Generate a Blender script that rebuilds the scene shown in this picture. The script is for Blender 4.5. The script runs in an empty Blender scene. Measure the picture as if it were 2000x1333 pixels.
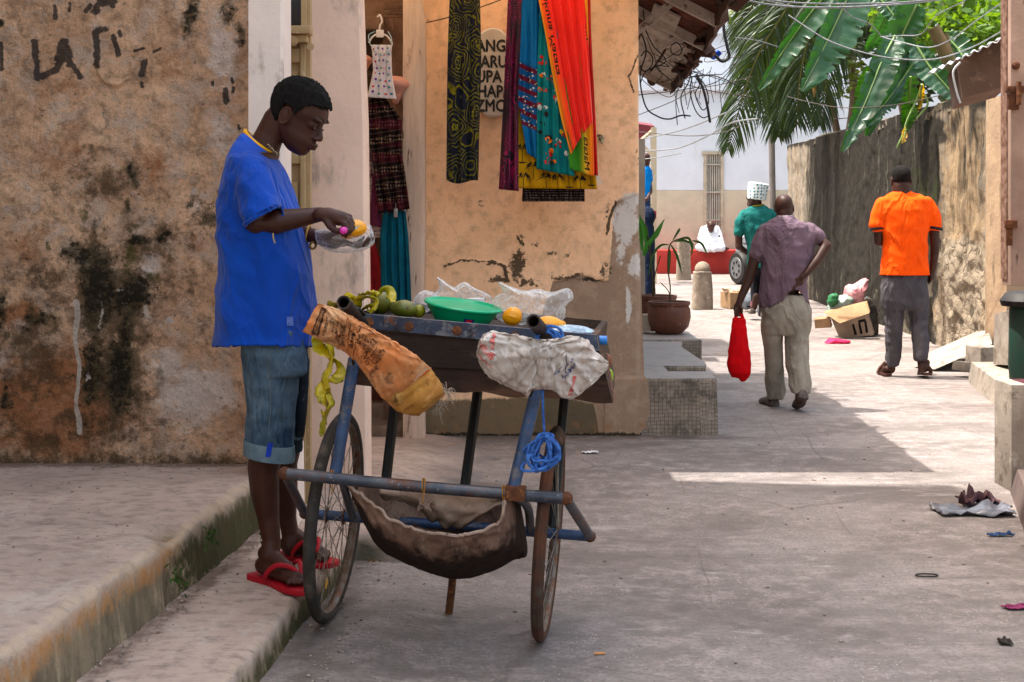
import bpy, bmesh, math, random
import numpy as np
from mathutils import Vector, Matrix, Euler, noise as mn
random.seed(7)
F = 2777.8; H = 1.4; HY = 410.0
V = Vector
R = math.radians
def P(px, py, Y): return Vector(((px-1000)*Y/F, Y, H-(py-HY)*Y/F))
def G(px, py, z=0.0): return P(px, py, (H-z)*F/(py-HY))
scene = bpy.context.scene
COL = scene.collection
WL = {}
def lerp(a, b, t): return a+(b-a)*t
def sm(t): t = min(1, max(0, t)); return t*t*(3-2*t)
def interp(tab, t):
    if t <= tab[0][0]: return tab[0][1]
    for (a, x), (b, y) in zip(tab, tab[1:]):
        if t <= b: return x+(y-x)*(t-a)/(b-a)
    return tab[-1][1]
def catmull(pts, n=6):
    pts = [V(p) for p in pts]
    if len(pts) < 3: return [pts[0].lerp(pts[-1], i/n) for i in range(n+1)]
    e = [pts[0]*2-pts[1]]+pts+[pts[-1]*2-pts[-2]]
    out = []
    for i in range(1, len(e)-2):
        a, b, c, d = e[i-1:i+3]
        for k in range(n):
            t = k/n
            out.append(0.5*((2*b)+(c-a)*t+(2*a-5*b+4*c-d)*t*t+(3*b-a-3*c+d)*t**3))
    out.append(pts[-1])
    return out

# ---------------------------------------------------------------- materials
def srgb(r, g, b):
    f = lambda c: (c/255/12.92) if c/255 <= .04045 else ((c/255+.055)/1.055)**2.4
    return (f(r), f(g), f(b), 1)
def col4(c):
    if len(c) == 4: return tuple(c)
    l_ = .3*c[0]+.6*c[1]+.1*c[2]
    return tuple(.5*(max(0, l_+(x-l_)*1.08)/.5)**1.2 for x in c)+(1,)
class NT:
    def __init__(s, name):
        s.m = bpy.data.materials.new(name); s.m.use_nodes = True
        s.nt = s.m.node_tree; s.b = s.nt.nodes['Principled BSDF']
        s.pos = s.n('ShaderNodeNewGeometry').outputs['Position']
    def n(s, t, **kw):
        o = s.nt.nodes.new(t)
        for k, v in kw.items(): setattr(o, k, v)
        return o
    def put(s, sock, v):
        if isinstance(v, bpy.types.NodeSocket): s.nt.links.new(v, sock)
        else: sock.default_value = v
    def vec(s, src, scale=(1, 1, 1), loc=(0, 0, 0), rot=(0, 0, 0)):
        m = s.n('ShaderNodeMapping'); s.put(m.inputs[0], src)
        m.inputs['Scale'].default_value = scale; m.inputs['Location'].default_value = loc
        m.inputs['Rotation'].default_value = rot
        return m.outputs[0]
    def noise(s, scale, detail=6, rough=.6, dist=0, vec=None, out='Fac'):
        o = s.n('ShaderNodeTexNoise'); s.put(o.inputs['Vector'], vec or s.pos)
        o.inputs['Scale'].default_value = scale; o.inputs['Detail'].default_value = detail
        o.inputs['Roughness'].default_value = rough; o.inputs['Distortion'].default_value = dist
        return o.outputs[out]
    def voro(s, scale, vec=None, feature='F1', out='Distance', rnd=1):
        o = s.n('ShaderNodeTexVoronoi', feature=feature); s.put(o.inputs['Vector'], vec or s.pos)
        o.inputs['Scale'].default_value = scale; o.inputs['Randomness'].default_value = rnd
        return o.outputs[out]
    def mth(s, op, a, b=0.0, clamp=False):
        o = s.n('ShaderNodeMath', operation=op); o.use_clamp = clamp
        s.put(o.inputs[0], a); s.put(o.inputs[1], b); return o.outputs[0]
    def rng(s, v, lo, hi, a=0.0, b=1.0):
        o = s.n('ShaderNodeMapRange', interpolation_type='SMOOTHSTEP')
        s.put(o.inputs['Value'], v)
        if lo > hi: lo, hi, a, b = hi, lo, b, a
        o.inputs['From Min'].default_value = lo; o.inputs['From Max'].default_value = hi
        o.inputs['To Min'].default_value = a; o.inputs['To Max'].default_value = b
        return o.outputs['Result']
    def mix(s, f, a, b, mode='MIX'):
        o = s.n('ShaderNodeMix', data_type='RGBA', blend_type=mode)
        s.put(o.inputs[0], f)
        s.put(o.inputs[6], a if isinstance(a, bpy.types.NodeSocket) else col4(a))
        s.put(o.inputs[7], b if isinstance(b, bpy.types.NodeSocket) else col4(b))
        return o.outputs[2]
    def attr(s, name, out='Fac'):
        o = s.n('ShaderNodeAttribute'); o.attribute_name = name; return o.outputs[out]
    def bump(s, h, strength=.3, dist=.01, prev=None):
        o = s.n('ShaderNodeBump'); s.put(o.inputs['Height'], h)
        o.inputs['Strength'].default_value = strength; o.inputs['Distance'].default_value = dist
        if prev is not None: s.put(o.inputs['Normal'], prev)
        return o.outputs[0]
    def fin(s, color, rough=.8, normal=None, metallic=0, spec=.3, **kw):
        s.put(s.b.inputs['Base Color'], color if isinstance(color, bpy.types.NodeSocket) else col4(color))
        s.put(s.b.inputs['Roughness'], rough); s.put(s.b.inputs['Metallic'], metallic)
        s.put(s.b.inputs['Specular IOR Level'], spec)
        if normal is not None: s.put(s.b.inputs['Normal'], normal)
        for k, v in kw.items(): s.put(s.b.inputs[k.replace('_', ' ')], v)
        return s.m
def mat(name, base, var=None, vscale=6, layers=(), rough=.8, bump=None, metallic=0, spec=.3, **kw):
    """layers: (color, scale, lo, hi, stretch) noise-masked coats of another real colour"""
    s = NT(name)
    c = col4(base)
    if var is None: var = tuple(x*.8 for x in base[:3])
    c = s.mix(s.rng(s.noise(vscale, 8, .65), .35, .65), c, var)
    for L in layers:
        colr, sc, lo, hi = L[:4]; st = L[4] if len(L) > 4 else (1, 1, 1)
        c = s.mix(s.rng(s.noise(sc, 9, .7, 0, s.vec(s.pos, st, (sc*.37, sc*1.1, 3))), lo, hi), c, colr)
    nrm = None
    if bump:
        bs, st, d = bump[:3]
        stv = bump[3] if len(bump) > 3 else (1, 1, 1)
        nrm = s.bump(s.noise(bs, 8, .7, 0, s.vec(s.pos, stv)), st, d)
    return s.fin(c, rough, nrm, metallic, spec, **kw)

# ---------------------------------------------------------------- mesh builder
class MB:
    def __init__(s): s.v = []; s.f = []; s.uv = None
    def add(s, vs, fs):
        o = len(s.v); s.v += [tuple(v) for v in vs]; s.f += [tuple(i+o for i in f) for f in fs]; return s
    def box(s, c, size, rot=(0, 0, 0), taper=1.0, bev=0.0):
        hx, hy, hz = size[0]/2, size[1]/2, size[2]/2
        M = Euler(rot).to_matrix(); c = V(c)
        b = min(bev, hx*.9, hy*.9, hz*.9)
        if b <= 0:
            vs = [c+M@V((x*hx*(taper if z > 0 else 1), y*hy*(taper if z > 0 else 1), z*hz)) for z in (-1, 1) for x, y in ((-1, -1), (1, -1), (1, 1), (-1, 1))]
            return s.add(vs, [(3, 2, 1, 0), (4, 5, 6, 7), (0, 1, 5, 4), (1, 2, 6, 5), (2, 3, 7, 6), (3, 0, 4, 7)])
        bm = bmesh.new(); bmesh.ops.create_cube(bm, size=1)
        for v in bm.verts:
            t = taper if v.co.z > 0 else 1
            v.co = V((v.co.x*2*hx*t, v.co.y*2*hy*t, v.co.z*2*hz))
        bmesh.ops.bevel(bm, geom=bm.edges[:], offset=b, segments=2, affect='EDGES', profile=.6)
        bm.verts.index_update()
        s.add([c+M@v.co for v in bm.verts], [[v.index for v in f.verts] for f in bm.faces]); bm.free(); return s
    def b2(s, p, q, bev=0.0):
        p, q = V(p), V(q)
        return s.box((p+q)/2, [abs(q[i]-p[i]) for i in range(3)], bev=bev)
    def rings(s, rs, cap=True, close=False):
        n = len(rs[0]); o = len(s.v)
        for r in rs: s.v += [tuple(p) for p in r]
        m = len(rs)
        for i in range(m-1 if not close else m):
            a = o+i*n; b = o+((i+1) % m)*n
            for k in range(n):
                k2 = (k+1) % n
                s.f.append((a+k, a+k2, b+k2, b+k))
        if cap and not close:
            s.f.append(tuple(o+k for k in reversed(range(n)))); s.f.append(tuple(o+(m-1)*n+k for k in range(n)))
        return s
    def tube(s, pts, r, n=10, cap=True, close=False, sx=1.0, up=None):
        pts = [V(p) for p in pts]; m = len(pts)
        rad = r if isinstance(r, (list, tuple)) else [r]*m
        if len(rad) != m:
            rad = [interp([(i/(len(rad)-1), x) for i, x in enumerate(rad)], j/(m-1)) for j in range(m)]
        rs = []; prev = None
        for i in range(m):
            if close: t = pts[(i+1) % m]-pts[i-1]
            else: t = pts[min(m-1, i+1)]-pts[max(0, i-1)]
            if t.length < 1e-9: t = V((0, 0, 1))
            t.normalize()
            if prev is None:
                a = V(up) if up else (V((0, 0, 1)) if abs(t.z) < .9 else V((1, 0, 0)))
                u = (a-t*a.dot(t)).normalized()
            else: u = (prev-t*prev.dot(t)).normalized()
            prev = u; w = t.cross(u)
            rs.append([pts[i]+(u*math.cos(2*math.pi*k/n)+w*math.sin(2*math.pi*k/n)*sx)*rad[i] for k in range(n)])
        return s.rings(rs, cap, close)
    def cyl(s, a, b, r, n=16, r2=None): return s.tube([a, b], [r, r if r2 is None else r2], n)
    def ell(s, c, r, rot=None, n=16, m=10):
        c = V(c); M = Euler(rot).to_matrix() if rot is not None and not isinstance(rot, Matrix) else (rot or Matrix.Identity(3))
        if not hasattr(r, '__len__'): r = (r, r, r)
        rs = []
        for i in range(m+1):
            th = math.pi*(.02+.96*i/m)
            rs.append([c+M@V((r[0]*math.sin(th)*math.cos(2*math.pi*k/n), r[1]*math.sin(th)*math.sin(2*math.pi*k/n), -r[2]*math.cos(th))) for k in range(n)])
        return s.rings(rs)
    def limb(s, pts, r, n=12):
        """tapered limb with rounded ends"""
        s.tube(pts, r, n)
        s.ell(pts[0], r[0]*.99, n=12, m=6); s.ell(pts[-1], r[-1]*.99, n=12, m=6)
        for p, q in zip(pts[1:-1], r[1:-1]): s.ell(p, q*1.0, n=12, m=6)
        return s
    def grid(s, fn, nu, nv):
        o = len(s.v)
        for j in range(nv+1):
            for i in range(nu+1): s.v.append(tuple(fn(i/nu, j/nv)))
        w = nu+1
        for j in range(nv):
            for i in range(nu):
                a = o+j*w+i; s.f.append((a, a+1, a+w+1, a+w))
        return s
    def lathe(s, prof, c, n=32, cap=True):
        c = V(c)
        return s.rings([[c+V((r*math.cos(2*math.pi*k/n), r*math.sin(2*math.pi*k/n), z)) for k in range(n)] for r, z in prof], cap)
    def prism(s, poly, off):
        n = len(poly); off = V(off)
        return s.add([V(p) for p in poly]+[V(p)+off for p in poly],
                     [tuple(range(n)), tuple(reversed(range(n, 2*n)))]+[(i, i+n, (i+1) % n+n, (i+1) % n) for i in range(n)])
    def jit(s, a, sc=20, seed=0):
        s.v = [tuple(V(v)+a*mn.noise_vector(V(v)*sc+V((seed, 0, 0)))) for v in s.v]; return s
def _t(): pass
def tag(o, label=None, cat=None, group=None, kind=None):
    if label: o['label'] = label
    if cat: o['category'] = cat
    if group: o['group'] = group
    if kind: o['kind'] = kind
    return o
def thing(name, label, cat, loc, group=None):
    o = bpy.data.objects.new(name, None); COL.objects.link(o); o.location = V(loc)
    o.empty_display_size = .05; WL[o.name] = V(loc)
    return tag(o, label, cat, group)
def link_mesh(name, me, parent=None, at=None):
    co = np.empty(len(me.vertices)*3); me.vertices.foreach_get('co', co); co = co.reshape(-1, 3)
    lo, hi = co.min(0), co.max(0)
    if at is None: at = V(((lo[0]+hi[0])/2, (lo[1]+hi[1])/2, lo[2]))
    at = V(at)
    co = co-np.array(at); me.vertices.foreach_set('co', co.ravel()); me.update()
    o = bpy.data.objects.new(name, me); COL.objects.link(o)
    WL[o.name] = at
    if parent is not None:
        o.parent = parent; o.location = at-WL[parent.name]
    else: o.location = at
    return o
def obj(name, mb, m, parent=None, smooth=True, sharp=40, label=None, cat=None, group=None, kind=None, recalc=True, solid=0, attrs=None):
    me = bpy.data.meshes.new(name)
    me.from_pydata([tuple(v) for v in mb.v], [], mb.f)
    if recalc:
        bm = bmesh.new(); bm.from_mesh(me); bmesh.ops.recalc_face_normals(bm, faces=bm.faces[:]); bm.to_mesh(me); bm.free()
    me.materials.append(m)
    if attrs:
        for k, a in attrs.items():
            at = me.attributes.new(k, 'FLOAT', 'POINT'); at.data.foreach_set('value', np.asarray(a, dtype=np.float32).ravel())
    if smooth:
        me.polygons.foreach_set('use_smooth', [True]*len(me.polygons))
        if sharp and sharp < 180: me.set_sharp_from_angle(angle=R(sharp))
    o = link_mesh(name, me, parent)
    if solid:
        md = o.modifiers.new('solid', 'SOLIDIFY'); md.thickness = solid; md.offset = 0
    return tag(o, label, cat, group, kind)
def bake(o):
    dg = bpy.context.evaluated_depsgraph_get(); dg.update()
    me = bpy.data.meshes.new_from_object(o.evaluated_get(dg)); return me
def fused(name, mb, m, parent=None, voxel=.006, sm_it=4, disp=None, cut=None, solid=0, **kw):
    """union of overlapping closed shapes as one continuous skin"""
    me = bpy.data.meshes.new(name); me.from_pydata([tuple(v) for v in mb.v], [], mb.f)
    bm = bmesh.new(); bm.from_mesh(me); bmesh.ops.recalc_face_normals(bm, faces=bm.faces[:]); bm.to_mesh(me); bm.free()
    t = bpy.data.objects.new('tmp', me); COL.objects.link(t)
    md = t.modifiers.new('r', 'REMESH'); md.mode = 'VOXEL'; md.voxel_size = voxel
    if sm_it:
        m2 = t.modifiers.new('s', 'SMOOTH'); m2.iterations = sm_it; m2.factor = .5
    me2 = bake(t); bpy.data.objects.remove(t); me2.name = name
    if disp:
        for v, nn in zip(me2.vertices, [n.vector.copy() for n in me2.vertex_normals]):
            v.co += nn*disp(v.co, nn)
    if cut:
        bm = bmesh.new(); bm.from_mesh(me2)
        bmesh.ops.delete(bm, geom=[v for v in bm.verts if cut(v.co)], context='VERTS'); bm.to_mesh(me2); bm.free()
    me2.materials.clear(); me2.materials.append(m)
    me2.polygons.foreach_set('use_smooth', [True]*len(me2.polygons))
    o = link_mesh(name, me2, parent)
    if solid:
        md = o.modifiers.new('solid', 'SOLIDIFY'); md.thickness = solid; md.offset = -1
    return tag(o, **kw)
def textmesh(s, size=1.0, fn=None, sub=0, bold=0.0, sx=1.0, rough=0.0):
    """flat lettering as MB, laid through fn(x,y)->world point"""
    cu = bpy.data.curves.new('t', 'FONT'); cu.body = s; cu.size = size; cu.align_x = 'CENTER'; cu.align_y = 'CENTER'
    cu.resolution_u = 2
    t = bpy.data.objects.new('t', cu); COL.objects.link(t); me = bake(t); bpy.data.objects.remove(t)
    bm = bmesh.new(); bm.from_mesh(me)
    bmesh.ops.triangulate(bm, faces=bm.faces[:])
    for _ in range(sub): bmesh.ops.subdivide_edges(bm, edges=[e for e in bm.edges if e.calc_length() > size*.18], cuts=1)
    bm.verts.index_update()
    mb = MB(); fs = [[v.index for v in f.verts] for f in bm.faces]; bd = bold*size if size < 2 else bold
    for k, (dx, dy) in enumerate(((0, 0), (-1, 0), (1, 0), (0, -1), (0, 1)) if bold else ((0, 0),)):
        mb.add([fn((v.co.x+dx*bd)*sx, v.co.y+dy*bd)+V((0, -.00025*k, 0)) for v in bm.verts], fs)
    bm.free()
    return mb
# numpy fractal noise for painted masks
def vnoise(x, y, seed=0):
    xi = np.floor(x).astype(np.int64); yi = np.floor(y).astype(np.int64); xf = x-xi; yf = y-yi
    def h(a, b):
        n = (a*374761393+b*668265263+seed*1442695041) & 0xffffffff
        n = ((n ^ (n >> 13))*1274126177) & 0xffffffff
        return ((n ^ (n >> 16)) & 0xffff)/65535.0
    u = xf*xf*(3-2*xf); v = yf*yf*(3-2*yf)
    return (h(xi, yi)*(1-u)+h(xi+1, yi)*u)*(1-v)+(h(xi, yi+1)*(1-u)+h(xi+1, yi+1)*u)*v
def fbm(x, y, sc, octv=5, seed=0, g=.55):
    s = 0; a = 1; t = 0
    for i in range(octv):
        s = s+a*vnoise(x*sc, y*sc, seed+i*17); t += a; a *= g; sc *= 2.03
    return s/t
def blobs(px, py, L):
    m = np.zeros_like(px)
    for b in L:
        cx, cy, rx, ry = b[:4]; st = b[4] if len(b) > 4 else 1
        m = np.maximum(m, st*np.exp(-(((px-cx)/rx)**2+((py-cy)/ry)**2)))
    return m
def strokes(px, py, L):
    m = np.full_like(px, 1e9)
    for (x0, y0, x1, y1, w) in L:
        dx, dy = x1-x0, y1-y0; t = np.clip(((px-x0)*dx+(py-y0)*dy)/(dx*dx+dy*dy+1e-9), 0, 1)
        m = np.minimum(m, np.hypot(px-x0-t*dx, py-y0-t*dy)/w)
    return np.clip(1.6-m, 0, 1)

# ---------------------------------------------------------------- camera, light
cam = bpy.data.cameras.new('camera'); cob = bpy.data.objects.new('camera', cam); COL.objects.link(cob)
cob.location = (0, 0, H); cob.rotation_euler = (R(90), 0, 0)
cam.lens = 50; cam.sensor_width = 36; cam.sensor_fit = 'HORIZONTAL'; cam.shift_y = -.12825; cam.clip_end = 1500; cam.clip_start = .05
scene.camera = cob
scene.render.resolution_x = 1024; scene.render.resolution_y = 682
w = bpy.data.worlds.new('World'); scene.world = w; w.use_nodes = True
nt = w.node_tree; bg = nt.nodes['Background']
sky = nt.nodes.new('ShaderNodeTexSky'); sky.sky_type = 'NISHITA'; sky.sun_disc = False
L = V((.335, -.05, -1)).normalized()     # direction the sunlight travels
sky.sun_elevation = math.asin(-L.z); sky.sun_rotation = math.atan2(-L.x, -L.y)
sky.dust_density = 8; sky.air_density = 2.2; sky.ozone_density = 1.0
nt.links.new(sky.outputs[0], bg.inputs[0]); bg.inputs[1].default_value = .15
sl = bpy.data.lights.new('sun', 'SUN'); sl.energy = 3.3; sl.angle = R(.5); sl.color = (1, .95, .87)
so = bpy.data.objects.new('sun', sl); COL.objects.link(so)
so.rotation_euler = L.to_track_quat('-Z', 'Y').to_euler(); so.location = (-3, 2, 20)
scene.view_settings.view_transform = 'Standard'; scene.view_settings.look = 'None'
scene.view_settings.exposure = 1.5; scene.view_settings.gamma = 1
scene.view_settings.use_white_balance = True
scene.view_settings.white_balance_temperature = 6300; scene.view_settings.white_balance_tint = 9
# ---------------------------------------------------------------- ground
def hf(name, xs, ys, fn, m, kind='structure', attrs=None, skirt=None, **kw):
    X, Y = np.meshgrid(np.array(xs), np.array(ys)); Z = fn(X, Y)
    mb = MB(); n = len(xs)
    mb.v = list(zip(X.ravel().tolist(), Y.ravel().tolist(), Z.ravel().tolist()))
    for j in range(len(ys)-1):
        b = j*n
        mb.f += [(b+i, b+i+1, b+n+i+1, b+n+i) for i in range(n-1)]
    at = {k: f(X, Y, Z) for k, f in attrs.items()} if attrs else None
    return obj(name, mb, m, kind=kind, recalc=False, attrs=at, sharp=60, **kw)
def gz(x, y):
    t = np.clip((-x+.0)/.62, 0, 1); t = t*t*(3-2*t)
    return .032*t*np.clip((7.0-y)/1.0, 0, 1)
def ground_mat():
    s = NT('paving')
    n1 = s.noise(1.1, 8, .6); n2 = s.noise(9, 8, .7); n3 = s.noise(60, 6, .7)
    c = s.mix(s.rng(n1, .35, .65), (.255, .225, .212), (.175, .153, .143))
    c = s.mix(s.rng(n2, .42, .68), c, (.33, .285, .27))
    c = s.mix(s.rng(n3, .47, .66, 0, .7), c, (.15, .12, .105)); c = s.mix(s.rng(s.noise(30, 8, .85, 0, s.vec(s.pos, (.5, 1.6, 1), (6, 2, 0))), .53, .66, 0, .65), c, (.115, .095, .085)); c = s.mix(s.rng(s.noise(20, 8, .85, 0, s.vec(s.pos, (.4, 1.8, 1), (1, 8, 0))), .56, .68, 0, .7), c, (.43, .40, .385))
    # pale stone chips trodden into the surface
    ch = s.voro(55, s.vec(s.pos, (1, .55, 1))); chm = s.mth('MULTIPLY', s.rng(ch, .22, .12), s.rng(s.noise(3, 3), .42, .6))
    c = s.mix(s.mth('MULTIPLY', chm, .7), c, (.44, .40, .37))
    # dirty patches and worn pale trails
    c = s.mix(s.rng(s.noise(.8, 6, .65, .6, s.vec(s.pos, (1, 2.2, 1), (4, 3, 0))), .47, .66, 0, .7), c, (.145, .122, .112))
    c = s.mix(s.rng(s.noise(2.6, 7, .7, .8, s.vec(s.pos, (1, 2.5, 1), (9, 1, 0))), .58, .72, 0, .7), c, (.40, .365, .345))
    c = s.mix(s.rng(s.noise(24, 6, .8, 0, s.vec(s.pos, (1, 2, 1))), .58, .70, 0, .5), c, (.36, .32, .30))
    # slab joints and cracks
    br = s.n('ShaderNodeTexBrick'); s.put(br.inputs['Vector'], s.mix(.04, s.vec(s.pos, (1, 1, 1), (0.3, .1, 0), (0, 0, R(4))), s.noise(2, 3, out='Color')))
    br.inputs['Scale'].default_value = 1; br.inputs['Mortar Size'].default_value = .006; br.inputs['Brick Width'].default_value = 1.3; br.inputs['Row Height'].default_value = 1.15
    br.inputs['Mortar Smooth'].default_value = .5
    jm = s.mth('MULTIPLY', br.outputs['Fac'], s.rng(s.noise(1.6, 4), .42, .58))
    c = s.mix(s.mth('MULTIPLY', jm, .35), c, (.14, .12, .105))
    vd = s.voro(.75, s.mix(.12, s.pos, s.noise(3, 6, out='Color')), 'DISTANCE_TO_EDGE')
    cm = s.mth('MULTIPLY', s.rng(vd, .006, .001), s.rng(s.noise(1.3, 4, .6, 0, s.vec(s.pos, loc=(7, 2, 0))), .50, .60))
    c = s.mix(s.mth('MULTIPLY', cm, .40), c, (.10, .085, .075))
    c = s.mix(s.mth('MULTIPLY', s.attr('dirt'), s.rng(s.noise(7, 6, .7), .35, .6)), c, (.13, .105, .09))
    h = s.mth('SUBTRACT', s.mth('ADD', n2, s.mth('MULTIPLY', n3, .5)), s.mth('ADD', s.mth('MULTIPLY', cm, .6), s.mth('MULTIPLY', jm, .4)))
    nr = s.bump(h, .55, .012); nr = s.bump(s.noise(2.2, 5), .35, .05, nr)
    return s.fin(c, s.rng(n1, .3, .7, .62, .8), nr, 0, .35)
MG = ground_mat()
xs = [-60, -30, -12, -6, -3, -1.5]+[-1.2+.06*i for i in range(80)]+[3.8, 4.5, 6, 9, 15, 30, 60]
ys = [-20, -5, 0, 2, 2.5]+[3+.08*i for i in range(140)]+[14.5, 15.5, 17, 20, 25, 30, 40, 60, 120, 200]
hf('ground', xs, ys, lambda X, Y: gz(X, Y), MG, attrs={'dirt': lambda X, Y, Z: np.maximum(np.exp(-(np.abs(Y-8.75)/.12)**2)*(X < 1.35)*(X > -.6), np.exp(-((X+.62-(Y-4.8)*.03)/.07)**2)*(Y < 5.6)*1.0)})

def old_concrete(name, moss=(.085, .075, .032), face=(.30, .24, .17)):
    s = NT(name)
    n1 = s.noise(2.2, 8, .65); n2 = s.noise(14, 8, .7, 0, s.vec(s.pos, (1, 1.6, 1)))
    c = s.mix(s.rng(n1, .35, .65), (.50, .40, .345), (.41, .325, .28))
    c = s.mix(s.rng(n2, .45, .7, 0, .7), c, (.20, .16, .14))
    c = s.mix(s.rng(s.noise(5, 8, .75, .5, s.vec(s.pos, (1, .5, 1), (3, 0, 0))), .54, .70, 0, .75), c, (.52, .45, .40))
    sp = s.rng(s.noise(70, 3, .6), .66, .72); c = s.mix(s.mth('MULTIPLY', sp, .7), c, (.08, .065, .055))
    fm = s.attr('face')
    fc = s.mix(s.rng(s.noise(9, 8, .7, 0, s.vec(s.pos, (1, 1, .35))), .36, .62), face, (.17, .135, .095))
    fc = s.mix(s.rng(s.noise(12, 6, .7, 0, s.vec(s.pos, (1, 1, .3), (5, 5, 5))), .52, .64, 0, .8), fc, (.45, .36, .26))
    fc = s.mix(s.rng(s.mth('ADD', s.attr('moss'), s.mth('MULTIPLY', s.mth('SUBTRACT', s.noise(16, 7, .75), .5), 2.2)), .35, .75), fc, moss)
    fc = s.mix(s.rng(s.mth('ADD', s.attr('moss'), s.mth('MULTIPLY', s.mth('SUBTRACT', s.noise(34, 5, .7), .5), 3)), 1.15, 1.5, 0, .6), fc, (.07, .11, .015))
    fc = s.mix(s.rng(s.mth('ADD', s.attr('rust'), s.mth('MULTIPLY', s.mth('SUBTRACT', s.noise(10, 7, .75), .5), 2.0)), .30, .95), fc, (.42, .24, .12))
    fc = s.mix(s.rng(s.noise(45, 6, .8), .58, .68, 0, .75), fc, (.09, .07, .05))
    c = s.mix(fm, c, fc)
    c = s.mix(s.rng(s.mth('ADD', s.attr('worn'), s.mth('MULTIPLY', s.mth('SUBTRACT', s.noise(18, 7, .75), .5), 1.6)), .5, 1.1, 0, .7), c, (.50, .39, .29))
    c = s.mix(s.mth('MULTIPLY', s.rng(s.mth('ADD', s.attr('dirt'), s.mth('MULTIPLY', s.mth('SUBTRACT', s.noise(9, 7, .75), .5), 1.8)), .4, .9), .8), c, (.15, .10, .075))
    gc = s.mix(s.rng(n1, .35, .65), (.255, .225, .212), (.175, .153, .143)); gc = s.mix(s.rng(s.noise(30, 8, .85, 0, s.vec(s.pos, (.5, 1.6, 1))), .50, .66, 0, .7), gc, (.12, .10, .09)); c = s.mix(s.attr('blend'), c, gc)
    nr = s.bump(s.mth('ADD', n2, s.noise(50, 6, .75)), .6, .01)
    nr = s.bump(s.noise(6, 5), .4, .03, nr)
    return s.fin(c, .82, nr, 0, .3)
MC = old_concrete('worn_concrete')
def edge_plat(Y):
    return np.interp(Y, [0, 3.38, 4.5, 5.5, 6.1], [-1.46, -1.225, -1.125, -1.035, -.98])+.03*(fbm(Y+0*Y, Y*0+3, 2.2, 4, 5)-.5)+.012*(fbm(Y, Y*0+9, 14, 3, 8)-.5)
def plat(X, Y):
    d = edge_plat(Y)-X+.022*(fbm(X, Y, 9, 4, 2)-.5)
    top = .33+.012*(fbm(X, Y, 1.5, 4, 3)-.5)-.035*np.exp(-(((X+1.155)/.05)**2+((Y-4.75)/.10)**2))
    rnd = np.clip(1-d/.045, 0, 1); top = top-.024*rnd**2.4-.016*np.clip((fbm(X, Y, 14, 4, 77)-.52)*6, 0, 1)*np.exp(-(d/.03)**2)
    t = np.clip(-d/.022, 0, 1)
    return top*(1-t)+.08*t
xs = [-4, -3, -2.4]+[-2.0+.03*i for i in range(16)]+[-1.52+.0065*i for i in range(90)]
ys = [-1, 0, 1, 2]+[2.4+.018*i for i in range(202)]
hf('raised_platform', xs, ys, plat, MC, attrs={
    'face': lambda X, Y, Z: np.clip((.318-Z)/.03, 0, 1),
    'moss': lambda X, Y, Z: np.clip((.325-Z)/.05, 0, 1)*np.clip((Y-4.45)/.5, 0, 1)*1.0,
    'rust': lambda X, Y, Z: np.exp(-((Z-.28)/.05)**2)*np.clip((5.0-Y)/.5, 0, 1)*1.0,
    'worn': lambda X, Y, Z: np.exp(-((edge_plat(Y)-X-.02)/.035)**2)*(Z > .27)*.95,
    'dirt': lambda X, Y, Z: np.exp(-((Y-6.0)/.13)**2)*1.0+np.exp(-(Z-.12)**2/.0008)*.6*(Z < .25)})
def edge_pav(Y): return np.interp(Y, [0, 4.21, 4.7, 4.86, 5.56], [-1.04, -.735, -.700, -.672, -.625])+.014*(fbm(Y, Y*0+1, 3, 4, 11)-.5)
def pav(X, Y):
    d1 = edge_pav(Y)-X+.008*(fbm(X, Y, 20, 3, 4)-.5); d1 = np.where(Y > 5.7, 1.0, d1)
    d2 = np.where(X < .35, (Y-5.56)+.012*(fbm(X, Y, 12, 3, 6)-.5), -1)
    d = np.maximum(d1, d2)
    fall = np.clip((X+.62+.5*(fbm(X, Y, 3.5, 4, 71)-.5))/.72, 0, 1)
    top = (.13+.008*(fbm(X, Y, 2.5, 4, 9)-.5))*(1-fall*fall*(3-2*fall))-.03*fall*fall-.018*np.exp(-(((X+.71)/.05)**2+((Y-4.74)/.05)**2))
    top = top*(1-.5*np.clip((Y-5.8)/2.2, 0, 1))-.03*np.clip((Y-7.6)/.8, 0, 1)
    top = top-.014*np.clip(1-d/.028, 0, 1)**2-.014*np.clip((fbm(X, Y, 16, 4, 78)-.52)*6, 0, 1)*np.exp(-(d/.02)**2)
    t = np.clip(-d/.018, 0, 1)
    return top*(1-t)-.03*t
xs = [-2, -1.6, -1.3]+[-1.2+.03*i for i in range(8)]+[-.97+.0075*i for i in range(60)]+[-.51+.03*i for i in range(30)]
ys = [-1, 0, 1, 2]+[2.4+.03*i for i in range(70)]+[4.5+.012*i for i in range(110)]+[5.83+.05*i for i in range(58)]
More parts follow.
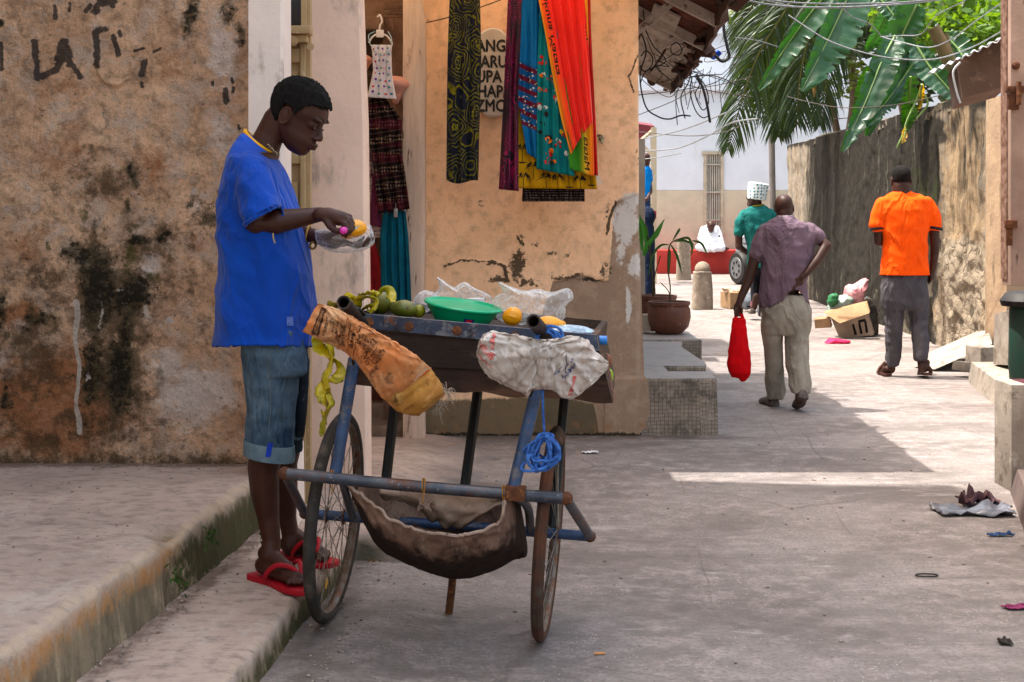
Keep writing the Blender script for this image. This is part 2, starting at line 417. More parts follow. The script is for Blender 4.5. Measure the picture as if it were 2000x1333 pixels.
hf('pavement', xs, ys, pav, MC, attrs={
    'face': lambda X, Y, Z: np.clip((.112-Z)/.02, 0, 1)*np.clip((-.45-X)/.1,0,1)*np.clip((6.0-Y)*6, 0, 1),
    'moss': lambda X, Y, Z: np.clip((.118-Z)/.03, 0, 1)*(.55+.4*np.clip((Y-4.3)/.4, 0, 1))*(X < .0)*(Y < 5.75),
    'rust': lambda X, Y, Z: 0*X,
    'worn': lambda X, Y, Z: np.clip((edge_pav(Y)-X), 0, 1)*0+np.exp(-((edge_pav(Y)-X-.015)/.02)**2)*(Z > .09)*.7*(Y < 5.5),
    'dirt': lambda X, Y, Z: np.exp(-((edge_plat(Y)-X+.04)/.07)**2)*.8+np.exp(-(((X+.75)/.16)**2+((Y-4.95)/.3)**2))*.55+np.clip((X+.62)/.4, 0, 1)*.42*(Y > 5.5), 'blend': lambda X, Y, Z: np.clip((X+.62+.4*(fbm(X, Y, 5, 4, 73)-.5))/.42, 0, 1)*(Y > 5.4)})

# ---------------------------------------------------------------- painted walls (grid with real-colour stains in attributes)
def front_grid(x0, x1, z0, z1, Y, nx, nz, relief=0, warp=None):
    X, Z = np.meshgrid(np.linspace(x0, x1, nx+1), np.linspace(z0, z1, nz+1))
    if warp: X = warp(X, Z)
    px = X*F/Y+1000; py = HY-(Z-H)*F/Y
    return X, Z, px, py
def wall_obj(name, X, Yd, Z, m, parent, attrs, **kw):
    mb = MB(); mb.v = list(zip(X.ravel().tolist(), Yd.ravel().tolist(), Z.ravel().tolist())); n = X.shape[1]
    for j in range(X.shape[0]-1):
        b = j*n; mb.f += [(b+i, b+i+1, b+n+i+1, b+n+i) for i in range(n-1)]
    return obj(name, mb, m, parent, recalc=False, attrs=attrs, sharp=180, **kw)
def stain(s, c, a, colr, ns=30, k=1.2, lo=.35, hi=.6, mx=1.0, det=8, vec=None):
    n = s.mth('MULTIPLY', s.mth('SUBTRACT', s.noise(ns, det, .75, 0, vec), .5), k*2)
    return s.mix(s.rng(s.mth('ADD', s.attr(a), n), lo, hi, 0, mx), c, colr)
def left_wall_mat():
    s = NT('mouldy_plaster')
    n1 = s.noise(2.6, 9, .65, .3); n2 = s.noise(16, 9, .75); n3 = s.noise(80, 6, .75)
    c = s.mix(s.rng(n1, .36, .62), (.82, .57, .40), (.62, .41, .28))
    c = s.mix(s.rng(n2, .46, .66, 0, .7), c, (.27, .18, .125))
    c = s.mix(s.rng(s.noise(7, 8, .75, .6, s.vec(s.pos, loc=(5, 1, 2))), .48, .62, 0, .8), c, (.62, .49, .41))
    c = s.mix(s.rng(s.noise(5, 8, .75, .8, s.vec(s.pos, loc=(2, 7, 2))), .50, .66, 0, .6), c, (.27, .18, .12))
    c = stain(s, c, 'orange', (.40, .17, .075), 9, .8, .30, .8, .8)
    c = stain(s, c, 'pale', (.74, .64, .58), 14, .9, .32, .80, .85)
    c = stain(s, c, 'brown', (.13, .085, .05), 11, 1.2, .22, .66, .85)
    c = stain(s, c, 'green', (.10, .095, .02), 20, .9, .42, .8, .8)
    c = stain(s, c, 'dark', (.10, .08, .045), 12, 1.1, .10, .55, .85)
    c = stain(s, c, 'dark', (.030, .024, .016), 34, 2.1, .36, .82, .92)
    c = stain(s, c, 'chip', (.60, .52, .46), 40, .7, .45, .6, .9)
    c = s.mix(s.rng(s.noise(42, 8, .9, 0, s.vec(s.pos, loc=(1, 1, 9))), .575, .65, 0, .85), c, (.10, .07, .05))
    c = s.mix(s.rng(s.noise(50, 8, .9, 0, s.vec(s.pos, loc=(11, 1, 9))), .585, .66, 0, .75), c, (.74, .60, .50))
    pm = s.mth('MULTIPLY', s.rng(s.mth('ADD', s.attr('paint'), s.mth('MULTIPLY', s.mth('SUBTRACT', s.noise(38, 7, .85), .5), 4.2)), .42, .72), .88)
    c = s.mix(pm, c, (.035, .033, .038))
    h = s.mth('ADD', s.mth('MULTIPLY', n1, 1.0), s.mth('ADD', s.mth('MULTIPLY', n2, .6), s.mth('MULTIPLY', n3, .25)))
    return s.fin(c, .88, s.bump(h, 1.0, .045), 0, .2)
Yl = 6.0
X, Z, px, py = front_grid(-2.30, -1.085, .29, 2.4, Yl, 240, 400)
wx = px+26*(fbm(px, py, .03, 4, 1)-.5); wy = py+30*(fbm(px, py, .03, 4, 2)-.5)
N1 = fbm(px, py, .012, 5, 3)
rel = .040*(fbm(px, py, .006, 5, 21)-.5)+.022*(fbm(px, py, .03, 5, 22)-.5)
A = {
 'dark': np.maximum(blobs(wx, wy, [(195, 560, 32, 75, 1.0), (262, 575, 42, 36, 1.05), (236, 730, 24, 75, 1.15), (178, 720, 24, 90, .75), (165, 500, 45, 35, .65), (265, 466, 22, 8, 1.1), (318, 466, 18, 8, 1.1), (6, 600, 16, 40, .7), (8, 780, 18, 35, .7), (250, 400, 8, 20, .6), (258, 340, 6, 30, .7), (372, 30, 18, 34, .75), (470, 70, 10, 22, .65), (450, 30, 18, 20, .6), (80, 620, 50, 22, .5), (400, 430, 40, 26, .42), (245, 650, 20, 30, .7), (375, 390, 12, 12, .6), (190, 440, 12, 20, .4), (0, 40, 8, 10, .7)]), .25*np.clip((py-880)/40, 0, 1)),
 'green': blobs(wx, wy, [(255, 500, 16, 44, .8), (300, 545, 40, 14, .7), (332, 500, 12, 30, .7), (165, 420, 16, 14, .8), (95, 482, 10, 8, .8), (245, 700, 22, 70, .7), (140, 348, 8, 10, .7), (60, 540, 60, 40, .4), (450, 820, 30, 60, .45), (380, 80, 30, 50, .5), (270, 430, 40, 30, .5), (400, 620, 40, 40, .35)]),
 'orange': blobs(wx, wy, [(110, 790, 140, 120, 1.25), (42, 618, 46, 32, 1.25), (100, 300, 120, 90, .55), (420, 560, 50, 60, .5), (290, 330, 90, 90, .5), (230, 760, 60, 60, .5), (380, 500, 40, 70, .55), (60, 480, 60, 60, .5), (140, 180, 120, 80, .5), (340, 130, 60, 60, .5)]),
 'brown': np.maximum(blobs(wx, wy, [(215, 590, 95, 130, .85), (225, 735, 80, 110, .8), (60, 700, 90, 120, .6), (300, 470, 90, 50, .6), (200, 350, 110, 60, .55), (90, 560, 90, 70, .5), (190, 830, 140, 50, .6), (60, 860, 100, 60, .5), (350, 560, 60, 80, .45), (430, 640, 50, 60, .4)]), .62*np.clip((py-855)/50, 0, 1)),
 'pale': blobs(wx, wy, [(385, 770, 95, 75, 1.0), (330, 720, 60, 60, .7), (290, 520, 38, 36, .75), (435, 100, 34, 90, .9), (430, 260, 50, 90, .7), (110, 200, 60, 60, .4), (30, 640, 60, 30, .5), (390, 390, 60, 40, .5), (20, 280, 50, 120, .35), (250, 250, 90, 60, .4), (200, 60, 90, 40, .35)]),
 'chip': np.maximum(strokes(px+3*np.sin(py*.05)+4*(fbm(px*0+1, py, .05, 3, 4)-.5), py, [(147, 590, 150, 640, 5), (150, 640, 151, 800, 3.2), (151, 800, 151, 845, 4.4)])*1.3,
                    np.maximum(blobs(wx, wy, [(290, 610, 8, 14, .9), (330, 628, 16, 7, .9), (170, 740, 7, 9, .8), (380, 372, 22, 14, .6), (90, 205, 14, 16, .5), (195, 620, 4, 40, .7), (232, 560, 8, 5, .6)]), 0)),
 'paint': 1.15*strokes((px+3*(fbm(px, py, .1, 2, 40)-.5)), py, [(67, 82, 71, 152, 5.5), (80, 150, 106, 137, 6), (106, 137, 132, 100, 6), (122, 82, 112, 112, 7), (126, 82, 136, 125, 7), (136, 120, 156, 150, 5), (188, 66, 190, 128, 6), (186, 66, 204, 58, 6), (222, 72, 231, 105, 5), (282, 122, 276, 146, 6), (276, 162, 277, 168, 3), (188, 22, 204, -4, 7), (204, -4, 222, 12, 6), (190, 12, 226, 4, 5), (109, 14, 110, 36, 4), (138, 8, 137, 22, 3), (168, 22, 178, 12, 4), (0, 85, 1, 135, 4), (262, 100, 280, 94, 2.4), (300, 100, 312, 96, 3), (234, 62, 237, 70, 3), (414, 160, 415, 166, 2.5), (440, 176, 442, 200, 5), (452, 154, 454, 160, 3), (456, 172, 454, 180, 3), (466, 245, 468, 252, 2.5)]),
}
rel = rel-.012*A['dark']*fbm(px, py, .09, 3, 6)-.016*np.exp(-((np.hypot((px-225)/32, (py-130)/36)-1)/.12)**2)*(py > 118)
lw = thing('plaster_wall', 'mouldy peeling plaster wall with faded black lettering behind the fruit seller', 'wall', (-1.7, 6.1, .29))
wall_obj('plaster_face', X, Yl+rel, Z, left_wall_mat(), lw, A)
PLAIN = mat('plain_plaster', (.60, .50, .42), (.50, .42, .34), 2, [((.2, .16, .12), 6, .5, .68)], bump=(12, .5, .02))
obj('shade_storeys', MB().b2((-6, 6.06, .0), (-1.09, 7.0, 9.6)).b2((-6, 7.0, 0), (-1.09, 7.64, 8.8)).b2((-6, 6.0, 2.42), (-1.09, 6.05, 9.4)), PLAIN, lw)  # unseen upper floors, heights stepped to set where the shadow ends
obj('shade_eave', MB().b2((-6.2, 5.85, 9.45), (-.69, 6.98, 9.58)).b2((-6.2, 7.01, 8.75), (-.72, 7.665, 8.87)), mat('shade_eave_tin', (.25, .12, .08)), lw)  # unseen eaves sized for the shadow reach and the thin sunlit strip
tb = thing('tall_shade_house', 'unseen tall plastered house outside the left edge, added to shade the foreground', 'building', (-4, 0, 0))  # out-of-view house added to throw the foreground into shade
obj('wall', MB().b2((-7, 1.2, 0), (-2.34, 5.93, 12.4)), PLAIN, tb)
obj('roof', MB().b2((-7.4, 1.0, 12.4), (-1.6, 5.98, 12.52)), mat('shade_roof_tin', (.3, .16, .12)), tb)

# white pilasters and door strip
WP = mat('whitewash', (.78, .60, .50), (.70, .53, .44), 1.6, [((.42, .33, .28), 5, .56, .72, (1, 1, .4)), ((.72, .62, .56), 3, .52, .7, (1, 1, .2)), ((.30, .22, .17), 38, .66, .72)], .75, (14, .35, .012))
WP2 = mat('whitewash_cool', (.78, .68, .62), (.70, .60, .55), 1.6, [((.45, .38, .33), 7, .58, .72, (1, 1, .4)), ((.25, .2, .16), 30, .66, .74)], .75, (14, .35, .012))
def X_(px, Y): return (px-1000)*Y/F
def Z_(py, Y): return H-(py-HY)*Y/F
pl = MB()
Yp = 5.72
prof = [(Z_(-60, Yp), 553), (Z_(330, Yp), 554), (Z_(700, Yp), 558), (Z_(820, Yp), 566), (Z_(880, Yp), 579), (.05, 582)]
rs = []
for z, e in prof:
    x0 = -1.060; x1 = X_(e, Yp); rs.append([V((x0, Yp, z)), V((x1-.012, Yp, z)), V((x1, Yp+.012, z)), V((x1, Yp+.2, z)), V((x0, Yp+.2, z))])
pl.rings(rs)
obj('pilaster', pl, WP2, label='narrow white pilaster beside the mouldy wall, behind the fruit seller', cat='pilaster', sharp=30)
obj('pillar', MB().rings([[V((X_(600, 6.6)-.02, 6.6, z)), V((X_(718+b, 6.6)-.015, 6.6, z)), V((X_(718+b, 6.6), 6.615, z)), V((X_(718+b, 6.6), 6.75, z)), V((X_(600, 6.6)-.02, 6.75, z))] for z, b in ((.04, 2), (.9, 0), (1.8, -4), (2.4, -13), (3.2, -14))]),
    WP, label='wide whitewashed pillar between beige door frame and clothes doorway', cat='pillar', sharp=30)
BG = mat('beige_paint', (.46, .34, .20), (.40, .29, .17), 5, [((.25, .17, .1), 30, .6, .68, (1, 1, .3)), ((.6, .5, .36), 12, .58, .68)], .6, (40, .3, .004, (1, 1, .2)))
dr = thing('wooden_door', 'beige panelled wooden door squeezed between white pilaster and pillar', 'door', (-.95, 6.2, .1))
Yd = 6.2
x0, x1 = X_(540, Yd), X_(606, Yd)
m = MB(); m.b2((x0-.3, Yd, .08), (x1, Yd+.05, 2.32)); obj('door_leaf', m, BG, dr)
m = MB(); 
for a, b in ((556, 562), (588, 598)): m.b2((X_(a, Yd), Yd-.03, .1), (X_(b, Yd), Yd-.002, 2.12), bev=.005)
for z0, z1 in ((.35, .40), (.95, 1.02), (1.6, 1.66), (2.04, 2.1)): m.b2((X_(562, Yd)+.001, Yd-.022, z0), (X_(588, Yd)-.001, Yd-.003, z1), bev=.004)
for z0, z1 in ((.45, .9), (1.08, 1.52), (1.7, 2.0)): m.b2((X_(567, Yd), Yd-.014, z0), (X_(583, Yd), Yd-.004, z1), bev=.006)
obj('mouldings', m, BG, dr)
m = MB(); zl = Z_(78, Yd)
m.b2((X_(550, Yd), Yd-.10, zl+.015), (X_(612, Yd), Yd-.001, zl+.05), bev=.006)
m.b2((X_(552, Yd), Yd-.07, zl-.02), (X_(604, Yd), Yd-.002, zl+.014), bev=.01)
m.tube([P(572, 80, Yd-.09), P(572, 80, Yd-.03)], .022, 16); m.tube([P(606, 92, Yd-.09), P(606, 92, Yd-.03)], .016, 14); m.tube([P(572, 80, Yd-.11), P(572, 80, Yd-.06)], .011, 12)
obj('lintel', m, BG, dr)
m = MB().b2((X_(552, Yd), Yd-.012, zl+.06), (X_(590, Yd), Yd-.004, 2.6)); m2 = MB().b2((X_(590, Yd), Yd-.03, zl+.055), (X_(600, Yd), Yd-.002, 2.6))
obj('window_pane', m, mat('dark_glass', (.035, .033, .035), rough=.25, spec=.5), dr); obj('window_frame', m2, BG, dr)
obj('poster', MB().grid(lambda u, v: P(551+14*u, 58-90*v, Yd-.016), 4, 8), mat('red_poster', (.42, .03, .035), (.35, .03, .03), 14, [((.6, .55, .5), 40, .6, .63)], .4), dr, solid=.001)

# shop doorway: room, post, beam
DK = mat('dark_wood', (.085, .045, .03), (.05, .028, .02), 6, [((.17, .10, .07), 14, .52, .66, (1, 1, .2))], .7, (30, .5, .006, (1, 1, .15)))
sh = thing('shop_doorway', 'dark shop doorway hung with clothes, left of the peach wall', 'doorway', (-.8, 9, 0))
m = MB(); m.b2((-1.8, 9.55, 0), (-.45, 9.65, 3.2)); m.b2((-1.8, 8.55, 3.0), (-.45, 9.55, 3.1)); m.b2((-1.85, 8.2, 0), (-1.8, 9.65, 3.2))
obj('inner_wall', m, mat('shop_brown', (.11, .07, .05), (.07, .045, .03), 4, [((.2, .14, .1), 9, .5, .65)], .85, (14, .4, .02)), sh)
m = MB(); m.b2((X_(690, 8.7), 8.7, Z_(58, 8.7)), (X_(748, 8.7), 8.78, Z_(32, 8.7)), bev=.01); m.b2((X_(690, 8.75), 8.8, Z_(30, 8.7)), (X_(790, 8.7), 8.86, 3.2))
obj('lintel', m, mat('lintel_wood', (.25, .17, .12), (.17, .11, .08), 8, [((.08, .05, .04), 20, .5, .62, (.2, 1, 1))], .8, (30, .5, .006, (.2, 1, 1))), sh)
m = MB(); m.b2((X_(748, 8.8), 8.8, .1), (X_(790, 8.8), 8.86, Z_(30, 8.7)-.002)); obj('door_leaf', m, mat('door_brown', (.19, .12, .09), (.13, .08, .06), 5, [((.32, .22, .17), 9, .52, .66, (1, 1, .3))], .8, (24, .5, .008, (1, 1, .2))), sh)
m = MB(); m.b2((X_(690, 8.6), 8.55, 0), (X_(830, 8.6), 8.8, .10), bev=.01); m.b2((X_(690, 8.9), 8.803, 0), (X_(830, 8.9), 9.5, .2))
obj('doorstep', m, mat('step_brown', (.22, .165, .13), (.16, .12, .095), 6, [((.1, .07, .055), 12, .5, .66)], .85, (20, .5, .01)), sh)
m = MB(); m.b2((X_(712, 9), 8.95, .2), (X_(775, 9), 9.0, .95)); obj('kick_board', m, mat('red_brown_board', (.12, .035, .025), (.08, .02, .016), 8, rough=.7), sh)
def post_mat():
    s = NT('peeling_white_wood')
    v = s.vec(s.pos, (1, 1, .12))
    c = s.mix(s.rng(s.noise(18, 8, .7, 0, v), .35, .65), (.58, .46, .38), (.48, .375, .31))
    c = s.mix(s.rng(s.noise(36, 8, .7, .4, v), .60, .66), c, (.12, .08, .06))
    c = s.mix(s.rng(s.noise(12, 6, .7, .3, s.vec(s.pos, (1, 1, .3), (3, 3, 3))), .62, .70, 0, .8), c, (.30, .215, .165))
    return s.fin(c, .8, s.bump(s.noise(50, 6, .7, 0, v), .6, .008), 0, .2)
m = MB(); pts = []
for i in range(30):
    z = .0+3.2*i/29; wz = .006*mn.noise(V((3, 0, z*3))); x0 = X_(787, 8.5)+wz; x1 = X_(830, 8.5)-.02*(z > 2.55)*sm((z-2.4)/.3)+.01*mn.noise(V((7, 0, z*2.5)))
    pts.append([V((x0, 8.5, z)), V((x0+.03, 8.492, z)), V((x1-.02, 8.49, z)), V((x1, 8.505, z)), V((x1, 8.62, z)), V((x0, 8.62, z))])
m.rings(pts); obj('door_post', m, post_mat(), label='flaking white wooden door post left of the peach wall', cat='post', sharp=50)

# ---------------------------------------------------------------- peach wall
def peach_mat():
    s = NT('peach_plaster')
    n1 = s.noise(1.8, 8, .6, .3); n2 = s.noise(14, 8, .7); n3 = s.noise(70, 6, .75)
    c = s.mix(s.rng(n1, .36, .64), (.86, .62, .44), (.78, .55, .38))
    c = s.mix(s.rng(n2, .45, .70, 0, .5), c, (.44, .28, .175))
    c = s.mix(s.rng(s.noise(5, 8, .7, .5, s.vec(s.pos, (1, 1, .5))), .53, .68, 0, .6), c, (.66, .47, .33))
    c = stain(s, c, 'light', (.66, .55, .46), 10, .6, .4, .8, .8)
    c = stain(s, c, 'grey', (.33, .245, .185), 9, .25, .42, .56, 1)
    g2 = s.mth('MULTIPLY', s.rng(s.noise(12, 8, .75, 0, s.vec(s.pos, loc=(4, 4, 4))), .45, .65), s.rng(s.attr('grey'), .4, .6))
    c = s.mix(s.mth('MULTIPLY', g2, .5), c, (.46, .36, .28))
    c = stain(s, c, 'olive', (.13, .105, .07), 9, .5, .42, .62, .9)
    c = stain(s, c, 'white', (.62, .60, .58), 22, .7, .42, .6, .9)
    c = stain(s, c, 'brown', (.30, .17, .09), 16, .8, .4, .8, .6)
    c = stain(s, c, 'dark', (.03, .026, .018), 36, 1.2, .40, .62, .9)
    pm = s.rng(s.noise(34, 6, .75, 0, s.vec(s.pos, (1, 1, .8), (2, 8, 3))), .655, .70, 0, .75)
    c = s.mix(pm, c, (.16, .115, .08))
    c = s.mix(s.rng(s.noise(26, 7, .8, .3, s.vec(s.pos, (1, 1, .3), (8, 8, 3))), .62, .67, 0, .4), c, (.68, .52, .40))
    h = s.mth('ADD', n1, s.mth('ADD', s.mth('MULTIPLY', n2, .5), s.mth('SUBTRACT', s.mth('MULTIPLY', n3, .2), s.mth('MULTIPLY', pm, .6))))
    return s.fin(c, .85, s.bump(h, .6, .02), 0, .2)
MP = peach_mat()
Yw = 8.8
pwl = thing('peach_wall', 'peach plastered house wall with crumbling base behind the cart', 'wall', (.15, 8.9, 0))
def warp(X, Z):
    e = np.interp(Z, [0, .34, .37, 1.0, 1.3, 2.7, 3.2], [.862, .845, .822, .800, .787, .783, .78])
    t = (X+.60)/(.783+.60); return -.60+t*(e+.60)
X, Z, px, py = front_grid(-.60, .783, -.02, 3.2, Yw, 250, 430, warp=warp)
wx = px+22*(fbm(px, py, .03, 4, 31)-.5); wy = py+22*(fbm(px, py, .03, 4, 32)-.5)
greyline = np.interp(px, [830, 1020, 1050, 1080, 1160, 1188, 1195, 1200, 1260], [900, 900, 640, 545, 543, 548, 470, 400, 380])+16*(fbm(px, py*0, .03, 4, 33)-.5)
lo = np.clip((wy-greyline)/6+.5, 0, 1)*(px > 1030)
ol = np.clip((py-np.interp(px, [820, 835, 1100, 1160, 1180, 1260], [782, 782, 775, 790, 900, 900]))/25+.5, 0, 1)
crack = strokes(px+5*(fbm(px, py, .08, 3, 35)-.5), py+8*(fbm(px, py, .08, 3, 36)-.5), [(868, 520, 900, 508, 1.6), (900, 508, 960, 511, 1.6), (960, 511, 985, 522, 3), (985, 522, 990, 545, 3.5), (1010, 462, 1022, 480, 2), (1202, 395, 1190, 430, 3), (1246, 110, 1228, 150, 1.4), (1228, 150, 1238, 180, 1.4), (1190, 430, 1185, 455, 3)])
A = {'grey': lo, 'olive': ol*1.0,
 'light': np.maximum(blobs(wx, wy, [(850, 560, 40, 40, .3)]), np.clip((960-py)/400, 0, .25)),
 'white': blobs(wx, wy, [(1222, 440, 34, 60, .85), (1235, 395, 26, 30, .8), (1212, 490, 14, 40, .7), (1228, 600, 9, 38, 1.0), (1240, 520, 20, 40, .7), (1165, 350, 14, 26, .6)]),
 'brown': np.maximum(blobs(wx, wy, [(930, 590, 80, 50, .5), (1190, 400, 14, 50, .6), (1100, 450, 60, 40, .4), (860, 480, 60, 60, .35)]), np.clip((py-800)/60, 0, .5)),
 'dark': np.maximum(np.maximum(blobs(wx, wy, [(1010, 520, 20, 36, .95), (975, 548, 26, 8, .8), (1030, 552, 30, 9, .75), (1100, 538, 40, 6, .75), (1150, 548, 34, 7, .8), (1180, 530, 14, 22, .6), (960, 515, 14, 6, .6), (1075, 492, 18, 6, .6), (1105, 498, 8, 8, .6), (1045, 478, 10, 6, .55), (1185, 420, 8, 26, .5), (1022, 470, 6, 14, .6), (1174, 270, 5, 5, .9), (945, 400, 12, 12, .45), (1245, 300, 3, 60, .5)]), crack*.9),
                    np.maximum(.8*np.exp(-((py-(846+8*fbm(px, py*0, .04, 3, 37)))/5.5)**2), .22*np.exp(-((py-500)/220)**2)*fbm(px, py, .02, 3, 38)*(px < 1100)))}
rel = .010*(fbm(px, py, .02, 5, 23)-.5)+.020*(fbm(px, py, .005, 3, 24)-.5)+.014*np.clip(lo, 0, 1)-.006*crack-.012*np.clip((py-735)/6, 0, 1)*(px > 1180)
EX = np.clip((px-1240)/12, 0, 1)
rel = rel+.03*EX**2
wall_obj('plaster_face', X, Yw+rel, Z, MP, pwl, A)
obj('wall_core', MB().b2((-.58, 8.86, -.02), (.765, 9.2, 3.2)), PLAIN, pwl)
obj('side_wall', MB().b2((.3, 9.2, -.02), (.74, 13.4, 3.0)), PLAIN, pwl)
# roof of that house with ragged eave
EV = [P(1432, -40, 8.3), P(1405, 32, 9.4), P(1372, 88, 10.6), P(1335, 140, 11.7), P(1312, 166, 12.3)]
WDP = mat('old_white_boards', (.50, .45, .41), (.36, .31, .27), 5, [((.14, .10, .08), 18, .54, .66, (1, .2, 1)), ((.62, .58, .54), 9, .55, .68)], .85, (20, .5, .008, (1, .2, 1)))
TRC = mat('old_roof_tile', (.22, .075, .045), (.12, .05, .035), 6, [((.07, .04, .03), 14, .5, .65), ((.33, .16, .10), 22, .58, .7)], .9, (24, .6, .02))
rf = thing('tiled_roof', 'old tiled roof overhang with white boards and broken eave above the tiled bench', 'roof', (1.0, 10, 2.5), None)
EC = catmull(EV, 6)
def up_(p, k): return V((p.x-k, p.y, p.z+k*.52))
m = MB(); m.grid(lambda u, v: up_(EC[int(round(v*(len(EC)-1)))], u*1.1)+V((0, 0, .05)), 6, len(EC)-1); obj('tiles', m, TRC, rf, solid=.07, smooth=False)
for k0, k1, lo_ in ((.03, .20, 13), (.215, .40, 9), (.42, .62, 15), (.64, .90, 6)):
    m = MB(); E_ = EC[lo_:]; m.grid(lambda u, v: up_(E_[int(round(v*(len(E_)-1)))], k0+(k1-k0)*u)+V((0, 0, -.022-.01*mn.noise(V((k0*9, v*4, 0)))+.02*k0)), 4, len(E_)-1)
    obj('soffit_board', m, WDP, rf, smooth=False, solid=.018)
m = MB()
for t in (1, 6, 11, 23):
    p = EC[t]; a = up_(p, .0)+V((0, 0, -.03)); b = up_(p, .62)+V((0, 0, -.06))
    m.box((a+b)/2, ((b-a).length, .05, .07), (0, math.atan2(.52, 1), 0))
m.box(P(1292, 22, 9.6), (.05, .05, .62), (R(0), R(50), 0)); m.box(P(1345, 70, 10.6), (.06, .06, .5), (0, R(70), 0))
obj('rafters', m, WDP, rf, smooth=False)
m = MB()
fr = []
for i, p in enumerate(EC):
    w_ = .05+.035*mn.noise(V((i*1.7, 0, 0))); d = .03*mn.noise(V((i*.9, 5, 0)))
    fr.append([p+V((d-.02, 0, -w_-.04)), p+V((d+.025, 0, -w_)), p+V((d+.03, 0, .07)), p+V((d-.03, 0, .08))])
m.rings(fr); m.jit(.03, 14); 
for i in range(46):
    p = EC[random.randrange(2, len(EC))]+V((random.uniform(-.06, .05), random.uniform(-.15, .15), random.uniform(-.08, .1)))
    m.box(p, (random.uniform(.03, .09), random.uniform(.06, .2), random.uniform(.015, .035)), (random.uniform(-.6, .6), random.uniform(0, .8), random.uniform(-.6, .6)))
obj('fascia', m, mat('rotten_wood', (.10, .055, .04), (.06, .035, .028), 12, [((.25, .13, .09), 25, .55, .68)], .9, (40, .6, .01)), rf)
m = MB()
sc = [P(1256+74*t, 130+38*abs(math.sin(t*6.3))**.6+(-8 if t < .1 else 0), 12.2) for t in [i/24 for i in range(25)]]
m.prism([P(1250, 118, 12.2)]+sc+[P(1332, 120, 12.2)], (0, .03, 0)); obj('carved_board', m, mat('carved_brown', (.13, .08, .06), (.09, .055, .04), 14), rf)
# unseen awning carrying the scarves, shaped for shade, translucent to brighten the wall
s = NT('wall_glow_canvas'); s.fin((.6, .5, .4), .9); t_ = s.n('ShaderNodeBsdfTranslucent'); t_.inputs[0].default_value = (.9, .75, .58, 1); mx_ = s.n('ShaderNodeMixShader'); mx_.inputs[0].default_value = .75
s.nt.links.new(s.b.outputs[0], mx_.inputs[1]); s.nt.links.new(t_.outputs[0], mx_.inputs[2]); s.nt.links.new(mx_.outputs[0], s.nt.nodes['Material Output'].inputs[0]); awm = s.m
aw = thing('awning', 'unseen canvas awning over the scarves, shaped to shade the lane and brighten the peach wall', 'awning', (.3, 8.2, 2.9))
obj('sheet', MB().b2((-.18, 7.73, 3.02), (1.24, 8.78, 3.05)).b2((-2.6, 7.2, 3.021), (-.181, 8.78, 3.049)), awm, aw)
obj('rail', MB().cyl((-.5, 8.36, 2.93), (1.0, 8.36, 2.93), .015).cyl((-.5, 8.36, 2.92), (-.5, 8.36, 3.03), .008).cyl((1, 8.36, 2.92), (1, 8.36, 3.03), .008), mat('rail_steel', (.2, .2, .2), metallic=.8, rough=.4), aw)
# round sign
WT = mat('sign_white', (.62, .57, .51), (.54, .48, .43), 7, [((.35, .28, .22), 20, .58, .68), ((.15, .12, .1), 60, .66, .71)], .7, (30, .3, .004))
BK = mat('black_letters', (.03, .028, .026), (.05, .045, .04), 20, rough=.6)
sg = thing('painted_sign', 'white oval sign with black block letters half hidden behind the scarves', 'sign', P(963, 228, 8.74))
def ov(k, y): return [P(963+38*k*(abs(math.cos(a))**.75)*(1 if math.cos(a) > 0 else -1), 142+87*k*(abs(math.sin(a))**.85)*(1 if math.sin(a) > 0 else -1), y) for a in [2*math.pi*i/40 for i in range(40)]]
obj('board', MB().rings([ov(1, 8.78), ov(1, 8.755), ov(.96, 8.75)]), WT, sg, smooth=False)
for t_, cx, cy, sz in (('JANGAA', 960, 91, 31), ('BARUA', 960, 122, 31), ('LUPAA', 957, 150, 31), ('CHAPA', 958, 180, 31), ('ZMCC', 962, 209, 27)):
    ln = {'JANGAA': 118, 'BARUA': 92, 'LUPAA': 90, 'CHAPA': 100, 'ZMCC': 62}[t_]
k = 0
for t_, cx, cy in (('ANGA', 968, 91), ('ARU', 965, 122), ('UPA', 955, 151), ('HAPA', 966, 180), ('ZMC', 958, 208)):
    tm = textmesh(t_, 33, lambda x, y, cx=cx, cy=cy: P(cx+x*.80, cy-y, 8.7465), bold=1.1)
    obj('lettering', tm, BK, sg, smooth=False, recalc=False)
# wall hook and thin wire across the wall
obj('wall_hook', MB().ell(P(1174, 271, 8.77), (.018, .03, .018)).cyl(P(1174, 271, 8.74), P(1174, 271, 8.82), .008).tube([P(1174, 271, 8.74), P(1177, 276, 8.73), P(1175, 280, 8.72)], .005), mat('rust_iron', (.12, .09, .06), (.3, .3, .22), 40), label='small rusty hook in the peach wall right of the scarves', cat='hook')
# ---------------------------------------------------------------- fruit cart
BLUE = mat('worn_blue_paint', (.055, .10, .20), (.04, .065, .12), 18, [((.16, .15, .16), 22, .52, .64), ((.20, .085, .04), 30, .58, .68), ((.38, .40, .44), 60, .64, .70)], .5, (70, .35, .003), .2, .5)
BARM = mat('worn_steel_bar', (.12, .12, .135), (.06, .07, .095), 14, [((.15, .08, .06), 10, .52, .64), ((.32, .32, .34), 40, .60, .68), ((.25, .10, .05), 35, .62, .68)], .42, (70, .35, .003), .45, .5)
RUST = mat('rust', (.16, .07, .035), (.10, .045, .028), 30, [((.30, .14, .06), 50, .55, .66)], .85, (90, .5, .003))
BLK = mat('black_bar', (.018, .016, .016), (.03, .026, .024), 30, [((.10, .05, .03), 40, .62, .70)], .6, (60, .3, .002))
TYRE = mat('dusty_tyre', (.065, .055, .048), (.045, .038, .034), 20, [((.13, .105, .085), 12, .52, .66)], .85, (110, .5, .003))
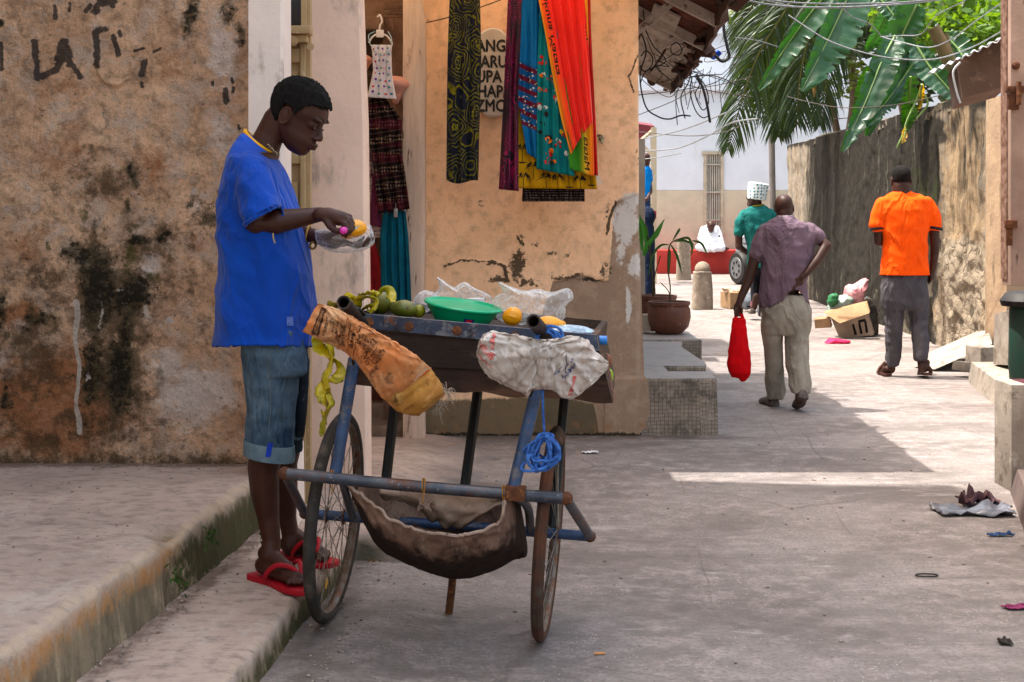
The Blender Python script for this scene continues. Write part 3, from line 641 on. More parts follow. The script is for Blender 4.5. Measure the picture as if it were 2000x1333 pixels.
TYRE2 = mat('brown_tyre', (.13, .055, .03), (.07, .045, .035), 9, [((.10, .085, .07), 12, .52, .66)], .85, (110, .5, .003))
RIMM = mat('rusty_rim', (.22, .19, .165), (.16, .10, .07), 24, [((.2, .085, .04), 26, .52, .62)], .5, (70, .3, .002), .5)
SPK = mat('spoke_steel', (.32, .29, .26), (.2, .15, .12), 30, metallic=.6, rough=.45)
cart = thing('fruit_cart', 'two wheeled handcart with wooden tray and blue painted frame in the middle of the lane', 'handcart', G(850, 1225))
ex = V((.992, -.118, -.068)).normalized(); ez = (V((.068, .0, 1))-ex*V((.068, 0, 1)).dot(ex)).normalized(); ey = ez.cross(ex).normalized()
RW = .345
cL = G(641, 1210, .032); cR = G(1058, 1246, 0)
oL, oR = cL+ez*RW, cR+ez*RW
def wheel(c, tm, hub_side, label):
    def ring(R_, r, n=12, N=72, sq=1.0):
        return [[c+(ez*math.cos(a)+ey*math.sin(a))*(R_+r*math.cos(b))+ex*(r*sq*math.sin(b)) for b in [2*math.pi*k/n for k in range(n)]] for a in [2*math.pi*i/N for i in range(N)]]
    w_ = obj('wheel', MB().rings(ring(RW-.034, .0075, 8, 72, 1.9), close=True), RIMM, cart, label=label)
    tm_ = MB(); N = 144
    rs = []
    for i in range(N):
        a = 2*math.pi*i/N; d = ez*math.cos(a)+ey*math.sin(a)
        prof = [(-.016, -.013), (-.004, -.0195), (.006, -.019), (.0135, -.013), (.0185+(.0018 if i % 2 else 0), -.006), (.0185+(0 if i % 2 else .0018), 0), (.0185+(.0018 if i % 2 else 0), .006), (.0135, .013), (.006, .019), (-.004, .0195), (-.016, .013)]
        rs.append([c+d*(RW-.0185+p)+ex*q for p, q in prof])
    obj('tyre', tm_.rings(rs, close=True), tm, w_)
    obj('hub', MB().cyl(c-ex*.035, c+ex*.035, .012, 14).cyl(c-ex*.032, c-ex*.026, .024, 18).cyl(c+ex*.026, c+ex*.032, .024, 18).cyl(c-ex*.058, c+ex*.058, .005, 8), RUST, w_)
    m = MB()
    for i in range(36):
        a = 2*math.pi*i/36; s_ = 1 if i % 2 else -1; b = a+(.85 if (i//2) % 2 else -.85)
        p = c+(ez*math.cos(b)+ey*math.sin(b))*.022+ex*(.029*s_); q = c+(ez*math.cos(a)+ey*math.sin(a))*(RW-.038)
        m.cyl(p, q, .0013, 5)
    obj('spokes', m, SPK, w_)
    m = MB().tube([c+(ez*math.cos(-2.6)+ey*math.sin(-2.6))*(RW-.04), c+(ez*math.cos(-2.6)+ey*math.sin(-2.6))*(RW-.075)], .004, 8)
    obj('valve', m, BLK, w_)
    return w_
wl = wheel(oL, TYRE, -1, 'left wheel with a dusty grey tyre')
wheel(oR, TYRE2, 1, 'right wheel with a reddish brown tyre')
m = MB(); rc = oL+(ez*math.cos(3.45)+ey*math.sin(3.45))*(RW-.12)
for k in range(2): m.ell(rc+ey*.012*k+ez*.01*k, (.004, .012, .012), n=8, m=6)
obj('reflector', m, mat('yellow_reflector', (.75, .45, .02), rough=.3), wl)
A_ = P(556, 925, 4.42); B_ = P(1106, 974, 4.32)
LE = oL-ex*.105; RE = oR+ex*.135
def bar(name, pts, r, mt, n=14, **kw): return obj(name, MB().tube(catmull(pts, 8) if len(pts) > 2 else pts, r, n), mt, cart, **kw)
bar('front_bar', [A_, A_.lerp(B_, .5)+V((0, 0, -.004)), B_], .0185, BARM)
bar('axle_bar', [LE, RE], .017, BLUE)
bar('side_bar', [A_, LE], .015, BARM); bar('side_bar', [B_, RE], .016, BARM)
bar('brace', [P(1003, 968, 4.33), P(1030, 990, 4.45), oR-ex*.06], .014, BARM)
bar('brace', [P(668, 938, 4.42), oL+ex*.06], .013, BARM)
obj('joint', MB().box(P(1007, 963, 4.33), (.062, .05, .044), (0, R(4), R(-6)), bev=.006), RUST, cart, label='square rusty clamp joint')
for q_, r_ in ((A_, .021), (B_, .021), (RE, .0195), (LE, .019)): obj('joint', MB().ell(q_, r_), RUST, cart)
TL = P(696, 612, 4.50); TR = P(1166, 655, 4.40); DE = ey*.62
bar('leg', [P(692, 700, 4.47), P(655, 925, 4.425)], .0195, BLUE, 16)
bar('leg', [P(1048, 762, 4.42), P(1000, 965, 4.335)], .0195, BLUE, 16)
for a, b in ((P(772, 780, 4.95), P(746, 1008, 4.80)), (P(933, 765, 4.95), P(898, 1025, 4.76)), (P(1103, 775, 4.9), P(1078, 1040, 4.70))):
    bar('rear_leg', [a, b], .0175, BLK, 6)
bar('prop', [oL.lerp(oR, .56)+ez*-.03+ey*.03, P(884, 1130, 4.86), V((P(876, 1203, 4.9).x, 4.9, 0))], .0135, RUST, 8)
# tray
WD = mat('dark_plank', (.055, .034, .024), (.032, .02, .015), 7, [((.13, .08, .055), 10, .52, .68, (.15, 1, 1)), ((.10, .075, .06), 40, .6, .7, (.2, 1, 1))], .75, (40, .7, .008, (.12, 1, 1)))
WD2 = mat('dark_plank_lower', (.075, .038, .025), (.04, .022, .016), 7, [((.15, .085, .055), 10, .50, .66, (.15, 1, 1))], .7, (40, .7, .008, (.12, 1, 1)))
tr = obj('tray', MB().add([TL+ez*-.03, TR+ez*-.03, TR+ez*-.03+DE, TL+ez*-.03+DE, TL+ez*-.05, TR+ez*-.05, TR+ez*-.05+DE, TL+ez*-.05+DE], [(0, 1, 2, 3), (7, 6, 5, 4), (0, 4, 5, 1), (1, 5, 6, 2), (2, 6, 7, 3), (3, 7, 4, 0)]), WD, cart)
def board(p, q, r_, s_, th, n=24, jag=0, ns=0):
    """plank whose front face is p-q (top edge) and r-s (bottom edge)"""
    m = MB(); back = ey*th; rs = []
    for i in range(n+1):
        t = i/n; a = p.lerp(q, t); b = r_.lerp(s_, t)+V((0, 0, jag*mn.noise(V((t*9, ns, 0)))))
        rs.append([a-ey*.0, (a+b)/2-ey*(.003*mn.noise(V((t*5, 3, ns)))), b, b+back, a+back])
    return m.rings(rs)
b0, b1 = P(700, 640, 4.50), P(1170, 686, 4.395); c0, c1 = P(692, 712, 4.515), P(1183, 733, 4.41); d0, d1 = P(692, 752, 4.52), P(1197, 788, 4.42)
obj('front_plank', board(b0+ey*.006, b1+ey*.006, c0, c1, .022, 24, .004, 1), WD, cart)
obj('front_plank', board(c0+ey*.007+V((0, 0, -.0025)), c1+ey*.007+V((0, 0, -.0025)), d0+ey*.006, d1+ey*.006, .022, 30, .016, 2), WD2, cart)
m = board(TL-ey*.003, TR-ey*.003, b0-ey*.002, b1-ey*.002, .03); obj('metal_strip', m, mat('blue_grey_strip', (.07, .09, .14), (.045, .055, .085), 16, [((.18, .18, .2), 22, .50, .62), ((.20, .08, .04), 14, .56, .66), ((.03, .03, .035), 30, .55, .66), ((.4, .42, .46), 60, .64, .7)], .5, (70, .4, .003), .35, .5), tr)
for t in (.05, .22, .42, .66, .86):
    c = TL.lerp(TR, t).lerp(b0.lerp(b1, t), .55); m = MB().lathe([(.0, .004), (.012, .0035), (.0155, .0015), (.0155, -.002)], (0, 0, 0), 18); m.v = [tuple(c-ey*(V(v).z+.004)+ex*V(v).x+ez*V(v).y) for v in m.v]; obj('bolt', m, RUST, tr)
DEs = DE*.92
m = MB(); 
def side(a, b, z0, z1, th, sx):
    return MB().add([a+ez*z1, b+ez*z1, b+ez*z0, a+ez*z0, a+ez*z1+ex*th*sx, b+ez*z1+ex*th*sx, b+ez*z0+ex*th*sx, a+ez*z0+ex*th*sx], [(0, 1, 2, 3), (7, 6, 5, 4), (0, 4, 5, 1), (1, 5, 6, 2), (2, 6, 7, 3), (3, 7, 4, 0)])
obj('side_plank', side(TL+ey*.03, TL+DE, -.19, 0, .02, 1), WD, cart)
sp = MB().rings([[TR+ey*.03+ex*0, b1+ey*.03, d1+ey*.03, d1+ey*.03-ex*.02, TR+ey*.03-ex*.02], [TR+DE, TR+DE-ez*.05, TR+DE-ez*.19+ex*.04, TR+DE-ez*.19+ex*.02, TR+DE-ex*.02]])
obj('side_plank', sp, WD2, cart)
obj('back_plank', board(TL+DE, TR+DE, TL+DE-ez*.2, TR+DE-ez*.2, .022), WD, cart)
# handles: open pipe ends
def pipe(a, b, r, name='handle'):
    d = (b-a).normalized(); u = d.cross(V((0, 0, 1))).normalized(); w_ = u.cross(d)
    rg = lambda c, r_: [c+(u*math.cos(2*math.pi*k/20)+w_*math.sin(2*math.pi*k/20))*r_ for k in range(20)]
    return obj(name, MB().rings([rg(b, r*.3), rg(b, r), rg(a, r), rg(a, r*.76), rg(a+d*.09, r*.76), rg(a+d*.0901, r*.1)], cap=False), mat('pipe_iron', (.06, .045, .04), (.04, .03, .028), 20, [((.13, .075, .05), 30, .54, .66)], .65, (60, .5, .003), .2), cart)
pipe(P(671, 591, 4.24), P(722, 648, 4.62), .0215); pipe(P(1042, 628, 4.16), P(1082, 672, 4.5), .0215)
obj('tie_strap', MB().tube(catmull([P(688, 612, 4.33), P(690, 650, 4.34), P(689, 690, 4.37), P(690, 712, 4.43)], 5), .0045, 6).tube(catmull([P(684, 606, 4.30), P(700, 604, 4.36), P(712, 615, 4.42)], 4), .006, 6), BLK, cart)
obj('tie_strap', MB().tube(catmull([P(1071, 668, 4.25), P(1063, 690, 4.26), P(1050, 730, 4.27), P(1036, 772, 4.36)], 6), .0058, 8), BLK, cart)
YS = mat('yellow_string', (.42, .22, .05), rough=.9)
for px_, py_, Y_ in ((650, 931, 4.415), (828, 948, 4.37), (984, 962, 4.335)):
    obj('string_tie', MB().tube([P(px_, py_, Y_)+V((.004*math.sin(a*.5), .0215*math.cos(a), .0215*math.sin(a))) for a in [i*.5 for i in range(26)]]+[P(px_, py_+12, Y_-.02)+V((-.002*i*i*.3, 0, -.012*i)) for i in range(4)], .0018, 5), YS, cart)
# canvas sling under the bar
s = NT('dirty_canvas'); c = s.mix(s.rng(s.noise(9, 8, .7), .36, .64), (.27, .175, .135), (.18, .115, .09)); c = s.mix(s.rng(s.noise(16, 7, .7, 0, s.vec(s.pos, (1, 1, .3))), .52, .66, 0, .7), c, (.36, .26, .21))
c = stain(s, c, 'soak', (.030, .020, .017), 13, 1.1, .10, .62, .94, 7, s.vec(s.pos, (1, 1, .35))); CV = s.fin(c, .95, s.bump(s.noise(60, 7, .75), .6, .006), 0, .15)
LIP = catmull([P(676, 947, 4.41), P(712, 972, 4.38), P(736, 990, 4.36), P(767, 1017, 4.33), P(820, 1037, 4.31), P(880, 1045, 4.30), P(925, 1041, 4.29), P(972, 1024, 4.30), P(984, 992, 4.31), P(988, 968, 4.33)], 6)
BOT = catmull([P(682, 951, 4.46), P(712, 1022, 4.52), P(742, 1070, 4.54), P(800, 1104, 4.56), P(858, 1124, 4.56), P(898, 1129, 4.55), P(953, 1119, 4.54), P(1010, 1091, 4.52), P(1030, 1078, 4.50), P(1016, 985, 4.40)], 6)
BCK = catmull([P(700, 950, 4.72), P(740, 955, 4.74), P(790, 960, 4.74), P(840, 966, 4.73), P(880, 972, 4.72), P(920, 976, 4.72), P(950, 980, 4.71), P(980, 986, 4.70), P(1000, 990, 4.70), P(1008, 985, 4.66)], 6)
def slg(u, v):
    i = u*(len(LIP)-1); a = int(min(i, len(LIP)-2)); t = i-a
    l, b, k = LIP[a].lerp(LIP[a+1], t), BOT[a].lerp(BOT[a+1], t), BCK[a].lerp(BCK[a+1], t)
    if v < .55:
        s_ = v/.55; p = l.lerp(b, s_); p.y -= .05*math.sin(math.pi*s_)*min(1, 4*u*(1-u)*1.5)
    else:
        s_ = (v-.55)/.45; p = b.lerp(k, s_); p.y += .06*math.sin(math.pi*s_); p.z -= .03*math.sin(math.pi*s_)
    rr = mn.noise(V((u*8, v*2, 1)))*.5+abs(mn.noise(V((u*3+v*3, v*7-u*5, 2))))*1.0
    amp = .016*min(1, 6*u*(1-u)*1.2)
    p.y -= amp*rr; p.z += (.010*mn.noise(V((u*18, v*9, 5)))+.007*mn.noise(V((u*50, v*9, 5))))*(1 if v < .06 else .3); p.y -= .012*max(0, 1-abs(mn.noise(V((u*5-v*2, v*4+u*6, 9))))*5)*min(1, 6*u*(1-u))
    return p
sgl = obj('canvas_sling', MB().grid(slg, 90, 50), CV, cart, sharp=180, solid=.004, attrs={'soak': [math.exp(-((j/50-.42)/.22)**2) for j in range(51) for i in range(91)]})
CV2 = mat('canvas_hem', (.40, .31, .26), (.3, .215, .17), 10, [((.12, .08, .06), 14, .56, .66)], .95, (60, .6, .006))
m = MB().tube([slg(i/80, 0)+V((0, -.004, .002)) for i in range(81)], .005, 6)
obj('hem', m, CV2, sgl)
FL1 = catmull([P(742, 952, 4.46), P(800, 958, 4.44), P(870, 962, 4.42), P(930, 968, 4.40), P(982, 975, 4.37)], 5)
FL2 = catmull([P(745, 972, 4.50), P(800, 984, 4.50), P(848, 1020, 4.47), P(900, 1032, 4.43), P(978, 984, 4.36)], 5)
def flp(u, v):
    i = min(int(u*20), 19); t = u*20-i; p = FL1[i].lerp(FL1[i+1], t).lerp(FL2[i].lerp(FL2[i+1], t), v)
    p.y -= .03*math.sin(v*math.pi)+.014*mn.noise(V((u*9, v*4, 8))); p.z += .012*mn.noise(V((u*14, v*3, 3)))*v+.008*mn.noise(V((u*60, 0, 3)))*v*v
    return p
obj('torn_flap', MB().grid(flp, 60, 16), CV2, sgl, sharp=180, solid=.003)
m = MB()
for i in range(16):
    p = P(828+random.uniform(-10, 12), 966, 4.37); m.tube(catmull([p, p+V((random.uniform(-.01, .01), 0, -.02)), p+V((random.uniform(-.02, .02), 0, -random.uniform(.03, .055)))], 3), .0012, 4)
obj('frayed_threads', m, CV2, sgl)

# flattened sack surfaces between an upper and a lower outline
def sackfn(top, bot, Y0, bulge, amp, seed, tie=(690, 650)):
    tp = P(tie[0], tie[1], Y0)
    T, B = catmull(top, 8), catmull(bot, 8)
    def at(L_, u): i = u*(len(L_)-1); a = int(min(i, len(L_)-2)); return L_[a].lerp(L_[a+1], i-a)
    def f(u, a, off=0):
        t, b = at(T, u), at(B, u); c = (t+b)/2; h = (t-b)/2
        p = c+h*math.cos(a); hl = h.length
        e = min(1, 5*u+.25, 5*(1-u)+.25)
        p.y -= math.sin(a)*bulge*min(1, hl/.04)*e
        q = V((p.x*9, math.sin(a)*1.2, p.z*9))+V((seed, 0, 0))
        dx_, dz_ = p.x-tp.x, p.z-tp.z; an = math.atan2(dz_, dx_); rd = math.hypot(dx_, dz_)
        k1 = abs(mn.noise(V((math.cos(an)*3.2+rd*2, math.sin(an)*3.2, seed+rd*3)))); k2 = abs(mn.noise(V((math.cos(an)*7, math.sin(an)*7+rd*4, seed+5+rd*5))))
        w_ = max(0, 1-k1*5)*.8+max(0, 1-k2*5)*.45+mn.noise(q*1.5)*.9+mn.noise(q*3.5)*.25-max(0, 1-abs(mn.noise(q*1.8+V((1, 8, 2))))*7)*.55
        p.y -= amp*w_*e*(1 if math.sin(a) > -.2 else .3)
        p.z += amp*.4*mn.noise(q*5+V((9, 9, 9))); p.x += amp*.4*mn.noise(q*5+V((4, 2, 9)))
        if off: p.y -= off
        return p
    return f
def sack(f, n=150, k=60): return MB().rings([[f(i/n, 2*math.pi*j/k) for j in range(k)] for i in range(n+1)])
def on(f, u, v, off=.0022):      # v: -1 bottom edge .. 1 top edge on the camera-facing side
    return f(min(1, max(0, u)), math.acos(max(-1, min(1, v))), off)
ot = [P(622, 593, 4.24), P(652, 602, 4.23), P(686, 618, 4.24), P(748, 655, 4.22), P(805, 690, 4.24), P(842, 720, 4.27)]
ob = [P(592, 648, 4.24), P(640, 670, 4.24), P(680, 692, 4.26), P(703, 715, 4.26), P(735, 762, 4.28), P(773, 798, 4.30)]
fo = sackfn(ot, ob, 4.24, .034, .014, 3)
osk = thing('orange_sack', 'rolled orange printed sack slung over the left cart handle', 'sack', P(720, 800, 4.28))
OR = mat('orange_weave', (.62, .25, .10), (.48, .24, .115), 5, [((.62, .40, .24), 7, .50, .66), ((.22, .11, .06), 14, .56, .68), ((.70, .50, .33), 22, .6, .7)], .6, (70, .5, .004))
obj('sack_cloth', sack(fo), OR, osk, sharp=180)
te_t = [P(838, 716, 4.28), P(852, 735, 4.27), P(862, 752, 4.27), P(871, 768, 4.28)]; te_b = [P(742, 772, 4.32), P(770, 800, 4.31), P(795, 810, 4.30), P(817, 813, 4.30)]
fe = sackfn(te_t, te_b, 4.3, .045, .016, 12)
YW = mat('inner_sack', (.46, .25, .07), (.36, .18, .06), 8, [((.55, .36, .15), 12, .5, .66), ((.16, .08, .03), 18, .58, .68)], .7, (60, .6, .006))
obj('torn_end', sack(fe, 40, 24), YW, osk, sharp=180)
BKs = mat('print_black', (.06, .03, .022), (.12, .06, .04), 60, rough=.7)
def overlay(f, u0, u1, v0, v1, mt, name, parent, n=8, off=.0018, **kw):
    return obj(name, MB().grid(lambda a, b: on(f, u0+(u1-u0)*a, v0+(v1-v0)*b, off), n, 24), mt, parent, **kw)
overlay(fo, .062, .128, -.9, .86, BKs, 'printed_band', osk)
def sk_text(f, s, u, v, h, asp, mt, par, flip=1, off=.0028):
    tm = textmesh(s, 1.0, lambda x, y: on(f, u-y*h*flip, v+x*asp*flip, off), sub=1, bold=.02)
    return obj('printed_text', tm, mt, par, smooth=False, recalc=False)
ORt = mat('print_orange', (.6, .32, .16))
sk_text(fo, 'GOLDEN GRAIN', .095, 0, .045, .185, ORt, osk, off=.0036)
for s_, u, v, h, a in (('BY EXPRESS WAY', .168, -.05, .032, .14), ('SEC', .215, .35, .035, .2), ('NOTTI', .245, .1, .035, .2), ('LLAMAYTE', .285, -.05, .034, .19), ('QTY WHOLESALE', .325, -.1, .032, .15), ('EXPORTERS', .36, -.1, .036, .2),
                       ('G R A I N', .44, -.1, .05, .22), ('B LTD', .50, .2, .04, .2), ('LARGE', .545, .2, .045, .22), ('QUANTITY', .585, .05, .05, .22), ('CUT HUTTE', .63, -.1, .045, .2), ('COUNTY', .665, .1, .05, .2), ('LAVA 100', .70, -.55, .045, .13)):
    sk_text(fo, s_, u, v, h, a, BKs, osk)
for u in (.405, .475): overlay(fo, u, u+.006, -.85, .8, BKs, 'printed_line', osk, 2)
WS = mat('stitch_white', (.62, .5, .4), rough=.8)
m = MB()
for v0 in [(-.93+i*.075) for i in range(25)]:
    m.tube([on(fo, .965, v0, .003), on(fo, .965, v0+.05, .003)], .0014, 5); m.tube([on(fo, .975, v0+.01, .003), on(fo, .975, v0+.06, .003)], .0012, 5)
obj('stitching', m, WS, osk)
overlay(fo, .978, .998, -.9, .9, mat('orange_hem', (.72, .22, .06)), 'hem', osk, 3)
m = MB()
for i in range(60):
    c = P(873, 762, 4.27) if i % 2 else P(857, 795, 4.29); d = V((random.gauss(0, .012), random.gauss(0, .01), random.gauss(-.004, .014)))
    m.tube(catmull([c+d*.3, c+d, c+d*1.2+V((random.gauss(0, .008), 0, random.gauss(-.006, .008)))], 3), .0009, 4)
obj('frayed_fibres', m, mat('grey_fibre', (.36, .29, .24)), osk)
wt = [P(932, 690, 4.24), P(940, 662, 4.22), P(957, 648, 4.21), P(1005, 654, 4.20), P(1062, 664, 4.20), P(1112, 657, 4.20), P(1140, 661, 4.21), P(1163, 686, 4.22), P(1187, 710, 4.24)]
wb = [P(934, 700, 4.26), P(943, 720, 4.26), P(962, 740, 4.26), P(1022, 769, 4.25), P(1040, 762, 4.24), P(1074, 760, 4.23), P(1112, 779, 4.22), P(1158, 748, 4.23), P(1187, 718, 4.24)]
fw = sackfn(wt, wb, 4.22, .036, .017, 31, (1062, 672))
wsk = thing('white_sack', 'dirty white woven sack with red stripes tied under the right cart handle', 'sack', P(1050, 778, 4.25))
WV = mat('white_weave', (.60, .54, .50), (.48, .41, .37), 6, [((.30, .21, .165), 8, .54, .70), ((.68, .63, .60), 12, .52, .66), ((.18, .12, .09), 24, .62, .70)], .6, (80, .5, .004))
obj('sack_cloth', sack(fw, 170, 64), WV, wsk, sharp=180)
RD = mat('faded_red_print', (.50, .13, .12), (.58, .30, .28), 30, [((.6, .5, .46), 60, .56, .62)], .7)
def diag(f, pts, w_, mt, name, par, off=.002):
    C_ = catmull([V((a, b, 0)) for a, b in pts], 6)
    return obj(name, MB().grid(lambda u, v: on(f, C_[int(round(u*(len(C_)-1)))].x+w_[0]*(v-.5), C_[int(round(u*(len(C_)-1)))].y+w_[1]*(v-.5), off), len(C_)-1, 4), mt, par)
diag(fw, [(.09, .82), (.15, .45), (.21, .15), (.26, -.02)], (.035, .25), RD, 'red_stripe', wsk)
diag(fw, [(.05, .05), (.12, -.28), (.19, -.42), (.26, -.46)], (.006, .12), RD, 'red_stripe', wsk)
diag(fw, [(.275, .93), (.262, .6), (.25, .32)], (.022, .0), RD, 'red_stripe', wsk)
diag(fw, [(.745, -.2), (.75, -.6), (.745, -.92)], (.02, .0), RD, 'red_stripe', wsk)
for s_, u, v in (('CR 1T WO', .66, -.05), ('KONI', .69, -.2), ('AFU', .715, .05)):
    obj('printed_text', textmesh(s_, 1, lambda x, y, u=u, v=v: on(fw, u+x*.018+y*.02, v+x*.15-y*.13, .0026), bold=.02), mat('print_blue', (.10, .12, .25)), wsk, smooth=False, recalc=False)
m = MB().tube([on(fw, .645+.05*t, .35-.75*t, .003) for t in [i/10 for i in range(11)]], .0012, 4)
obj('printed_line', m, mat('print_line', (.12, .09, .12)), wsk)
# blue rope with coil
RP = NT('blue_rope')
RPM = RP.fin(RP.mix(RP.rng(RP.noise(60, 5), .4, .6), (.05, .12, .33), (.09, .20, .48)), .8, RP.bump(RP.noise(260, 3, .6, 0, RP.vec(RP.pos, (1, 1, .5))), .8, .003))
m = MB(); rnd = random.Random(5)
for k in range(5):
    c = P(1069, 660, 4.27); rr = .026+.003*k
    m.tube([c+V(((rr)*math.cos(a)+.004*k-.008, -.01-.004*math.sin(a*2+k), rr*.75*math.sin(a)+.008*math.sin(k*2))) for a in [2*math.pi*i/20 for i in range(20)]], .0042, 7, close=True)
m.tube(catmull([P(1067, 668, 4.235), P(1062, 720, 4.235), P(1060, 780, 4.24), P(1063, 850, 4.25)], 8), .0038, 7)
m.tube(catmull([P(1066, 668, 4.23), P(1078, 682, 4.22), P(1084, 690, 4.22)], 4), .006, 7)
for i in range(26):
    p = P(1078+rnd.uniform(-6, 6), 682, 4.215); m.tube(catmull([p, p+V((rnd.uniform(-.006, .012), 0, -.018)), p+V((rnd.uniform(-.012, .02), 0, -rnd.uniform(.025, .05)))], 3), .0014, 4)
for k in range(15):
    rx, ry = rnd.uniform(14, 40), rnd.uniform(24, 36); ox = rnd.uniform(-16, 8); ph = rnd.uniform(0, 6); pts = []
    for i in range(24):
        a = 2*math.pi*i/24; w_ = .35+.65*((1-math.cos(a))/2)**.7
        pts.append(P(1064+(ox*(1-math.cos(a))/2)+rx*math.sin(a)*w_+3*math.sin(3*a+ph), 850+ry*(1-math.cos(a))+3*math.sin(2*a+ph), 4.24+rnd.uniform(-.005, .005)+.03*math.sin(a+k)))
    m.tube(pts, .0042, 7, close=True)
for k in range(4): m.tube([P(1066, 852+k*3, 4.245)+V((.022*math.cos(a), .022*math.sin(a), .004*math.sin(a+k))) for a in [2*math.pi*i/16 for i in range(16)]], .0043, 7, close=True)
m.tube(catmull([P(1030, 900, 4.22), P(1018, 912, 4.22), P(1025, 920, 4.22), P(1050, 918, 4.21), P(1080, 905, 4.22)], 6), .0043, 7)
obj('blue_rope', m, RPM, label='blue rope tied to the right cart handle and coiled above the wheel', cat='rope')

# ---------------------------------------------------------------- things on the tray
def skin_fruit(name, a, b, c_=None, rough=.4): return mat(name, a, b, 18, [(c_, 26, .58, .66)] if c_ else [], rough, (40, .15, .003), spec=.5)
MGR = skin_fruit('green_mango_skin', (.13, .15, .022), (.20, .17, .03), (.08, .05, .02)); MGY = skin_fruit('yellow_green_skin', (.33, .30, .03), (.25, .24, .03)); PEEL = skin_fruit('mango_peel', (.50, .38, .006), (.30, .28, .01), (.07, .10, .01), .4)
FLESH = skin_fruit('mango_flesh', (.80, .40, .008), (.72, .33, .006), None, .35)
def mango(px_, py_, Y_, rx, ry, mt, label, rot=0, cat='mango', name='mango', fac=0):
    s_ = Y_/F; m = MB().ell((0, 0, 0), (rx*s_, (rx*.7+ry*.3)*s_*.85, ry*s_), n=28, m=18)
    out = []
    for v in m.v:
        v = V(v); r_ = rx*s_; v.z += -.12*r_*(v.x/r_)**2; v.x += .08*v.z
        if fac:
            a = math.atan2(v.z, v.y); q = round(a/(2*math.pi/fac))*(2*math.pi/fac); k = math.cos(math.pi/fac)/max(.5, math.cos(a-q)); v.y *= k; v.z *= k
        v = Matrix.Rotation(rot, 3, 'Y')@v; out.append(P(px_, py_, Y_)+v)
    m.v = out; return obj(name, m, mt, label=label, cat=cat, sharp=25 if fac else 180)
mango(746, 592, 4.72, 22, 22, MGR, 'green mango under a curl of yellow peel, left end of the tray', .2)
mango(789, 603, 4.68, 27, 17, MGR, 'long green mango lying between the peeled-over mango and the green basin', .15)
mango(818, 608, 4.72, 13, 13, MGY, 'small yellow green mango touching the green basin')
mango(1001, 618, 4.66, 19, 19, FLESH, 'whole peeled yellow mango right of the green basin', .3, 'peeled mango', 'peeled_mango', 9)
mango(1072, 632, 4.66, 30, 15, FLESH, 'peeled yellow mango beneath the clear bag near the right handle', .1, 'peeled mango', 'peeled_mango', 9)
mango(1096, 635, 4.74, 10, 9, FLESH, 'small piece of yellow mango at the right end of the tray', .0, 'peeled mango', 'peeled_mango', 7)
def ribbon(pts, wid, mt, name, label=None, cat=None, parent=None, tw=0, seed=0):
    C_ = catmull(pts, 10); n = len(C_)-1
    def f(u, v):
        i = int(round(u*n)); p = C_[i].copy(); t = (C_[min(n, i+1)]-C_[max(0, i-1)]).normalized()
        a = tw*u+seed; sd = (V((1, 0, 0))*math.cos(a)+V((0, 1, 0))*math.sin(a)); sd = (sd-t*sd.dot(t)).normalized(); nn = t.cross(sd)
        w_ = wid*(.35+.65*math.sin(math.pi*min(.97, u+.03)))*(1+.35*mn.noise(V((u*7, seed, 0))))
        return p+sd*w_*(v-.5)+nn*(w_*.16*(4*(v-.5)**2)+.006*mn.noise(V((u*9, v*2, seed))))
    return obj(name, MB().grid(f, n, 6), mt, parent, label=label, cat=cat, sharp=180, solid=.0013)
pk = thing('mango_peels', 'curls of yellow green mango peel heaped at the left end of the tray', 'mango peel', P(712, 612, 4.66))
for i, pts in enumerate([[(697, 605), (702, 588), (718, 582), (732, 590), (728, 606)], [(735, 580), (748, 570), (764, 576), (769, 590)], [(690, 592), (682, 586), (672, 584)], [(705, 606), (716, 598), (728, 604), (722, 611)], [(656, 606), (650, 600), (662, 594), (690, 604)], [(700, 580), (712, 576), (724, 574), (740, 576)]]):
    ribbon([P(a, b, 4.62-.02*j+.03*(i % 2)) for j, (a, b) in enumerate(pts)], .044, PEEL, 'peel', parent=pk, tw=2.5, seed=i*1.3)
hp = thing('hanging_peel', 'long mango peel dangling in strips below the orange sack', 'mango peel', P(640, 850, 4.45))
for i, pts in enumerate([[(618, 655), (622, 680), (640, 700), (648, 718)], [(640, 665), (646, 690), (640, 715), (632, 740), (638, 760)], [(648, 700), (662, 720), (656, 740), (640, 748)], [(636, 740), (628, 760), (634, 780), (642, 800)], [(640, 770), (650, 790), (640, 806), (632, 815)], [(628, 800), (634, 815), (630, 842), (626, 852)], [(640, 748), (644, 770), (641, 792), (636, 830)]]):
    ribbon([P(a, b, 4.46+.02*math.sin(j+i)) for j, (a, b) in enumerate(pts)], (.052, .050, .044, .040, .034, .022, .016)[i], PEEL, 'peel', parent=hp, tw=2.0, seed=i*.9)
GB = NT('green_plastic'); GBM = GB.fin((.002, .38, .20), .30, None, 0, .5, Transmission_Weight=.0, Subsurface_Weight=.15)
bs = thing('green_basin', 'round emerald green plastic basin in the middle of the tray', 'basin', P(904, 640, 4.75))
tilt = Matrix.Rotation(R(8), 3, 'Y')@Matrix.Rotation(R(4), 3, 'X'); cb = P(904, 600, 4.74)
prof = [(.0, -.085), (.062, -.085), (.082, -.06), (.104, -.03), (.119, -.006), (.1235, .006), (.1275, .011), (.1315, .008), (.1315, .003), (.1255, .003)]
prof2 = [(.1255, .003), (.1255, .006), (.117, .001), (.10, -.03), (.078, -.058), (.058, -.081), (0, -.081)]
m = MB().lathe(prof[::-1][:-1]+[(.001, -.085)], (0, 0, 0), 48); m2 = MB().lathe([(.1275, .010)]+prof2[2:-1]+[(.001, -.081)], (0, 0, 0), 48, cap=True)
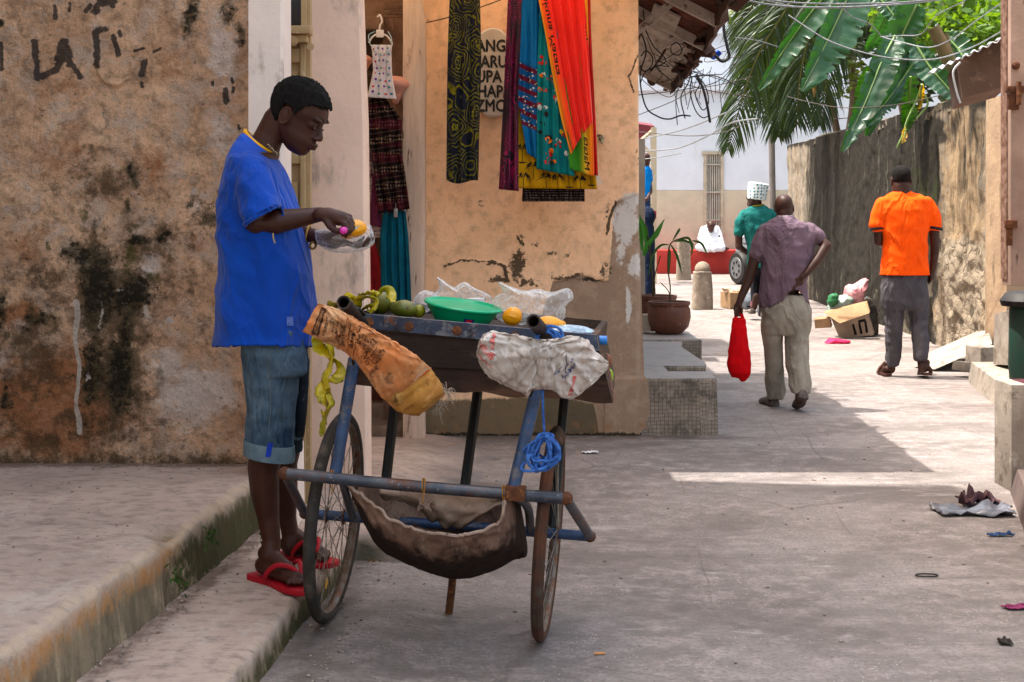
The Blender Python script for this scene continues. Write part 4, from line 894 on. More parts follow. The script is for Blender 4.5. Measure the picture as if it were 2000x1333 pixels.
m.v = [tuple(cb+tilt@V(v)) for v in m.v]; m2.v = [tuple(cb+tilt@V(v)) for v in m2.v]; m2.f = m2.f[:-2]
obj('bowl', m, GBM, bs); obj('inner_bowl', m2, GBM, bs)
def bf(x, y, o=.0012): a = -math.pi/2+x/.105; z = y-.036; r_ = .1025+(y*.55)+o; return cb+tilt@V((r_*math.cos(a), r_*math.sin(a), z))
obj('sticker', MB().grid(lambda u, v: bf(.028+(u-.5)*.033, .004+(v-.5)*.020), 8, 4), mat('sticker_blue', (.02, .05, .28)), bs)
obj('sticker_mark', MB().grid(lambda u, v: bf(.028+(u-.5)*.020, .004+(v-.5)*.014, .002), 6, 4), mat('sticker_red', (.75, .03, .04)), bs)
obj('sticker_mark', MB().grid(lambda u, v: bf(.028+(u-.5)*.012, .001+(v-.5)*.004, .0028), 4, 2), mat('sticker_white', (.8, .8, .8)), bs)
def plastic(name, tint=(.9, .9, .9), alpha=.22):
    s = NT(name); h = s.noise(45, 5, .7, 1.2); s.m.surface_render_method = 'BLENDED' if hasattr(s.m, 'surface_render_method') else s.m
    lw_ = s.n('ShaderNodeLayerWeight'); lw_.inputs[0].default_value = .5; a = s.mth('ADD', s.rng(s.noise(26, 6, .7, 1.5), .44, .62, alpha*.8, min(1, alpha*2.4)), s.mth('MULTIPLY', s.mth('POWER', lw_.outputs['Facing'], 2.0), .55), True)
    return s.fin(tint, .12, s.bump(h, .9, .012), 0, .8, Alpha=a)
PLM = plastic('clear_plastic', alpha=.13)
def bag(name, pts, Y_, depth, mt, label, cat, seed=0, amp=.014, nn=60):
    poly = [P(a, b, Y_) for a, b in pts]; c = sum(poly, V())/len(poly); C_ = catmull(poly+[poly[0]], 6)[:-1]; n = len(C_); rs = []
    for i in range(nn+1):
        th = math.pi*(.03+.94*i/nn); r_ = []
        for p in C_:
            q = c+(p-c)*math.sin(th)**.6; q.y += -math.cos(th)*depth
            e = q*13+V((seed, 0, 0)); d = (1-abs(mn.noise(e))*2.5)*.6+(1-abs(mn.noise(e*2.3))*2)*.45+mn.noise(e*5)*.2
            r_.append(q+(q-c).normalized()*amp*d)
        rs.append(r_)
    return obj(name, MB().rings(rs), mt, label=label, cat=cat, sharp=60)
bag('plastic_bag', [(968, 588), (985, 570), (978, 553), (992, 560), (1040, 570), (1080, 572), (1104, 566), (1112, 582), (1098, 600), (1100, 622), (1070, 636), (1020, 632), (975, 618)], 4.82, .07, PLM, 'crumpled clear plastic bag over yellow mango at the right of the tray', 'plastic bag', 3)
bag('plastic_bag', [(850, 578), (862, 565), (855, 543), (868, 555), (890, 566), (905, 556), (925, 562), (950, 576), (955, 592), (930, 605), (880, 600)], 4.98, .05, PLM, 'clear plastic bag with upright corner standing behind the green basin', 'plastic bag', 9)
bag('plastic_bag', [(806, 588), (815, 574), (832, 572), (848, 578), (850, 592), (835, 606), (812, 600)], 4.92, .03, PLM, 'small crumpled clear bag left of the green basin above a mango', 'plastic bag', 19, .01)
bag('plastic_sheet', [(1082, 638), (1110, 636), (1145, 640), (1160, 650), (1120, 652), (1085, 648)], 4.55, .06, plastic('bluish_plastic', (.65, .8, .95), .35), 'pale blue plastic sheet lying flat at the right end of the tray', 'plastic sheet', 29, .004)
obj('paper_cup', MB().lathe([(.001, 0), (.028, 0), (.03, .03), (.031, .03)], P(930, 600, 4.95), 20), mat('white_cup', (.8, .8, .78)), label='white paper tub peeking out behind the green basin', cat='tub')
bt = thing('water_bottle', 'plastic water bottle with a blue cap poking past the right end of the tray', 'bottle', P(1150, 668, 4.6))
q = P(1177, 665, 4.52); dx = V((1, .12, -.05)).normalized()
def along(prof, c, d, n=20):
    u = d.cross(V((0, 0, 1))).normalized(); w_ = u.cross(d); return MB().rings([[c+d*t+(u*math.cos(2*math.pi*k/n)+w_*math.sin(2*math.pi*k/n))*r_ for k in range(n)] for r_, t in prof])
obj('cap', along([(.012, .013), (.0145, .012), (.0145, -.012), (.0135, -.014)], q, dx, 24), mat('blue_cap', (.05, .25, .62), rough=.35, spec=.5), bt)
obj('bottle_body', along([(.012, -.014), (.013, -.03), (.028, -.07), (.032, -.09), (.031, -.2), (.028, -.24), (.005, -.245)], q, dx), plastic('bottle_plastic', (.8, .9, .95), .3), bt)
sb = MB(); 
for i in range(16): p = P(1184+i*.9, 690+i*5.5, 4.5); sb.tube([p, p+V((.006*random.uniform(-1, 1)+.004, 0, -.012))], .003, 5)
nb = thing('net_bag', 'net bag of fruit hanging off the right side of the tray', 'net bag', P(1192, 770, 4.7))
obj('netting', sb, mat('net_pink', (.35, .2, .16)), nb); obj('fruit', MB().ell(P(1189, 735, 4.72), (.016, .02, .026)), mat('lime_skin', (.25, .38, .03), rough=.4), nb); obj('fruit', MB().ell(P(1187, 705, 4.74), (.014, .02, .024)), mat('brown_fruit', (.25, .10, .05), rough=.5), nb)
# ---------------------------------------------------------------- people
def skinm(name, a, b):
    a, b = [tuple(x*.85 for x in q) for q in (a, b)]; return mat(name, a, b, 14, rough=.5, bump=(120, .15, .001), spec=.32)
SK1 = skinm('deep_brown_skin', (.095, .036, .022), (.072, .026, .016)); SK2 = skinm('dark_brown_skin', (.085, .036, .024), (.065, .026, .018))
def crease(m, sc=5, st=.5, dist=.03):
    nt = m.node_tree; b = nt.nodes['Principled BSDF']; n = lambda t: nt.nodes.new(t)
    g = n('ShaderNodeNewGeometry'); mp = n('ShaderNodeMapping'); mp.inputs['Scale'].default_value = (1, 1, .45); mp.inputs['Rotation'].default_value = (.3, .5, 0)
    o = n('ShaderNodeTexNoise'); o.inputs['Scale'].default_value = sc; o.inputs['Detail'].default_value = 4; o.inputs['Distortion'].default_value = .6
    nt.links.new(g.outputs['Position'], mp.inputs[0]); nt.links.new(mp.outputs[0], o.inputs['Vector'])
    s1 = n('ShaderNodeMath'); s1.operation = 'SUBTRACT'; s1.inputs[1].default_value = .5; a1 = n('ShaderNodeMath'); a1.operation = 'ABSOLUTE'
    r = n('ShaderNodeMapRange'); r.inputs['From Min'].default_value = 0; r.inputs['From Max'].default_value = .07; r.inputs['To Min'].default_value = 1; r.inputs['To Max'].default_value = 0
    nt.links.new(o.outputs['Fac'], s1.inputs[0]); nt.links.new(s1.outputs[0], a1.inputs[0]); nt.links.new(a1.outputs[0], r.inputs['Value'])
    bp_ = n('ShaderNodeBump'); bp_.inputs['Strength'].default_value = st; bp_.inputs['Distance'].default_value = dist; nt.links.new(r.outputs[0], bp_.inputs['Height'])
    L_ = b.inputs['Normal'].links
    if L_: nt.links.new(L_[0].from_socket, bp_.inputs['Normal'])
    nt.links.new(bp_.outputs[0], b.inputs['Normal']); return m
def cloth(name, a, b=None, wv=240, rough=.85, layers=(), bs=.25, **kw):
    return crease(mat(name, a, b or tuple(x*.82 for x in a), 7, layers, rough, (wv, bs, .0015), spec=.15, **kw), 4.5, .45, .03)
def ring(c, rx, ry, n=24, tilt=None, e=2.0, slope=0.0):
    out = []
    for k in range(n):
        a = 2*math.pi*k/n; cx_, sy_ = math.cos(a), math.sin(a)
        x = rx*abs(cx_)**(2/e)*(1 if cx_ >= 0 else -1); y = ry*abs(sy_)**(2/e)*(1 if sy_ >= 0 else -1)
        v = V((x, y, slope*x)); out.append(V(c)+(tilt@v if tilt else v))
    return out
def rows(mb, Y, tab, e=2.3, n=28):
    """tab rows: py, xleft, xright, half depth (m)[, dY][, slope]"""
    rs = []
    for t in tab:
        py_, xl, xr, d = t[:4]; dy = t[4] if len(t) > 4 else 0; sl_ = t[5] if len(t) > 5 else 0
        s_ = (Y+dy)/F; c = P((xl+xr)/2, py_, Y+dy); rs.append(ring(c, (xr-xl)/2*s_, d, n, e=e, slope=sl_))
    return mb.rings(rs)
def limbp(mb, Y, pts, n=14):
    """pts: px, py, dY, radius px"""
    return mb.limb([P(p[0], p[1], Y+p[2]) for p in pts], [p[3]*Y/F for p in pts], n)
HEAD = [(.000, .068, .018, .020), (.010, .082, -.002, .036), (.024, .087, -.020, .050), (.038, .089, -.034, .057), (.050, .092, -.046, .061), (.062, .090, -.056, .064), (.075, .087, -.068, .064), (.092, .085, -.085, .068), (.108, .082, -.094, .071), (.122, .084, -.100, .073), (.136, .092, -.103, .0745), (.152, .091, -.104, .075), (.170, .084, -.100, .073), (.188, .071, -.091, .067), (.205, .050, -.074, .056), (.218, .025, -.050, .038), (.225, .002, -.026, .018)]
def head(mb, o, M, s_=1.0, hs=HEAD, nose=1, lips=1):
    T = lambda v: V(o)+M@(V(v)*s_)
    rs = []
    for z, xf, xb, w_ in hs:
        c = ((xf+xb)/2, 0, z); r_ = []
        for k in range(28):
            a = 2*math.pi*k/28; x = (xf-xb)/2*math.cos(a); y = w_*math.sin(a)
            if .03 < z < .12 and math.cos(a) > 0: y *= 1-.10*math.cos(a)
            r_.append(T((c[0]+x, y, z)))
        rs.append(r_)
    mb.rings(rs)
    if nose:
        mb.limb([T((.080, 0, .124)), T((.090, 0, .102)), T((.100, 0, .083))], [.007*s_, .0095*s_, .0125*s_], 10)
        for sg_ in (-1, 1): mb.ell(T((.092, .015*sg_, .078)), (.012*s_, .0095*s_, .0085*s_), M)
    if lips:
        mb.ell(T((.095, 0, .056)), (.012*s_, .024*s_, .0065*s_), M); mb.ell(T((.093, 0, .0435)), (.012*s_, .021*s_, .0075*s_), M)
    for sg_ in (-1, 1):
        mb.ell(T((.081, .031*sg_, .137)), (.012*s_, .024*s_, .0065*s_), M)        # brow ridge
        mb.ell(T((.062, .029*sg_, .114)), (.0185*s_, .021*s_, .016*s_), M)      # eyelid
        E = M@Matrix.Rotation(R(-20*sg_), 3, 'Z')
        mb.ell(T((-.012, .0745*sg_, .102)), (.019*s_, .009*s_, .033*s_), E); mb.tube([T((-.012+.018*math.cos(a), .082*sg_, .103+.030*math.sin(a))) for a in [2*math.pi*i/14 for i in range(14)]], .0042*s_, 6, close=True)
    return T
def hairshell(T, o, M, s_, thick, line, name, m, parent, rough_=.002, seed=0, dens=1):
    mb = MB(); rs = []
    zs = [.05+.178*i/52 for i in range(53)]
    H0 = [(z, xf) for z, xf, xb, w_ in HEAD]; H1 = [(z, xb) for z, xf, xb, w_ in HEAD]; H2 = [(z, w_) for z, xf, xb, w_ in HEAD]
    n = 110; pts = []
    for z in zs:
        xf, xb, w_ = interp(H0, min(z, .225)), interp(H1, min(z, .225)), interp(H2, min(z, .225)); r_ = []
        up = sm((z-.15)/.07)
        for k in range(n):
            a = 2*math.pi*k/n; x = (xf+xb)/2+((xf-xb)/2+thick*.9)*math.cos(a); y = (w_+thick)*math.sin(a)
            nz = mn.noise(V((x*60, y*60, z*60+seed)))*rough_+mn.noise(V((x*260, y*260, z*260+seed)))*rough_*1.3
            r_.append(V((x*(1+nz*8), y*(1+nz*8), z+thick*up+nz*1.5)))
        pts.append(r_)
    o0 = len(mb.v)
    for r_ in pts: mb.v += [tuple(v) for v in r_]
    keep = lambda v: line(v)
    for j in range(len(pts)-1):
        for k in range(n):
            q = (j*n+k, j*n+(k+1) % n, (j+1)*n+(k+1) % n, (j+1)*n+k)
            c = sum((V(mb.v[i]) for i in q), V())/4
            if keep(c): mb.f.append(q)
    mb.f.append(tuple((len(pts)-1)*n+k for k in range(n)))
    mb.v = [tuple(T(v)) for v in mb.v]
    return obj(name, mb, m, parent, sharp=180, recalc=False, solid=thick*.8)
def foldfn(amp, sc, st=(1, 1, .3), seed=0, extra=None):
    def f(co, n_):
        q = V((co.x*sc*st[0], co.y*sc*st[1], co.z*sc*st[2]))+V((seed, 0, 0))
        d = (1-abs(mn.noise(q))*2.6)*.6+mn.noise(q*2.3)*.45
        q2 = V((co.x*sc*.8+co.z*sc*.8, co.y*sc*.5, co.z*sc*.9-co.x*sc*.4)); d += (1-abs(mn.noise(q2+V((9, seed, 3))))*3)*.35
        r_ = amp*d
        return r_+(extra(co, n_) if extra else 0)
    return f
def fingers(mb, segs):
    for pts, r0 in segs: mb.limb(pts, [r0, r0*.95, r0*.88, r0*.75][:len(pts)], 8)

# ---- the fruit seller
seller = thing('person', 'young man in royal blue shirt and rolled denim shorts peeling a mango beside the cart', 'person', V((-.82, 4.95, .13)))
Yv = 4.9; Sv = Yv/F
HM = Matrix.Rotation(R(-13), 3, 'Z')@Matrix.Rotation(R(29), 3, 'Y')
HO = P(553, 286, Yv); HS = 1.045
b = MB(); T = head(b, HO, HM, HS)
b.limb([P(513, 296, Yv), P(527, 264, Yv), P(545, 234, Yv)], [.056, .050, .054], 16)
rows(b, Yv, [(300, 470, 545, .12), (330, 470, 535, .13), (420, 470, 545, .13), (560, 470, 570, .13), (700, 490, 580, .13)])
# near (right) arm
limbp(b, 4.74, [(503, 335, .02, 20), (501, 385, -.04, 22), (501, 434, -.03, 25), (540, 433, -.02, 25), (580, 427, 0, 20), (626, 419, .02, 14.5)])
# far (left) arm
limbp(b, 5.0, [(520, 340, .04, 20), (530, 400, .06, 21), (545, 445, .02, 23), (580, 456, -.04, 19), (612, 460, -.10, 13.5)])
# near hand: closed round the knife
def Q(x, y, Y): return P(x, y, Y)
b.limb([Q(624, 419, 4.72), Q(642, 421, 4.72), Q(664, 427, 4.72)], [.023, .027, .026], 12)
b.ell(Q(650, 424, 4.745), (.040, .034, .020), (0, R(10), 0))
fingers(b, [([Q(662, 417, 4.775), Q(683, 424, 4.78), Q(689, 438, 4.775), Q(684, 449, 4.76)], .0115),
            ([Q(662, 421, 4.752), Q(684, 430, 4.752), Q(689, 445, 4.748), Q(681, 457, 4.735)], .0118),
            ([Q(660, 425, 4.727), Q(681, 435, 4.727), Q(685, 450, 4.722), Q(675, 461, 4.715)], .0115),
            ([Q(656, 428, 4.704), Q(674, 438, 4.703), Q(678, 451, 4.70), Q(669, 459, 4.70)], .0100),
            ([Q(636, 430, 4.705), Q(645, 444, 4.70), Q(658, 452, 4.70), Q(668, 449, 4.70)], .0125)])
# far hand: open palm up under the mango
b.limb([Q(608, 460, 4.90), Q(628, 465, 4.88), Q(652, 471, 4.86)], [.023, .027, .030], 12)
b.ell(Q(656, 472, 4.85), (.048, .044, .018), (0, R(8), 0))
fingers(b, [([Q(672, 473, 4.81), Q(692, 480, 4.80), Q(709, 478, 4.80), Q(721, 467, 4.80)], .0100),
            ([Q(675, 474, 4.835), Q(697, 481, 4.83), Q(715, 478, 4.83), Q(727, 466, 4.83)], .0105),
            ([Q(674, 474, 4.86), Q(695, 480, 4.86), Q(712, 476, 4.86), Q(722, 464, 4.86)], .0105),
            ([Q(668, 473, 4.885), Q(686, 478, 4.89), Q(701, 474, 4.89), Q(710, 464, 4.89)], .0095),
            ([Q(638, 464, 4.81), Q(652, 455, 4.795), Q(664, 452, 4.785), Q(672, 458, 4.78)], .0120)])
# legs
limbp(b, 4.83, [(528, 720, 0, 46), (529, 850, 0, 36), (514, 915, .02, 31.5), (517, 960, .03, 29), (524, 1010, .035, 22), (530, 1055, .03, 18.5), (527, 1090, .02, 21)])
limbp(b, 5.12, [(556, 720, -.12, 44), (561, 850, -.05, 33), (552, 905, 0, 29), (556, 960, .02, 26), (561, 1010, .03, 18), (567, 1045, .03, 17), (568, 1068, .02, 19)])
def foot(mb, heel, toe, z0, side, s_=1.0, toes=True):
    """side +1: big toe on the left of the walking direction"""
    h = V(heel); d = V(toe)-h; L_ = d.length; d.normalize(); l = V((-d.y, d.x, 0))*side
    Tf = lambda x, y, z: h+d*(x*L_)+l*(y*s_)+V((0, 0, z*s_))
    mb.limb([Tf(.06, 0, .032), Tf(.30, -.004, .030), Tf(.60, -.002, .026), Tf(.76, 0, .020)], [.031*s_, .030*s_, .031*s_, .024*s_], 14)
    mb.limb([Tf(.12, 0, .075), Tf(.32, .002, .062), Tf(.56, .006, .040), Tf(.74, .008, .024)], [.030*s_, .027*s_, .024*s_, .018*s_], 12)
    mb.ell(Tf(.70, .0, .018), (.034*s_, .036*s_, .016*s_))
    if toes:
        for i, (y, x, r_) in enumerate(((.028, .99, .0125), (.010, .97, .0092), (-.006, .94, .0088), (-.021, .90, .0085), (-.034, .85, .0085))):
            mb.limb([Tf(.72-.02*i, y*.85, .017), Tf((.72+x)/2, y, .020), Tf(x-.05, y*1.08, .012)], [r_*s_, r_*.95*s_, r_*s_], 8)
    return Tf
zs_ = .151
ft = lambda px_, Y_, z: V(((px_-1000)*Y_/F, Y_, z))
foot(b, ft(509, 4.885, zs_), ft(600, 4.70, zs_), zs_, 1)
foot(b, ft(556, 5.19, zs_), ft(648, 5.06, zs_), zs_, -1)
body = fused('body', b, SK1, seller, voxel=.0042, sm_it=3, label='bare brown skin with bowed head in profile')
HAIR = mat('black_hair', (.012, .010, .010), (.02, .017, .016), 60, rough=.9, bump=(420, 1.0, .004), spec=.15)
def vline(v):
    lim = interp([(-.12, .045), (-.06, .055), (-.04, .07), (-.030, .140), (.0, .142), (.010, .128), (.018, .120), (.026, .150), (.045, .172), (.06, .178), (.09, .182)], v.x)
    return v.z > lim+.004*mn.noise(V(v)*90)
hairshell(T, HO, HM, HS, .0085, vline, 'hair', HAIR, seller, .0030)
EB = mat('eyebrow_black', (.012, .010, .010), rough=.9)
for sg_ in (-1, 1):
    obj('eyebrow', MB().tube([T((.0905-.55*t*t*.06, sg_*(.012+.04*t), .139+.006*math.sin(t*3))) for t in [i/8 for i in range(9)]], [.001, .0022, .0022, .0018, .001], 6, sx=1.4), EB, seller)
    ee = obj('eye', MB().ell(T((.0795, sg_*.031, .1085)), (.0055*HS, .0105*HS, .0022*HS), HM), mat('eye_white', (.16, .12, .10), rough=.4), seller)
    obj('pupil', MB().ell(T((.0855, sg_*.031, .1075)), (.003, .005, .004), HM), mat('pupil_dark', (.01, .006, .005), rough=.2), ee)
obj('lip_line', MB().tube([T((.1035-abs(y)*.35, y, .0495)) for y in [-.02+.04*i/8 for i in range(9)]], .0012, 5), mat('lip_dark', (.03, .012, .012)), seller)
NAIL = mat('toenail', (.20, .10, .08), rough=.35)
# shirt
SH = NT('blue_jersey'); SHM = SH.fin(SH.mix(SH.rng(SH.noise(3.5, 4), .4, .6), (.003, .088, .42), (.002, .068, .34)), .78, SH.bump(SH.noise(300, 3), .15, .001), 0, .2, Sheen_Weight=.1)
b = MB()
rows(b, Yv, [(279, 482, 536, .064, 0, -.8), (287, 472, 540, .10, 0, -.72), (300, 460, 545, .15, 0, -.5), (320, 448, 551, .195, 0, -.22), (345, 440, 558, .212), (390, 434, 573, .212), (450, 432, 590, .205), (520, 430, 602, .208), (600, 429, 610, .215), (650, 428, 609, .22), (690, 427, 606, .222)], e=2.4, n=40)
b.tube(catmull([P(488, 318, 4.77), P(492, 335, 4.74), P(500, 365, 4.705), P(509, 398, 4.68), P(520, 430, 4.665)], 5), [30*Sv, 34*Sv, 35*Sv, 36*Sv, 37*Sv], 26)
limbp(b, 5.08, [(510, 325, .0, 34), (525, 360, 0, 36), (540, 400, 0, 34)])
def vf(co, n_):
    d = 0
    # tension folds running from the shoulder and the bent elbow across the body
    q = V((co.x*3.2+co.z*2.0, co.y*2.0, co.z*1.2))
    d += .008*(1-abs(mn.noise(q*1.9))*3)*sm((1.66-co.z)/.3)
    d += .010*(1-abs(mn.noise(V((co.x*9, co.y*7, co.z*1.1))))*3)*sm((1.35-co.z)/.4)
    d += .006*(1-abs(mn.noise(V((co.x*12+co.z*8, co.y*8, co.z*9-co.x*5))))*3)*sm(1-abs(co.z-1.38)/.25)+.003*mn.noise(V((co.x*20+co.z*12, co.y*14, co.z*16)))
    return d
def shcut(co):
    if HY-(co.z-H)*F/co.y > 679: return True
    q = co-P(512, 421, 4.67)
    return q.x*.5-q.z*.86 > 0 and co.y < 4.684 and (q-V((.5, 0, -.86))*(q.x*.5-q.z*.86)).length < .080
shirt = fused('shirt', b, SHM, seller, voxel=.0065, sm_it=10, disp=vf, cut=shcut, solid=.004)
from mathutils.bvhtree import BVHTree
def onsurf(o, px_, py_, off):
    if o.name not in BV: BV[o.name] = BVHTree.FromPolygons([v.co+WL[o.name] for v in o.data.vertices], [p.vertices[:] for p in o.data.polygons])
    c = V((0, 0, H)); d = (P(px_, py_, 5)-c).normalized(); h = BV[o.name].ray_cast(c, d); return (h[0] if h[0] else P(px_, py_, 4.7))-d*off
BV = {}
hm_ = []
for k in range(30):
    a = 2*math.pi*k/30; c = P(512, 420, 4.672); hm_.append(c+V((.86, 0, .5))*(.065*math.cos(a))+V((0, 1, 0))*(.064*math.sin(a)))
obj('sleeve_hem', MB().tube(hm_, .0085, 6, close=True), SHM, shirt)
YEL = mat('yellow_trim', (.75, .42, .01), (.65, .36, .01), rough=.7)
m = MB(); cols = []
for k in range(32):
    a = 2*math.pi*k/32; c = P(509, 279, Yv); cols.append(c+V((.79, 0, -.61))*(.066*math.cos(a))+V((0, .070*math.sin(a), -.008*abs(math.sin(a)))))
m.tube(cols, .0075, 8, close=True); obj('collar', m, YEL, shirt)
m = MB()
for k in range(3): m.tube([onsurf(shirt, 519+7*k+dx_, 285+7*k+dy_, .002) for dx_, dy_ in ((0, 0), (5, -3), (9, 2), (4, 5), (0, 0))], .0016, 5)
obj('shoulder_trim', m, mat('cream_print', (.55, .48, .30)), shirt)
obj('dangling_string', MB().tube(catmull([P(533, 456, 4.66), P(534, 466, 4.665), P(537, 475, 4.67)], 4), .0026, 6), mat('straw_string', (.5, .38, .18)), shirt)
obj('printed_badge', MB().grid(lambda u, v: onsurf(shirt, 560+13*u, 619+18*v, .004), 4, 5), mat('badge_blue', (.10, .16, .42), (.2, .25, .5), 90), shirt)
crease(SHM, 4.2, .40, .022)
# shorts
DN = mat('faded_denim', (.135, .185, .235), (.065, .10, .145), 9, [((.22, .29, .34), 7, .52, .70, (1, 1, .5)), ((.035, .06, .10), 14, .55, .68, (1, 1, .4))], .9, (260, .5, .002), spec=.1)
crease(DN, 7, .5, .018)
DNL = mat('denim_cuff', (.20, .25, .28), (.13, .18, .22), 20, rough=.9, bump=(260, .5, .002), spec=.1)
DND = mat('dark_denim', (.03, .04, .055), (.018, .024, .032), 9, [((.08, .1, .12), 18, .58, .68)], .9, (260, .5, .002), spec=.1)
b = MB(); rows(b, 4.86, [(640, 470, 596, .15), (690, 476, 598, .15), (730, 480, 600, .135)], n=30)
b.rings([ring(P((l+r_)/2, y, 4.83), (r_-l)/2*Sv, d, 26, slope=sl_) for y, l, r_, d, sl_ in ((700, 478, 576, .10, 0), (740, 481, 580, .10, 0), (790, 484, 577, .088, 0), (840, 482, 573, .08, 0), (884, 481, 568, .076, -.16))])
b.rings([ring(P((l+r_)/2, y, 5.02), (r_-l)/2*Sv, d, 26, slope=sl_) for y, l, r_, d, sl_ in ((700, 505, 604, .09, 0), (760, 518, 601, .085, 0), (810, 530, 594, .08, 0), (855, 536, 590, .075, 0), (872, 538, 584, .07, 0))])
shorts = fused('shorts', b, DN, seller, voxel=.006, sm_it=4, disp=foldfn(.0065, 11, (1, 1, .8), 4))
def band(c, rx, ry, h, sl_, mt, name, par, th=.004, n=28):
    return obj(name, MB().rings([ring(c+V((0, 0, z)), rx+o, ry+o, n, slope=sl_) for z, o in ((-h/2, -.004), (-h/2, th), (-h/4, th*1.4), (h/2, th), (h/2, -.004))], cap=False), mt, par, solid=.002)
band(P(526, 880, 4.83), 46*Sv, .082, .052, -.16, DNL, 'cuff', shorts)
band(P(562, 866, 5.02), 26*Sv, .072, .045, -.1, DND, 'cuff', shorts)
obj('cuff_stripe', MB().grid(lambda u, v: P(518+10*u+5*(1-v), 866+27*v, 4.745-.004-.0*u), 3, 4), mat('stripe_blue', (.02, .06, .4)), shorts)
obj('leg_panel', MB().rings([ring(P(585, y, 4.99), r_*Sv, .05, 16) for y, r_ in ((690, 16), (740, 17), (800, 14), (850, 8))]).jit(.006, 14), DND, shorts, sharp=180)
obj('side_seam', MB().tube([onsurf(shorts, 527+2*math.sin(y*.05), y, .0005) for y in range(690, 856, 6)], .0014, 5), mat('seam_thread', (.20, .22, .24)), shorts)
obj('back_pocket_seam', MB().tube([P(484, y, 4.80) for y in (690, 720, 760)], .002, 5), mat('seam', (.35, .33, .28)), shorts)
# flip-flops
RED = mat('red_rubber', (.42, .018, .035), (.34, .015, .03), 20, [((.2, .03, .03), 40, .6, .7)], .55, (60, .3, .002)); REDD = mat('red_rubber_side', (.24, .02, .03), rough=.7)
def flip(heel, toe, z0, side, label):
    h = V(heel); d = V(toe)-h; L_ = d.length; d.normalize(); l = V((-d.y, d.x, 0))*side
    def o(x, y, z): return h+d*(x*L_)+l*y+V((0, 0, z))
    prof = [(-.05, .018), (-.02, .034), (.15, .037), (.4, .034), (.65, .046), (.85, .050), (1.0, .040), (1.05, .020)]
    cv = catmull([V((x, y, 0)) for x, y in prof], 4); loop = [(p.x, p.y) for p in cv]+[(p.x, -p.y) for p in reversed(cv)]
    f = thing('flip_flop', label, 'flip-flop', o(.5, 0, z0))
    obj('sole', MB().rings([[o(x*.99, y*.97, z0) for x, y in loop], [o(x, y, z0+.003) for x, y in loop], [o(x, y, z0+.017) for x, y in loop], [o(x*.995, y*.97, z0+.019) for x, y in loop]]), RED, f)
    m = MB()
    for s_ in (-1, 1): m.tube(catmull([o(.80, .017, z0+.018), o(.775, .017+s_*.004, z0+.052), o(.70, .012+s_*.024, z0+.078), o(.58, .004+s_*.042, z0+.080), o(.45, s_*.050, z0+.050), o(.38, s_*.045, z0+.018)], 5), [.006, .0075, .0085, .0085, .0075], 8, sx=.8)
    obj('strap', m, RED, f); return f
flip(ft(500, 4.90, .13), ft(601, 4.695, .13), 0, 1, 'red rubber flip-flop on the near foot of the man in the blue shirt')
flip(ft(549, 5.20, .13), ft(649, 5.055, .13), 0, -1, 'red rubber flip-flop on the far foot of the man in blue, behind the wheel')
# held things
mango(690, 448, 4.80, 27, 19, FLESH, 'peeled yellow mango held in the plastic covered hand', -.25, 'peeled mango', 'peeled_mango', 8)
kn = thing('knife', 'small knife with a bright pink handle gripped by the man in blue', 'knife', P(668, 456, 4.70))
kd = (P(690, 444, 4.77)-P(666, 452, 4.69)).normalized()
obj('knife_handle', MB().limb([P(670, 451, 4.682), P(676, 449, 4.72), P(682, 447, 4.75)], [.0125, .012, .009], 12), mat('pink_plastic', (.62, .07, .38), rough=.35, spec=.5), kn)
obj('blade', MB().prism([P(680, 446, 4.75), P(705, 440, 4.775), P(703, 446, 4.775), P(681, 451, 4.75)], (0, .0015, 0)), mat('blade_steel', (.6, .6, .6), metallic=.9, rough=.25), kn)
bag('plastic_glove_bag', [(618, 452), (640, 447), (664, 456), (700, 468), (712, 452), (722, 440), (728, 462), (724, 480), (700, 492), (660, 492), (636, 486), (620, 474)], 4.845, .065, plastic('bag_film', (.85, .82, .84), .13), 'clear plastic bag worn over the hand that holds the mango', 'plastic bag', 41, .006)
m = MB().tube([P(601, 459, 4.915)+V((.006*math.sin(a), .036*math.cos(a), .033*math.sin(a))) for a in [2*math.pi*i/24 for i in range(24)]], .0035, 8, close=True)
obj('bracelet', m, mat('gold_cord', (.55, .33, .10), rough=.4, metallic=.3), seller)
obj('ring_charm', MB().tube([P(611, 480, 4.87)+V((.010*math.cos(a), .004*math.sin(a), .011*math.sin(a))) for a in [2*math.pi*i/18 for i in range(18)]], .0042, 8, close=True), mat('brass_charm', (.22, .14, .06), rough=.4, metallic=.6), seller)

# ---- back view people
def back_head(b, cx, top, bot, Y, w_, yaw=90, pitch=8, hs=None):
    s_ = (bot-top)*Y/F/.232
    M = Matrix.Rotation(R(yaw), 3, 'Z')@Matrix.Rotation(R(pitch), 3, 'Y'); o = P(cx, bot, Y)
    return head(b, o, M, s_), o, M, s_
